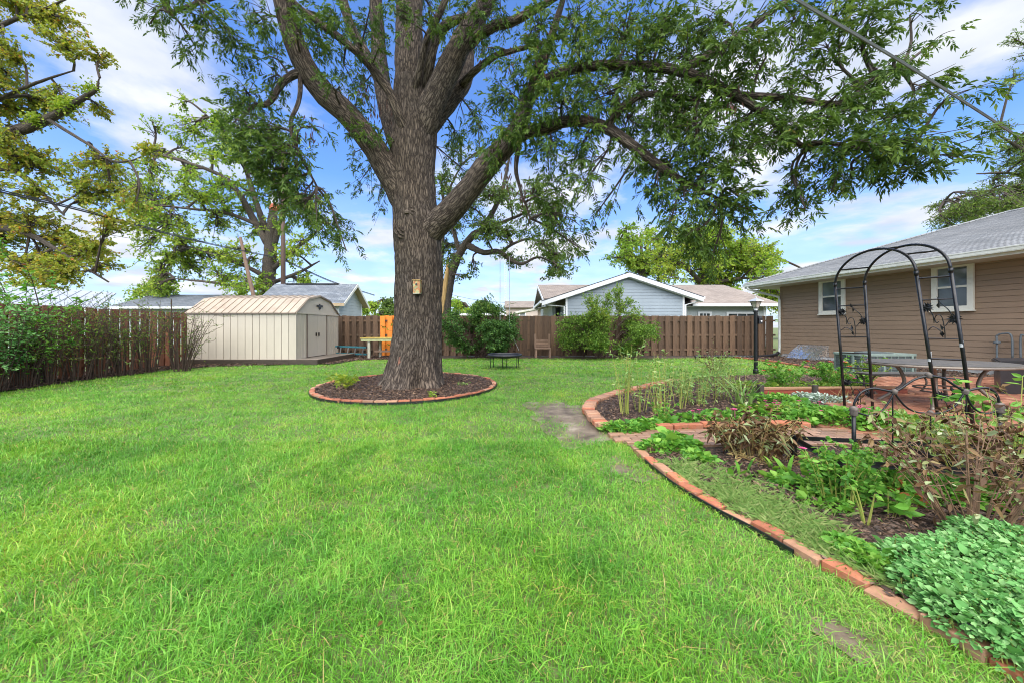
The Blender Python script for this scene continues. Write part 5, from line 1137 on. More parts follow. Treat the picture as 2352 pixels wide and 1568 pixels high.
# turning maple beyond the reddish fence
def blobs_in(x0, y0, x1, y1, n, r, Y, k=1.0, seed=0, cond=None):
    r_ = np.random.default_rng(seed); out = []
    while len(out) < n:
        x, y = r_.uniform(x0, x1), r_.uniform(y0, y1)
        if cond is None or cond(x, y): out.append((x, y, r * r_.uniform(.8, 1.3), r * r_.uniform(.6, .9), Y + r_.uniform(-1, 1) * Y * .08, k * r_.uniform(.7, 1.2)))
    return out
MY = 12.5
bg_tree('maple_tree', 'tall maple with orange-tinged leaves leaning over the reddish fence', (-21.5, 13, 0),
        [(-260, 960, 13, .5), (-250, 750, 13, .42), (-235, 500, 13, .38), (-220, 330, 13, .33), (-200, 100, 13, .25), (-180, -150, 13, .1)],
        [[(-225, 380, 13, .28), (-100, 340, 12.7, .24), (0, 312, 12.5, .19), (70, 290, 12.3, .16), (130, 262, 12.2, .12), (185, 228, 12.1, .085), (222, 206, 12.1, .05), (232, 178, 12.1, .015)],
         [(-230, 460, 13, .2), (-100, 420, 12.7, .14), (0, 385, 12.5, .1), (60, 410, 12.3, .085), (110, 455, 12.2, .06), (150, 495, 12.1, .03)],
         [(-230, 600, 13, .2), (-100, 545, 12.6, .14), (0, 525, 12.4, .11), (80, 545, 12.2, .08), (160, 590, 12, .05), (260, 650, 11.8, .025)],
         [(-210, 200, 13, .16), (-100, 130, 12.7, .1), (0, 60, 12.5, .07), (100, 20, 12.3, .04), (160, -10, 12.2, .02)],
         [(-225, 330, 13, .12), (-60, 260, 12.6, .07), (60, 200, 12.4, .05), (170, 160, 12.2, .02)],
         [(110, 275, 12.2, .06), (200, 330, 12.1, .045), (270, 372, 12.0, .03), (360, 345, 12, .015)]],
        blobs_in(-120, -30, 150, 130, 13, 62, MY, 1.0, 1) + blobs_in(-100, 130, 190, 330, 15, 60, MY, 1.0, 2, lambda x, y: x < 210 - abs(y - 230) * .5) + blobs_in(-100, 330, 300, 620, 26, 62, MY, 1.0, 3, lambda x, y: x < 320 - abs(y - 430) * .6) + blobs_in(0, 560, 250, 660, 8, 48, 11.8, .8, 4)
        + [(230, 130, 40, 25, MY, .5), (330, 345, 45, 30, 12, .5), (310, 480, 45, 35, 12.2, .6), (240, 260, 30, 25, MY, .4)], 0.088, m_maple, n_sub=40, per=8, ratio=0.85)
_mp = [o for o in bpy.data.objects if o.name.startswith('maple_tree')][0]
for x, y, r in ((140, 245, 20), (160, 238, 16), (205, 205, 18), (80, 275, 14)):
    mb = MB(); q = P(x, y, 12.1) + rng.normal(0, .1, (220, 3)) * (r / 12.0, 1, r / 14.0); leaves(mb, q, rand_unit(220) + (0, 0, .3), .10, .7, .2, .1); tube(mb, [P(x, y + 12, 12.15), P(x, y, 12.1)], .012, 5)
    tag(mb.build('fresh_shoot', m_lime, _mp), kind='stuff')
# yellow-green tree behind the garage
LY = 34
bg_tree('lime_green_tree', 'broad yellow-green tree with broken top behind the garage', P(620, 775, LY),
        [(620, 790, LY, .95), (620, 700, LY, .8), (618, 640, LY, .72), (620, 590, LY, .7), (622, 540, LY, .6), (626, 500, LY, .5), (628, 455, LY, .32)],
        [[(615, 560, LY, .45), (580, 500, LY, .38), (545, 440, 33, .3), (500, 400, 32.5, .22), (420, 370, 32, .15), (350, 350, 32, .08)],
         [(612, 530, LY, .35), (590, 470, 33, .3), (560, 380, 33, .22), (520, 310, 33, .14), (470, 260, 33, .06)],
         [(630, 560, LY, .35), (648, 500, LY, .28), (660, 440, LY, .2), (650, 360, LY, .12), (640, 300, LY, .05)],
         [(615, 640, LY, .3), (560, 610, 33, .22), (500, 590, 32.5, .16), (430, 570, 32, .1), (370, 600, 32, .05)],
         [(625, 620, LY, .3), (680, 570, 33, .22), (720, 540, 33, .15), (745, 500, 33, .06)],
         [(615, 665, LY, .28), (560, 660, 33, .22), (480, 648, 32, .14), (400, 640, 32, .06)],
         [(625, 650, LY, .25), (690, 625, 33, .17), (735, 600, 33, .07)],
         [(600, 520, LY, .25), (520, 490, 33, .18), (430, 480, 32, .12), (340, 470, 32, .06)]],
        blobs_in(300, 240, 560, 470, 26, 48, 32.5, 1.0, 5, lambda x, y: y > 620 - x * .75) + blobs_in(300, 440, 740, 590, 30, 48, 33, 1.0, 6, lambda x, y: not (585 < x < 660 and y < 520)) + blobs_in(360, 580, 750, 680, 22, 42, 33, .9, 7) + blobs_in(540, 330, 680, 450, 8, 42, 33.5, .8, 8)
        + [(420, 235, 40, 25, 32.5, .5), (350, 280, 40, 30, 32.3, .6), (490, 290, 45, 35, 32.5, .7)], 0.21, m_lime, n_sub=23, per=6, ratio=0.75)
# tree by the back fence whose bough carries the swing
SY = 17.6
sw = bg_tree('swing_tree', 'leaning tree with torn pale trunk wood behind the back fence', P(1018, 815, SY),
        [(1020, 830, SY, .34), (1022, 720, SY, .28), (1030, 660, SY, .25), (1040, 620, SY, .23), (1056, 580, 17.4, .2), (1085, 540, 17.2, .17), (1110, 520, 17, .14), (1150, 440, 17, .1), (1170, 350, 17, .05)],
        [[(1075, 565, 17.3, .17), (1110, 580, 16.8, .13), (1145, 578, 16.4, .12), (1175, 598, 16, .1), (1200, 605, 15.8, .07), (1235, 590, 15.7, .05), (1270, 600, 15.6, .025)],
         [(1150, 580, 16.4, .08), (1180, 560, 16, .06), (1220, 550, 15.8, .05), (1260, 570, 15.7, .03)],
         [(1026, 700, SY, .2), (1012, 640, SY, .16), (1015, 560, 17.8, .12), (1020, 480, 18, .08), (1010, 400, 18, .04)],
         [(1056, 585, 17.4, .12), (1040, 520, 17.5, .1), (1030, 450, 17.6, .07), (1060, 380, 17.6, .03)],
         [(1110, 530, 17, .09), (1180, 500, 16.5, .07), (1240, 480, 16.2, .04), (1290, 500, 16, .02)]],
        blobs_in(1010, 400, 1130, 600, 16, 42, 17.3, 1.0, 11) + blobs_in(1110, 420, 1290, 540, 14, 42, 16.4, .9, 12) + blobs_in(1150, 560, 1310, 630, 8, 34, 15.9, .9, 13) + [(1090, 620, 30, 20, 16.8, .4), (1065, 640, 22, 16, 17, .3), (1055, 330, 40, 50, 17.6, .8), (1110, 350, 40, 40, 17.5, .7)], 0.14, m_fardark, n_sub=24, per=5, ratio=0.5)
mb = MB(); tube(mb, [P(1014, 720, SY - .2), P(1020, 680, SY - .2), P(1026, 630, SY - .2), P(1030, 590, SY - .15)], [.12, .13, .1, .03], 7); mb.build('torn_wood', m_palewood, sw)
# trees behind the grey house
bg_tree('yellowing_tree', 'large yellow-green tree spreading behind the grey house roof', P(1620, 790, 42),
        [(1620, 800, 42, .9), (1618, 680, 42, .7), (1616, 630, 42, .55), (1620, 570, 42, .4), (1630, 520, 42, .2)],
        [[(1620, 660, 42, .4), (1570, 610, 41, .3), (1530, 590, 41, .2), (1480, 570, 41, .1)], [(1620, 640, 42, .4), (1680, 600, 41, .3), (1730, 580, 41, .18), (1780, 590, 41, .08)], [(1616, 610, 42, .3), (1570, 560, 41, .2), (1540, 530, 41, .1)], [(1640, 650, 42, .3), (1700, 640, 41, .2), (1760, 640, 41, .1)]],
        blobs_in(1460, 530, 1700, 650, 22, 48, 41, 1.0, 21) + blobs_in(1600, 560, 1800, 690, 20, 46, 41, 1.0, 22, lambda x, y: y > 540 + (x - 1650) * .25) + blobs_in(1760, 660, 1900, 730, 8, 40, 40, 1, 23) + [(1765, 600, 36, 30, 41, 1), (1740, 575, 36, 28, 41, 1)], 0.28, m_lime, n_sub=30, per=7, ratio=0.7, tone=0.12)
bg_tree('pale_tree', 'smaller pale green tree left of the yellowing one behind the grey house', P(1475, 790, 50),
        [(1478, 800, 50, .7), (1478, 660, 50, .5), (1475, 600, 50, .35), (1470, 540, 50, .15)],
        [[(1478, 640, 50, .3), (1440, 590, 50, .2), (1420, 560, 50, .1)], [(1476, 620, 50, .25), (1510, 570, 50, .15), (1530, 540, 50, .08)]],
        blobs_in(1415, 525, 1560, 620, 16, 38, 50, 1.0, 25) + blobs_in(1430, 600, 1520, 660, 6, 36, 50, .9, 26), 0.32, m_lime, n_sub=26, per=6, ratio=0.7, tone=-0.1)
# feathery tree beyond the brown house
bg_tree('locust_tree', 'feathery green tree rising beyond the brown house roof', P(2420, 790, 24),
        [(2430, 800, 24, .5), (2425, 600, 24, .4), (2420, 450, 24, .3), (2415, 300, 24, .15), (2410, 150, 24, .05)],
        [[(2420, 480, 24, .2), (2340, 440, 23.5, .13), (2260, 440, 23, .07), (2170, 460, 23, .03)], [(2418, 400, 24, .18), (2340, 340, 23.5, .1), (2290, 310, 23, .04)], [(2420, 440, 24, .15), (2330, 400, 23.5, .09), (2240, 400, 23, .04)]],
        blobs_in(2180, 380, 2420, 520, 24, 42, 23.3, 1.0, 31, lambda x, y: y > 560 - (x - 2100) * .8) + blobs_in(2290, 260, 2460, 400, 16, 42, 23.5, 1.0, 32) + blobs_in(2140, 450, 2250, 520, 6, 32, 23, .8, 33) + [(2330, 90, 30, 20, 23, .4), (2335, 170, 30, 22, 23, .4), (2355, 50, 30, 20, 23, .3), (2340, 130, 25, 18, 23, .3)], 0.18, m_fardark, n_sub=32, per=7, ratio=0.3, tone=0.2)
# low far trees along the skyline
for i, (x, y, r, Y, lab) in enumerate(((860, 712, 30, 70, 'rounded far tree between the garage and the pecan trunk'), (1075, 705, 34, 80, 'hazy far tree just right of the pecan trunk'), (1110, 700, 22, 75, 'dark far tree beside the white flat-roofed building'), (900, 700, 24, 40, 'thin dark sapling behind the orange fence boards'), (340, 668, 40, 60, 'far green tree beyond the low grey-roofed house'), (80, 668, 60, 45, 'far bushy tree behind the long metal roof'), (1850, 720, 50, 60, 'far tree past the brown house corner'))):
    bg_tree('far_tree', lab, P(x, 775, Y), [(x, 775, Y, .25), (x, 740, Y, .2), (x, y, Y, .08)], [[(x, 735, Y, .1), (x + r * .5, y, Y, .05), (x + r * .7, y - 10, Y, .02)]], blobs_in(x - r, y - r * .3, x + r, y + r * .7, 8, r * .55, Y, 1.0, 60 + i), 0.0075 * Y, m_fardark if i in (2, 3) else m_lime, n_sub=16, per=6, tone=-.05)
# ------------------------------------------------------------------ garden arch
t = thing('garden_arch', 'tall black metal garden arch with ladder sides leaning over the patio edge', 'garden arch', (5.55, 5.2, 0))
TOP = [np.array((5.34, 5.90, 2.05)), np.array((5.56, 5.63, 2.05)), np.array((5.32, 4.70, 2.06)), np.array((5.48, 4.46, 2.06))]
FOOT = [np.array((5.51, 5.90, 0)), np.array((5.70, 5.63, 0)), np.array((5.65, 4.70, 0)), np.array((5.79, 4.46, 0))]
ARCHZ = 0.44
def hoop(a, b, n=24):
    th_ = np.linspace(0, math.pi, n)[:, None]; m = (a + b) / 2; h = (b - a) / 2
    return m - h * np.cos(th_) + np.array((0, 0, ARCHZ)) * np.sin(th_)
for k in range(4):
    mb = MB(); tube(mb, [FOOT[k] - (0, 0, .1), FOOT[k] * .5 + TOP[k] * .5 + (0, 0, 0), TOP[k]], 0.019, 10); mb.build('upright', m_archmetal, t, smooth=True)
    mb = MB(); tube(mb, [TOP[k] - (0, 0, .03), TOP[k] + (0, 0, .03)], 0.022, 10); mb.build('joint_sleeve', m_archmetal, t, smooth=True)
H1, H2 = hoop(TOP[0], TOP[2]), hoop(TOP[1], TOP[3])
for h in (H1, H2):
    mb = MB(); tube(mb, h, 0.0165, 10); mb.build('hoop', m_archmetal, t, smooth=True)
for i in (4, 11, 18):
    mb = MB(); tube(mb, [H1[i], H2[i]], 0.012, 8); mb.build('rung', m_archmetal, t)
def lad(k, z): return FOOT[k] + (TOP[k] - FOOT[k]) * z / 2.05
for a, b in ((0, 1), (2, 3)):
    for z in (1.98, 1.70, 1.20, 0.94, 0.70, 0.47, 0.06):
        mb = MB(); tube(mb, [lad(a, z), lad(b, z)], 0.011 if z not in (1.7, 1.2, .47) else 0.008, 8); mb.build('rung', m_archmetal, t)
    for z0 in (1.20, 0.0 + 0.06):                       # flower scrolls between the rungs
        def W(u, v): return lad(a, z0 + v) * (1 - u) + lad(b, z0 + v) * u
        s_ = MB()
        tube(s_, [W(*q) for q in spline([(.55, 0), (.58, .12), (.55, .28), (.42, .30), (.34, .25), (.38, .20), (.45, .22)], 20)], 0.0055, 5)
        tube(s_, [W(*q) for q in spline([(.5, .02), (.45, .1), (.25, .15), (.08, .1)], 12)], 0.0055, 5)
        tube(s_, [W(*q) for q in spline([(.62, .16), (.75, .22), (.9, .24)], 10)], 0.0055, 5)
        tube(s_, [W(*q) for q in spline([(.3, .2), (.3, .3), (.2, .38), (.14, .4)], 10)], 0.0055, 5)
        tube(s_, [W(*q) for q in spline([(.85, .28), (.78, .36), (.6, .44), (.52, .49)], 10)], 0.0055, 5)
        sc_ = s_.build('scroll', m_archmetal, t)
        for (u, v) in ((.14, .40), (.9, .25)):
            p = W(u, v); fb = MB(); n_ = nrm(np.cross(lad(b, 0) - lad(a, 0), np.array((0, 0, 1.0))))
            for ring, r_ in ((14, .075), (12, .056), (8, .034)):
                aa = np.linspace(0, 2 * math.pi, ring, endpoint=False) + r_ * 30
                e1 = nrm(lad(b, 0) - lad(a, 0)); e2 = np.array((0, 0, 1.0))
                dd = np.cos(aa)[:, None] * e1 + np.sin(aa)[:, None] * e2
                leaves(fb, np.repeat(p[None], ring, 0) + n_ * (.05 - r_) * .4, dd + n_ * .15, r_, .33, .3, 0, rnd=.5)
                leaves(fb, np.repeat(p[None], ring, 0) - n_ * (.05 - r_) * .4, dd - n_ * .15, r_, .33, .3, 0, rnd=.5)
            lathe(fb, p - (0, 0, .008), [(.006, 0), (.012, .008), (.006, .016)], 6); fb.build('flower', m_blackmetal, sc_)
        for (u, v) in ((.5, .1), (.53, .46)):
            fb = MB(); leaves(fb, np.array([W(u, v)] * 2), np.array([(.2, .1, -1.0), (-.1, .2, 1.0)]), .085, .5, .3, 0, rnd=.5); fb.build('metal_leaf', m_blackmetal, sc_)
for k, z in ((2, .95), (3, 1.15)):
    mb = MB(); lathe(mb, lad(k, z) - (0, 0, .05), [(.0178, 0), (.0182, .02), (.0182, .06 if k == 3 else .1), (.0176, .08 if k == 3 else .13)], 10); mb.build('chipped_patch', m_greypaint, t)

# ------------------------------------------------------------------ iron bed frame in the flower bed
t = thing('iron_bed_frame', 'old black iron bed frame with looped headboard in the flower bed', 'bed frame', (3.6, 3.1, 0))
c_ = dict(a=(2.81, 3.56), b=(4.62, 3.22), c=(4.45, 2.55), d=(2.66, 2.92))
FZ = 0.235
def rail(p, q, z=FZ):
    p, q = np.array((*p, z)), np.array((*q, z)); u = nrm(q - p); n_ = np.array((-u[1], u[0], 0))
    m = MB(); frame_box(m, p - n_ * .004, q - p, n_ * .006, (0, 0, .04)); frame_box(m, p + n_ * .002, q - p, n_ * .036, (0, 0, .004)); return m
for p, q in (('a', 'b'), ('b', 'c'), ('c', 'd'), ('d', 'a')): rail(c_[p], c_[q]).build('rail', m_blackmetal, t)
rail(((2.81 + 4.62) / 2, 3.39), ((2.66 + 4.45) / 2, 2.735), FZ - .03).build('cross_rail', m_blackmetal, t)
for k in 'abcd':
    x, y = c_[k]; mb = MB(); box(mb, (x - .02, y - .02, -.05), (x + .02, y + .02, FZ + .045)); mb.build('leg', m_blackmetal, t)
PL, PR = np.array((3.39, 3.44, 0)), np.array((4.46, 3.22, 0))
zx0, zx1 = 690.0, 2115.0
def HB(zx, zy):
    """headboard plane from detail-picture coordinates"""
    x, y = 1799 + zx * .235, 804 + zy * .235; r = (x - CX) / F; dx = PR - PL
    k = (r * PL[1] - PL[0]) / (dx[0] - r * dx[1]); q = PL + dx * k
    return np.array((q[0], q[1], CH - (y - HY) / F * q[1]))
for zx, zt in ((690, 590), (2117, 560)):
    p = HB(zx, zt); mb = MB(); tube(mb, [(p[0], p[1], -.05), p], 0.017, 10); mb.build('post', m_blackmetal, t, smooth=True)
    mb = MB(); lathe(mb, p - (0, 0, .05), [(.02, 0), (.034, .015), (.028, .04), (.036, .06), (.026, .09), (.01, .1)], 10); mb.build('casting', m_rust, t, smooth=True)
curves = [[(690, 560), (700, 500), (760, 410), (870, 370), (980, 385), (1085, 405)], [(1085, 405), (1150, 370), (1280, 285), (1420, 245)], [(1420, 245), (1560, 270), (1690, 350), (1780, 400)], [(1780, 400), (1900, 370), (2010, 370), (2090, 440), (2117, 550)],
          [(710, 600), (840, 635), (960, 590), (1040, 490), (1085, 405)], [(1085, 405), (1120, 460), (1200, 550), (1300, 600), (1440, 615)], [(1440, 615), (1560, 605), (1680, 540), (1740, 460), (1780, 405)], [(1780, 405), (1830, 520), (1900, 590), (1990, 615), (2100, 585)]]
for i, cv in enumerate(curves):
    mb = MB(); tube(mb, spline([HB(*q) for q in cv], 20), 0.0105 if i < 4 else 0.008, 8); mb.build('scroll_bar', m_blackmetal, t, smooth=True)
for q in ((1085, 405), (1420, 245), (1780, 405), (1440, 615)):
    p = HB(*q); mb = MB(); lathe(mb, p - (0, 0, .025), [(.01, 0), (.026, .012), (.022, .025), (.028, .035), (.01, .055)], 9); mb.build('casting', m_rust, t, smooth=True)
for zx, z0 in ((1070, 420), (1440, 625), (1790, 420)):
    p = HB(zx, z0); mb = MB(); tube(mb, [(p[0], p[1], FZ), p], 0.006, 6); mb.build('spindle', m_blackmetal, t)

# ------------------------------------------------------------------ patio table
t = thing('patio_table', 'large oval stone-topped patio table on curved metal legs', 'patio table', (7.25, 6.05, .04))
TC = np.array((7.25, 6.05)); th = np.linspace(0, 2 * math.pi, 40, endpoint=False)
mb = MB(); prism(mb, [(TC[0] + 1.03 * math.cos(a), TC[1] + .72 * math.sin(a), .735) for a in th], (0, 0, .03)); mb.build('table_top', m_tabletop, t)
mb = MB(); q = np.array([(TC[0] + 1.035 * math.cos(a), TC[1] + .725 * math.sin(a), .735) for a in th]); tube(mb, np.concatenate((q, q[:1])), .022, 6, cap=False); mb.build('rim', m_tablemetal, t, smooth=True)
for sx, sy in ((-1, -1), (1, -1), (-1, 1), (1, 1)):
    def L_(a, b, z): return (TC[0] + sx * a, TC[1] + sy * b, z)
    mb = MB(); tube(mb, spline([L_(.55, .35, .73), L_(.42, .28, .66), L_(.36, .24, .5), L_(.36, .24, .36), L_(.5, .33, .18), L_(.62, .42, .05)], 22), .026, 8); mb.build('leg', m_tablemetal, t, smooth=True)
mb = MB(); q = np.array([(TC[0] + .36 * math.cos(a), TC[1] + .25 * math.sin(a), .34) for a in th]); tube(mb, np.concatenate((q, q[:1])), .014, 6, cap=False); mb.build('brace_ring', m_tablemetal, t, smooth=True)
t = thing('patio_bench', 'low grey bench half hidden under the patio table', 'bench', (7.7, 7.1, .04))
for k in range(3):
    mb = MB(); box(mb, (7.0, 6.95 + k * .13, .42), (8.5, 7.07 + k * .13, .45)); mb.build('slat', m_tabletop, t)
for x in (7.1, 8.36):
    mb = MB(); box(mb, (x, 6.98, .04), (x + .05, 7.32, .08)); tube(mb, spline([(x + .025, 7.0, .08), (x + .025, 7.1, .25), (x + .025, 7.0, .42)], 10), .018, 6); tube(mb, spline([(x + .025, 7.3, .08), (x + .025, 7.22, .25), (x + .025, 7.3, .42)], 10), .018, 6); mb.build('leg_frame', m_tablemetal, t)

# ------------------------------------------------------------------ raised bed of red timbers
t = thing('raised_bed', 'raised bed wall of red-stained timbers with tan cap', 'raised bed', (6.3, 6.9, 0))
for x0, x1, y0, y1 in ((4.88, 6.3, 6.92, 6.98), (6.304, 7.78, 6.98, 7.02)):
    d = np.array((x1 - x0, y1 - y0, 0)); n_ = nrm(np.array((-d[1], d[0], 0)))
    mb = MB(); frame_box(mb, (x0, y0, 0), d, n_ * .09, (0, 0, .075)); mb.build('timber', m_redtimber, t)
    mb = MB(); frame_box(mb, (x0, y0 + .004, .078), d, n_ * .09, (0, 0, .075)); mb.build('timber', m_redtimber, t)
    mb = MB(); frame_box(mb, (x0, y0 - .015, .156), d, n_ * .14, (0, 0, .03)); mb.build('cap_board', m_tantimber, t)
mb = MB(); box(mb, (4.80, 6.9, -.05), (4.876, 7.0, .24)); mb.build('stake', m_deck, t)
mb = MB(); tube(mb, [G(1872, 918) - (0, 0, .05), G(1872, 918) + (0, 0, .28)], .05, 10)
tag(mb.build('stump_post', m_deck, origin=G(1872, 918)), 'short dark wooden post in front of the red timber wall', 'post')
pole_ = None

# ------------------------------------------------------------------ things by the back fence
MT = np.array((-.24, 11.9, 0)); t = thing('mini_trampoline', 'small round black trampoline on thin legs on the back lawn', 'trampoline', MT)
a = np.linspace(0, 2 * math.pi, 41)
mb = MB(); tube(mb, np.stack((MT[0] + .54 * np.cos(a), MT[1] + .54 * np.sin(a), np.full(41, .44)), 1), .045, 10, cap=False); mb.build('pad_ring', m_blackplastic, t, smooth=True)
mb = MB(); lathe(mb, MT, [(.49, .435), (.3, .36), (.05, .33), (.04, .335), (.3, .365), (.488, .44)], 32); mb.build('mat', m_blackplastic, t)
for k in range(6):
    b = k * math.pi / 3 + .4; p = MT + (.5 * math.cos(b), .5 * math.sin(b), .42)
    mb = MB(); tube(mb, [p, p * .999 + (.0, 0, -.2), (p[0] + .03 * math.cos(b * 3), p[1] + .03 * math.sin(b * 2), 0)], .013, 6); mb.build('leg', m_blackmetal, t)

t = thing('rope_swing', 'two pale ropes with blue grips hanging from the fence-side tree', 'swing', (-.3, 15.7, 1.3))
for x, y0, lo in ((1148.6, 585, (1160, 800)), (1170, 590, (1192, 805))):
    mb = MB(); tube(mb, [P(x, y0, 15.75), P(x, 660, 15.75), P(x, 742, 15.75)], .012, 5); mb.build('rope', m_rope, t)
    mb = MB(); p = P(x, 752, 15.75); lathe(mb, p - (0, 0, .13), [(.03, 0), (.05, .03), (.04, .12), (.055, .2), (.03, .26)], 8); mb.build('grip', m_blue, t)
    mb = MB(); tube(mb, [P(x, 758, 15.75), P((x + lo[0]) / 2, 780, 15.7), P(*lo, 15.7)], .008, 4); mb.build('chain', m_rope, t)

WBX, WBY = -6.52, 15.3; t = thing('workbench', 'old workbench with yellow top beside the orange fence boards', 'workbench', (-5.6, 15.7, 0))
mb = MB(); box(mb, (WBX, WBY, .87), (-4.7, WBY + .85, .91)); mb.build('table_top', m_yellowtop, t)
mb = MB(); box(mb, (WBX + .03, WBY + .02, .76), (-4.73, WBY + .06, .868)); mb.build('apron', m_greenedge, t)
for x, y in ((WBX + .3, WBY + .07), (WBX + .55, WBY + .7), (-5.0, WBY + .07), (-5.0, WBY + .7)):
    mb = MB(); box(mb, (x, y, 0), (x + .1, y + .1, .868)); mb.build('leg', m_paleleg, t)
mb = MB(); box(mb, (WBX + .5, WBY + .3, .28), (-4.9, WBY + .38, .36)); mb.build('stretcher', m_wooditem, t)

t = thing('stepladder', 'teal stepladder lying on its side between shed and workbench', 'ladder', (-7.2, 15.7, 0))
LY_ = 15.75
for (p, q) in ((P(770, 797, LY_), P(846, 799.5, LY_)), (P(772, 813, LY_ + .2), P(842, 815, LY_ + .2))):
    mb = MB(); frame_box(mb, p, q - p, (0, .05, 0), (0, 0, .07)); mb.build('side_rail', m_ladder, t)
for x in (782, 799, 816, 834):
    mb = MB(); tube(mb, [P(x + 1, 799, LY_ + .03), P(x - 2, 815, LY_ + .22)], .025, 6); mb.build('step', m_alu, t)
for x in (776, 842):
    p = P(x, 799, LY_); mb = MB(); box(mb, p + (-.03, -.01, -.03), p + (.08, .06, .09)); mb.build('end_cap', m_blackplastic, t)

t = thing('wooden_seat', 'weathered wooden seat against the fence beside the large bush', 'seat', (1.4, 16.3, 0))
for x in (1.02, 1.66):
    mb = MB(); box(mb, (x, 16.25, 0), (x + .08, 16.33, 1.05)); mb.build('post', m_wooditem, t)
for z in (.46, .58, .7):
    mb = MB(); box(mb, (1.1, 16.27, z), (1.66, 16.31, z + .1)); mb.build('back_slat', m_wooditem, t)
for k in range(3):
    mb = MB(); box(mb, (1.02, 15.85 + k * .13, .4), (1.74, 15.97 + k * .13, .43)); mb.build('seat_slat', m_wooditem, t)
for x in (1.04, 1.66):
    mb = MB(); box(mb, (x, 15.88, 0), (x + .07, 15.95, .398)); mb.build('leg', m_wooditem, t)

# ------------------------------------------------------------------ shrubs and bed plants
def plant(name, label, cat, base, n, h, spread, leaf, per, lmat, smat, r=.004, ratio=.45, start=.15, curve=.3, group=None, root=.05, droop=.1, flat=.3, side=0, hexa=False, flowers=None, leaf_up=.3, jit=.4, flower_r=.03, fmat=None, fname='flower'):
    """stems fanning from the ground with leaves along them"""
    base = np.asarray(base, float); t = thing(name, label, cat, base, group)
    a = rng.uniform(0, 2 * math.pi, n); rr = np.sqrt(rng.random(n)); hh = h * rng.uniform(1 - jit, 1.0, n)
    sx, sy = (spread, spread) if np.isscalar(spread) else spread
    tip = base + np.stack((sx * rr * np.cos(a), sy * rr * np.sin(a), hh), 1)
    b0 = base + np.stack((root * rr * np.cos(a), root * rr * np.sin(a), np.full(n, -.02)), 1)
    m = b0 * .5 + tip * .5 + np.stack((-curve * sx * rr * np.cos(a) * .5, -curve * sy * rr * np.sin(a) * .5, .12 * hh), 1) + rng.normal(0, .03, (n, 3)) * h
    tt = np.linspace(0, 1, 7)[None, :, None]; st = b0[:, None] * (1 - tt) ** 2 + 2 * m[:, None] * tt * (1 - tt) + tip[:, None] * tt ** 2
    tw, fl = MB(), MB(); tubes(tw, st, np.linspace(r, r * .35, 7)[None] * rng.uniform(.7, 1.3, (n, 1)), 5, rnd=rng.random(n))
    if side:                                             # side twigs
        k = n * side; i = rng.integers(0, n, k); j = rng.integers(2, 7, k); p0 = st[i, j]
        d = nrm(st[i, np.minimum(j + 1, 6)] - st[i, j - 1] + rand_unit(k) * .9); ln2 = h * .32 * rng.uniform(.5, 1.2, k)
        s2 = p0[:, None] + d[:, None] * (ln2[:, None, None] * tt) + np.array((0, 0, .06 * h)) * tt ** 2 + rng.normal(0, .01, (k, 7, 3)) * h
        tubes(tw, s2, np.linspace(r * .5, r * .2, 7)[None] * np.ones((k, 1)), 4, rnd=rng.random(k)); st = np.concatenate((st, s2))
    N = len(st); f = start + (1 - start) * rng.random((N, per)); i = np.minimum((f * 6).astype(int), 5); fr = (f * 6 - i)[..., None]; ii = np.arange(N)[:, None]
    pos = (st[ii, i] * (1 - fr) + st[ii, i + 1] * fr).reshape(-1, 3); dr = nrm(st[ii, i + 1] - st[ii, i]).reshape(-1, 3)
    if per: leaves(fl, pos, dr * leaf_up + rand_unit(len(pos)) * (1, 1, .6), leaf * rng.uniform(.6, 1.25, len(pos)), ratio, .2, droop, None, 0, flat, hexa)
    tag(tw.build('stems', smat, t), kind='stuff')
    if per: tag(fl.build('foliage', lmat, t), kind='stuff')
    if flowers:
        for k in range(flowers):
            i = rng.integers(0, n); p = st[i, 6] + (0, 0, .01); fb = MB()
            for ring, rad, up in ((9, flower_r, .25), (7, flower_r * .7, .7)):
                aa = np.linspace(0, 2 * math.pi, ring, endpoint=False); leaves(fb, np.repeat(p[None], ring, 0), np.stack((np.cos(aa), np.sin(aa), np.full(ring, up)), 1), rad, .6, .2, .1, rng.random(ring), 0, .6)
            lathe(fb, p - (0, 0, .004), [(flower_r * .2, 0), (flower_r * .3, .006), (flower_r * .1, .012)], 6); fb.build(fname, fmat, t)
    return t
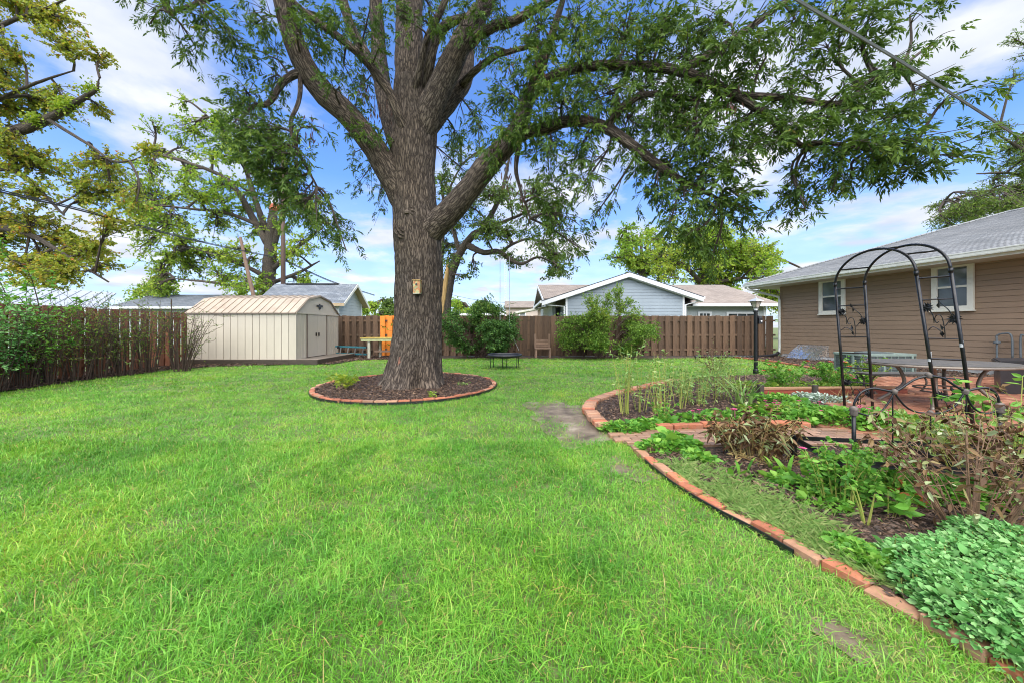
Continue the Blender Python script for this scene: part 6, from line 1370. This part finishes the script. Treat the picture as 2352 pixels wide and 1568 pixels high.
def mound(name, label, cat, pts, n, h, leaf, lmat, group=None, ratio=.75, stem=m_ystem, zpow=.5):
    """low leafy mass over a ground outline (list of (x, y, r))"""
    pts = np.asarray(pts, float); b = (pts[:, 0].mean(), pts[:, 1].mean(), 0); t = thing(name, label, cat, b, group); fl, tw = MB(), MB()
    w = pts[:, 2] ** 2; k = rng.choice(len(pts), n, p=w / w.sum()); a = rng.uniform(0, 2 * math.pi, n); rr = np.sqrt(rng.random(n))
    X = pts[k, 0] + pts[k, 2] * rr * np.cos(a); Y = pts[k, 1] + pts[k, 2] * rr * np.sin(a)
    top = np.zeros(n)
    for x, y, r in pts: top = np.maximum(top, np.clip(1 - ((X - x) ** 2 + (Y - y) ** 2) / (r * 1.06) ** 2, 0, 1) ** .5 * min(1.0, .45 + r))
    top *= h * (.85 + .3 * vnoise(X, Y, 6.0, 90)); z = top * np.maximum(rng.random(n), rng.random(n)) ** zpow
    pos = np.stack((X, Y, z), 1); d = np.stack((np.cos(a), np.sin(a), rng.uniform(-.1, .7, n)), 1) + rand_unit(n) * .7
    leaves(fl, pos, d, leaf * rng.lognormal(0, .33, n), ratio, .2, .12, None, 0, .55, True)
    s = rng.choice(n, max(6, n // 14), replace=False); q = pos[s]; g_ = q * (1, 1, 0) + rng.normal(0, .02, q.shape) * (1, 1, 0)
    tt = np.linspace(0, 1, 4)[None, :, None]; tubes(tw, g_[:, None] * (1 - tt) + q[:, None] * tt, np.full((1, 4), .0022 + leaf * .02), 4, rnd=rng.random(len(s)))
    tag(tw.build('stems', stem, t), kind='stuff'); tag(fl.build('foliage', lmat, t), kind='stuff'); return t
def bush_at(x, y): return G(x, y)

# sparse shrubs along the reddish fence
gp = 'shrubs along the reddish fence'
for x, y, h, s, nn_, lf, per_, m_, lab in (
        (-70, 915, 1.9, .8, 26, .075, 15, m_mint, 'pale-leaved shrub at the near end of the reddish fence'),
        (5, 902, 1.8, .75, 28, .075, 15, m_mint, 'reddish-stemmed shrub with pale leaves against the reddish fence'),
        (75, 890, 1.75, .7, 26, .07, 13, m_bright, 'bright-leaved shrub under the tall sapling by the fence'),
        (140, 882, 1.6, .65, 22, .055, 8, m_shrub, 'thin open shrub showing the reddish boards through its stems'),
        (200, 874, 1.85, .65, 24, .05, 8, m_shrub, 'narrow shrub with yellowish leaves beside the thin open one'),
        (250, 868, 2.0, .7, 28, .05, 9, m_shrub, 'upright shrub with small leaves topping the reddish fence'),
        (305, 862, 2.05, .7, 30, .05, 9, m_shrub, 'dark-stemmed dense shrub by the corner of the reddish fence'),
        (358, 856, 2.0, .65, 28, .05, 9, m_shrub, 'small-leaved shrub next to the bare twiggy one')):
    plant('fence_shrub', lab, 'shrub', bush_at(x, y) - (.25, 0, 0), nn_, h, s, lf, per_, m_, m_shrubwood, .011, .5, .2, .3, gp, root=.22, side=4)
plant('bare_shrub', 'bare twiggy shrub in front of the cream shed wall', 'shrub', G(418, 852), 30, 1.75, (.95, .6), .05, 5, m_shrub, m_shrubwood, .011, .5, .35, .35, root=.2, side=4)
plant('tall_sapling', 'tall leafy sapling rising above the reddish fence', 'sapling', (-11.3, 8.6, 0), 6, 2.9, .8, .11, 20, m_bright, m_shrubwood, .016, .5, .5, .2, root=.1, side=5)
plant('bare_stub', 'mossy pruned stem standing above the fence shrubs', 'shrub', G(415, 855) + (-.9, .7, 0), 3, 2.35, .25, .05, 12, m_shrub, m_shrubwood, .03, .5, .5, .1, root=.08, side=2)
# large bushes by the back fence
def bigbush(name, label, pts, n, leaf, mats, hgt, base, compound=False):
    t = thing(name, label, 'bush', base); fl, tw = MB(), MB()
    base = np.asarray(base, float)
    for x, y, rx, ry, Y, k in pts:
        cpt = P(x, y, Y); cpt[2] = max(cpt[2], .3); r = np.array((rx / F * Y, .55, ry / F * Y)); st = base + rng.normal(0, .18, 3) * (1, 1, 0)
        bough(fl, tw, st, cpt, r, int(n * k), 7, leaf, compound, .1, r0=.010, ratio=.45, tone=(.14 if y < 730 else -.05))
    tag(fl.build('foliage', mats, t), kind='stuff'); tw.build('stems', m_shrubwood, t); return t
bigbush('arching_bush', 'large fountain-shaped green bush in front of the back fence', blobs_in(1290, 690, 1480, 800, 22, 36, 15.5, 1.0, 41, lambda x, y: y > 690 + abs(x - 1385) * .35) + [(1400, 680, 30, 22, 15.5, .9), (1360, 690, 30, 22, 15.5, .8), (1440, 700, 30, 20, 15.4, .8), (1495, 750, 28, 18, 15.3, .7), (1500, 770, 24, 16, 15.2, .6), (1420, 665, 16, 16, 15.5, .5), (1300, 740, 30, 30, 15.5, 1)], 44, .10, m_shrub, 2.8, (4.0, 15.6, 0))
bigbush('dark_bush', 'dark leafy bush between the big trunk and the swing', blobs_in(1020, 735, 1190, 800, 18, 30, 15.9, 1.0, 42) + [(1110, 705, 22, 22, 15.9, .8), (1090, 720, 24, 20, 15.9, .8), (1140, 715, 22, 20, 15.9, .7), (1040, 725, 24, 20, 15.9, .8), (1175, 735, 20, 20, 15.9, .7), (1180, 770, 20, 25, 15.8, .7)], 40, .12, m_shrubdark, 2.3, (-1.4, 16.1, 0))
plant('climbing_sapling', 'leafy yellow-green sapling poking above the dark bush', 'sapling', (-1.0, 16.2, 0), 9, 2.5, .7, .09, 16, m_shrub, m_shrubwood, .012, .45, .5, .2, side=4)
plant('vine', 'green vine climbing the orange fence boards', 'vine', (-5.4, 16.5, 0), 5, 1.7, .3, .1, 8, m_bright, m_shrubwood, .008, .5, .4, .2, side=2)
plant('fence_vine', 'thin vine with dark leaves rising over the fence behind the workbench', 'vine', (-6.0, 17.3, 0), 5, 2.7, .4, .11, 10, m_shrubdark, m_shrubwood, .01, .5, .6, .2, side=3)

# tree ring plants
plant('yellow_hosta', 'yellowing leafy plant inside the brick ring', 'plant', G(792, 893, .04), 22, .34, .4, .12, 6, m_lime, m_ystem, .004, .45, .4, .3)
plant('small_weed', 'tiny green weed at the foot of the big trunk', 'plant', G(992, 914, .04), 10, .13, .14, .06, 5, m_lime, m_ystem, .003, .5, .3)
plant('small_weed', 'tiny weed near the right rim of the brick ring', 'plant', G(1060, 885, .04), 8, .1, .2, .05, 5, m_weed, m_ystem, .003, .5, .3)

# tall flower stalks at the tip of the rear bed
gs = 'tall spent flower stalks in the rear bed'
for x, y, h, n, lab in ((1436, 952, 1.06, 12, 'tallest flower stalks standing at the tip of the rear bed'), (1470, 945, .9, 8, 'slim flower stalks just behind the tallest clump'), (1525, 958, .98, 10, 'thick clump of spent flower stalks near the bright corner leaves'), (1560, 938, .8, 8, 'shorter spent flower stalks beside the pale weeds')):
    plant('flower_stalks', lab, 'flower stalks', G(x, y, .02), n, h, .24, .075, 6, m_weed, m_ystem, .006, .35, .3, .1, gs, root=.08, side=1, flowers=2, flower_r=.022, fmat=m_straw, fname='seed_head')
plant('grey_stalks', 'bare yellow cut stems between the tall flower stalks', 'plant', G(1508, 950, .02), 7, .55, .12, .05, 2, m_weed, m_ystem, .009, .4, .7, .1)
for i, (x, y, h, s, lab) in enumerate(((1600, 930, .62, .42, 'loose pale weeds behind the tall flower stalks'), (1650, 915, .7, .45, 'tangled pale weeds left of the iris leaves'), (1570, 905, .5, .4, 'pale green weeds along the back of the rear bed'), (1680, 893, .75, .4, 'brown-tinged bushy perennials near the lamp post'))):
    plant('tall_weeds', lab, 'weeds', G(x, y, .02), 22, h, s, .07, 9, m_weed, m_ystem, .004, .35, .15, .2, root=.25, side=1)
plant('dry_perennial', 'dry brown seed stalks behind the iris leaves', 'plant', G(1640, 880, .02), 14, .95, .45, .06, 8, m_dead, m_brownstem, .005, .35, .4, .1, side=2)
plant('iris_clump', 'fan of pale sword-shaped iris leaves in the rear bed', 'iris', G(1705, 925, .02), 2, .05, .05, .04, 0, m_weed, m_ystem)
ir = bpy.data.objects[-1] if False else None
def blades(name, label, cat, base, n, h, spread, w, mat, group=None):
    t = thing(name, label, cat, base, group); base = np.asarray(base, float); mb = MB(); a = rng.uniform(0, 2 * math.pi, n); s = spread * rng.uniform(.2, 1, n); hh = h * rng.uniform(.6, 1, n)
    d = np.stack((np.cos(a), np.sin(a), np.zeros(n)), 1); sd = nrm(np.stack((-np.sin(a), np.cos(a), np.zeros(n)), 1) + rng.normal(0, .3, (n, 3)) * (1, 1, 0))
    b = base + rng.normal(0, .06, (n, 3)) * (1, 1, 0); W = (w * rng.uniform(.7, 1.2, n))[:, None]
    for f0, f1, w0, w1 in ((0, .4, .8, 1.0), (.4, .75, 1.0, .75), (.75, 1.0, .75, .06)):
        def pt(f): return b + d * (s * f ** 1.6)[:, None] + np.array((0, 0, 1.0)) * (hh * (f - .18 * f ** 3))[:, None]
        V = np.stack((pt(f0) - sd * W * w0 / 2, pt(f0) + sd * W * w0 / 2, pt(f1) + sd * W * w1 / 2, pt(f1) - sd * W * w1 / 2), 1).reshape(-1, 3)
        mb.add(V, np.arange(n)[:, None] * 4 + np.array([[0, 1, 2, 3]]), rng.random(n))
    tag(mb.build('leaf_blades', mat, t), kind='stuff'); return t
for o_ in [o for o in bpy.data.objects if o.name.startswith('iris_clump')]:
    for ch in list(o_.children): bpy.data.objects.remove(ch)
    bpy.data.objects.remove(o_)
blades('iris_clump', 'fan of pale sword-shaped iris leaves in the rear bed', 'iris', G(1702, 928, .02), 26, .62, .55, .035, m_weed)
blades('small_iris', 'bright upright lance leaves in the front bed beside the dry stalks', 'plant', G(1800, 1085, .02), 9, .2, .16, .05, m_bright)
blades('small_iris', 'low broad green leaf rosette near the brick row', 'plant', G(1700, 1092, .02), 8, .18, .12, .045, m_bright)
blades('grass_tuft', 'straw coloured grass tuft in front of the raised timber wall', 'grass tuft', G(1945, 920, .03), 24, .3, .3, .006, m_straw)

# roses beyond and along the timber wall
plant('rose_bush', 'leafy rose bush with coral blooms by the lamp post', 'rose bush', (5.75, 7.6, 0), 24, .58, .45, .055, 22, m_bright, m_ystem, .005, .6, .2, .2, root=.15, side=2, flowers=5, flower_r=.045, fmat=m_red)
plant('rose_bush', 'rose bush with a pink bloom behind the arch uprights', 'rose bush', (6.9, 7.7, 0), 26, .62, .5, .055, 22, m_bright, m_ystem, .005, .6, .2, .2, root=.15, side=2, flowers=4, flower_r=.05, fmat=m_red)
plant('rose_bush', 'low rose bush in front of the air conditioner', 'rose bush', (7.6, 7.9, 0), 20, .36, .4, .055, 20, m_bright, m_ystem, .005, .6, .2, .2, root=.15, side=2, flowers=4, flower_r=.05, fmat=m_pink)
mound('ground_cover', 'low green growth behind the red timber wall', 'ground cover', [(5.1, 7.5, .4), (5.7, 7.35, .35), (6.3, 7.45, .4), (6.8, 7.4, .35), (7.3, 7.5, .35)], 1500, .26, .05, m_shrub)
plant('rose_bush', 'sparse rose with pink blooms beyond the patio table', 'rose bush', (8.9, 8.9, 0), 20, .6, .5, .06, 14, m_shrub, m_ystem, .005, .55, .2, .2, side=2, flowers=6, flower_r=.05, fmat=m_pink)
# rear bed middle: low plants with pink flowers
for i, (x, y, r, h, n, m_, lab, fl_) in enumerate((
        (1615, 972, .22, .2, 380, m_bright, 'small green plant with a pink bloom beside the tall stalks', 2), (1690, 965, .26, .2, 420, m_bright, 'low pink-flowered plant in the middle of the rear bed', 4),
        (1760, 955, .34, .22, 600, m_shrub, 'spreading pink-flowered plant left of the arch foot', 5), (1815, 968, .34, .2, 620, m_bright, 'leafy green patch along the upright brick row', 2),
        (1790, 925, .32, .2, 500, m_bright, 'fresh green clump before the red timber wall', 0), (1855, 948, .3, .22, 480, m_bright, 'green clump left of the arch uprights', 1),
        (1560, 982, .18, .12, 300, m_bright, 'small green rosettes behind the upright brick row', 0), (1930, 975, .4, .3, 900, m_bright, 'lush green clump around the arch foot', 3),
        (2010, 985, .42, .3, 900, m_bright, 'dense green clump behind the bed frame', 2), (2090, 990, .35, .26, 600, m_shrub, 'yellow-green clump under the headboard loops', 0))):
    p = G(x, y, .02); q = [(p[0], p[1], r), (p[0] + r * .7, p[1] + .1, r * .7), (p[0] - r * .6, p[1] + .15, r * .7)]
    o_ = mound('bed_plant', lab, 'plant', q, n, h, .055, m_)
    for k in range(fl_):
        fb = MB(); w = np.array((p[0] + rng.uniform(-r, r), p[1] + rng.uniform(-r, r) * .6, h * .95 + .02)); aa = np.linspace(0, 2 * math.pi, 9, endpoint=False)
        for rad, up in ((.032, .3), (.022, .8)): leaves(fb, np.repeat(w[None], 9, 0), np.stack((np.cos(aa), np.sin(aa), np.full(9, up)), 1), rad, .6, .2, .1, rng.random(9), 0, .6)
        tube(fb, [w - (0, 0, h * .6), w], .002, 4); fb.build('flower', m_pink, o_)
mound('dusty_miller', 'pale silvery foliage clump by the red timber wall', 'plant', [(*G(1895, 925)[:2], .3), (*G(1850, 918)[:2], .2)], 600, .2, .06, m_silver, ratio=.4)
# clumps along the path
def clump(x, y, r, *more): return [(*G(x, y)[:2], r)] + [(*G(a, b)[:2], c) for a, b, c in more]
mound('strawberry_clump', 'bright leafy clump at the corner of the pale brick kerb', 'plant', clump(1440, 992, .2, (1490, 985, .2), (1400, 990, .1), (1520, 978, .14)), 900, .19, .06, m_bright)
mound('strawberry_clump', 'bright leafy clump spilling over the brick path', 'plant', clump(1540, 1030, .2, (1500, 1038, .13), (1580, 1035, .13), (1545, 1015, .14)), 850, .2, .06, m_bright)
mound('strawberry_clump', 'small green clump at the top of the long curved brick row', 'plant', clump(1610, 1062, .13, (1590, 1052, .09)), 320, .13, .055, m_bright)
plant('corner_plant', 'pink-budded green plant behind the corner leafy clump', 'plant', G(1520, 972, .02), 14, .3, .2, .06, 12, m_bright, m_ystem, .004, .55, .15, flowers=1, flower_r=.02, fmat=m_pink)
# dried clump by the path
plant('dried_lily', 'collapsed brown dry stalks beside the brick path', 'dead plant', G(1725, 1048, .02), 70, .42, (.5, .35), .1, 6, m_dead, m_straw, .005, .3, .3, .1, root=.18, side=1, droop=.4)
plant('straw_stalks', 'flattened straw stalks lying behind the black bed leg', 'dead plant', G(1790, 1062, .02), 40, .10, (.55, .3), .1, 3, m_straw, m_straw, .004, .15, .3, .2, root=.25)
# weedy strip inside the brick row
wp = EDGE_LOW[8:96]
tw_ = MB(); n = 9000; k = rng.integers(0, len(wp), n); off = np.abs(rng.normal(.05, .22, n)) + .07
tg = nrm(np.gradient(wp, axis=0)); inn = np.stack((-tg[:, 1], tg[:, 0]), 1)
if inn[:, 0].mean() < 0: inn = -inn
pos = np.hstack((wp[k] + inn[k] * off[:, None] + rng.normal(0, .03, (n, 2)), np.full((n, 1), .02)))
keep = (vnoise(pos[:, 0], pos[:, 1], 3.0, 77) > .38) | (off < .16); pos = pos[keep]; n = len(pos)
leaves(tw_, pos, rand_unit(n) * (1, 1, .3) * .9 + (0, 0, .75), rng.uniform(.05, .15, n), .035, .2, .3, np.clip(rng.normal(.65, .25, n), 0, 1))
tag(tw_.build('weedy_grass', m_weed), 'thin pale weedy grass creeping in behind the long curved brick row', 'grass', kind='stuff')
# foreground bed
plant('zinnia_clump', 'bright green zinnia clump with pink bloom inside the bed frame', 'plant', G(1925, 1150, .02), 34, .42, (.28, .24), .045, 22, m_bright, m_ystem, .005, .55, .1, .2, root=.14, side=1, hexa=True, flowers=2, flower_r=.03, fmat=m_pink)
plant('zinnia_clump', 'leafy green clump right of the pink bloom in the bed frame', 'plant', G(2010, 1120, .02), 22, .34, (.26, .24), .045, 18, m_bright, m_ystem, .005, .55, .1, .2, root=.14, side=1, hexa=True)
mound('ground_cover', 'green ground cover under the withered shrub', 'ground cover', clump(2140, 1140, .3, (2230, 1145, .3), (2320, 1130, .3), (2050, 1150, .2)), 1700, .2, .045, m_bright)
mound('ground_cover', 'low green seedlings at the foot of the zinnia clump', 'ground cover', clump(1850, 1130, .2, (1890, 1165, .16), (1800, 1115, .12)), 500, .14, .05, m_bright)
plant('withered_shrub', 'withered brown peony shrub with curled leaves in the front bed', 'dead shrub', G(2235, 1222, .02), 34, .72, (.6, .42), .06, 4, m_dead, m_brownstem, .006, .45, .62, .15, root=.12, side=3, droop=.45, hexa=True, jit=.4)
plant('withered_shrub', 'second withered shrub half out of view behind the mint', 'dead shrub', G(2345, 1175, .02), 22, .66, (.5, .4), .06, 5, m_dead, m_brownstem, .006, .45, .55, .15, root=.12, side=3, droop=.45, hexa=True)
plant('yellow_stalks', 'yellowing stalks with sparse leaves behind the withered shrub', 'plant', (3.75, 2.75, 0), 26, .8, (.5, .4), .07, 7, m_dead, m_ystem, .006, .45, .5, .1, root=.2, side=1)
plant('leafy_shoots', 'fresh yellow-green shoots with broad leaves by the bed headboard', 'plant', (4.75, 3.4, 0), 8, .95, .4, .10, 7, m_bright, m_ystem, .007, .5, .45, .15, root=.12, side=1, hexa=True)
plant('leafy_shoots', 'tall yellow-green stalks leaning beyond the bed headboard', 'plant', (4.45, 3.75, 0), 24, .55, (.55, .35), .075, 5, m_weed, m_ystem, .005, .4, .4, .1, root=.25, side=1)
mound('bed_plant', 'green patch between headboard and patio bricks', 'plant', [(4.9, 4.1, .3), (4.6, 3.9, .25), (5.2, 3.7, .3)], 700, .3, .06, m_shrub)
plant('lily_seedling', 'small green lily seedling in open mulch', 'plant', G(2040, 1185, .02), 5, .2, .16, .11, 7, m_bright, m_ystem, .004, .4, .3, .2, hexa=True)
plant('bare_stalk', 'forked yellow stalk standing in open mulch', 'plant', G(1990, 1205, .02), 3, .38, .12, .06, 3, m_bright, m_ystem, .007, .45, .7, .2, root=.015)
ru = thing('rusty_leaves', 'curled rust-brown leaves lying against the withered shrub', 'dead leaves', G(2095, 1130, .05)); mb = MB(); p = G(2095, 1130, .12)
leaves(mb, p + rng.normal(0, .06, (12, 3)), rand_unit(12), .085, .6, .5, .2, None, 0, .1, True); mb.build('foliage', m_rustleaf, ru)
mound('mint_clump', 'compact green mint clump beside the long curved brick row', 'plant', clump(1965, 1290, .13, (1995, 1310, .12), (1935, 1275, .1)), 1500, .17, .03, m_bright)
mint = clump(2130, 1330, .2, (2230, 1320, .24), (2330, 1290, .28), (2200, 1400, .22), (2300, 1400, .26), (2150, 1390, .16), (2290, 1480, .22), (2380, 1460, .25), (2400, 1350, .3), (2230, 1455, .16), (2370, 1540, .16))
mound('mint_patch', 'large pale green mint mass spilling over the brick edge', 'plant', mint, 12500, .27, .025, m_mint)
for k, (x, y) in enumerate(((2243, 1250), (2240, 1237))):
    w = G(x, y, .12); fb = MB(); aa = np.linspace(0, 2 * math.pi, 9, endpoint=False)
    for rad, up in ((.026, .3), (.02, .9)): leaves(fb, np.repeat(w[None], 9, 0), np.stack((np.cos(aa), np.sin(aa), np.full(9, up)), 1), rad, .7, .2, .1, rng.random(9), 0, .6)
    tube(fb, [w - (0, 0, .12), w], .002, 4); tag(fb.build('flower', m_pink, origin=(w[0], w[1], 0)), ('lower magenta bloom touching the mint leaves', 'upper magenta bloom on a short stalk behind the lower one')[k], 'flower', 'magenta blooms above the mint')
mb = MB(); p = G(2205, 1440, .08); frame_box(mb, p, (.09, -.07, 0), (.02, .03, 0), (0, 0, .012)); tag(mb.build('slate_chip', m_galv, origin=p), 'small grey slate chip on the brick edge by the mint', 'stone')
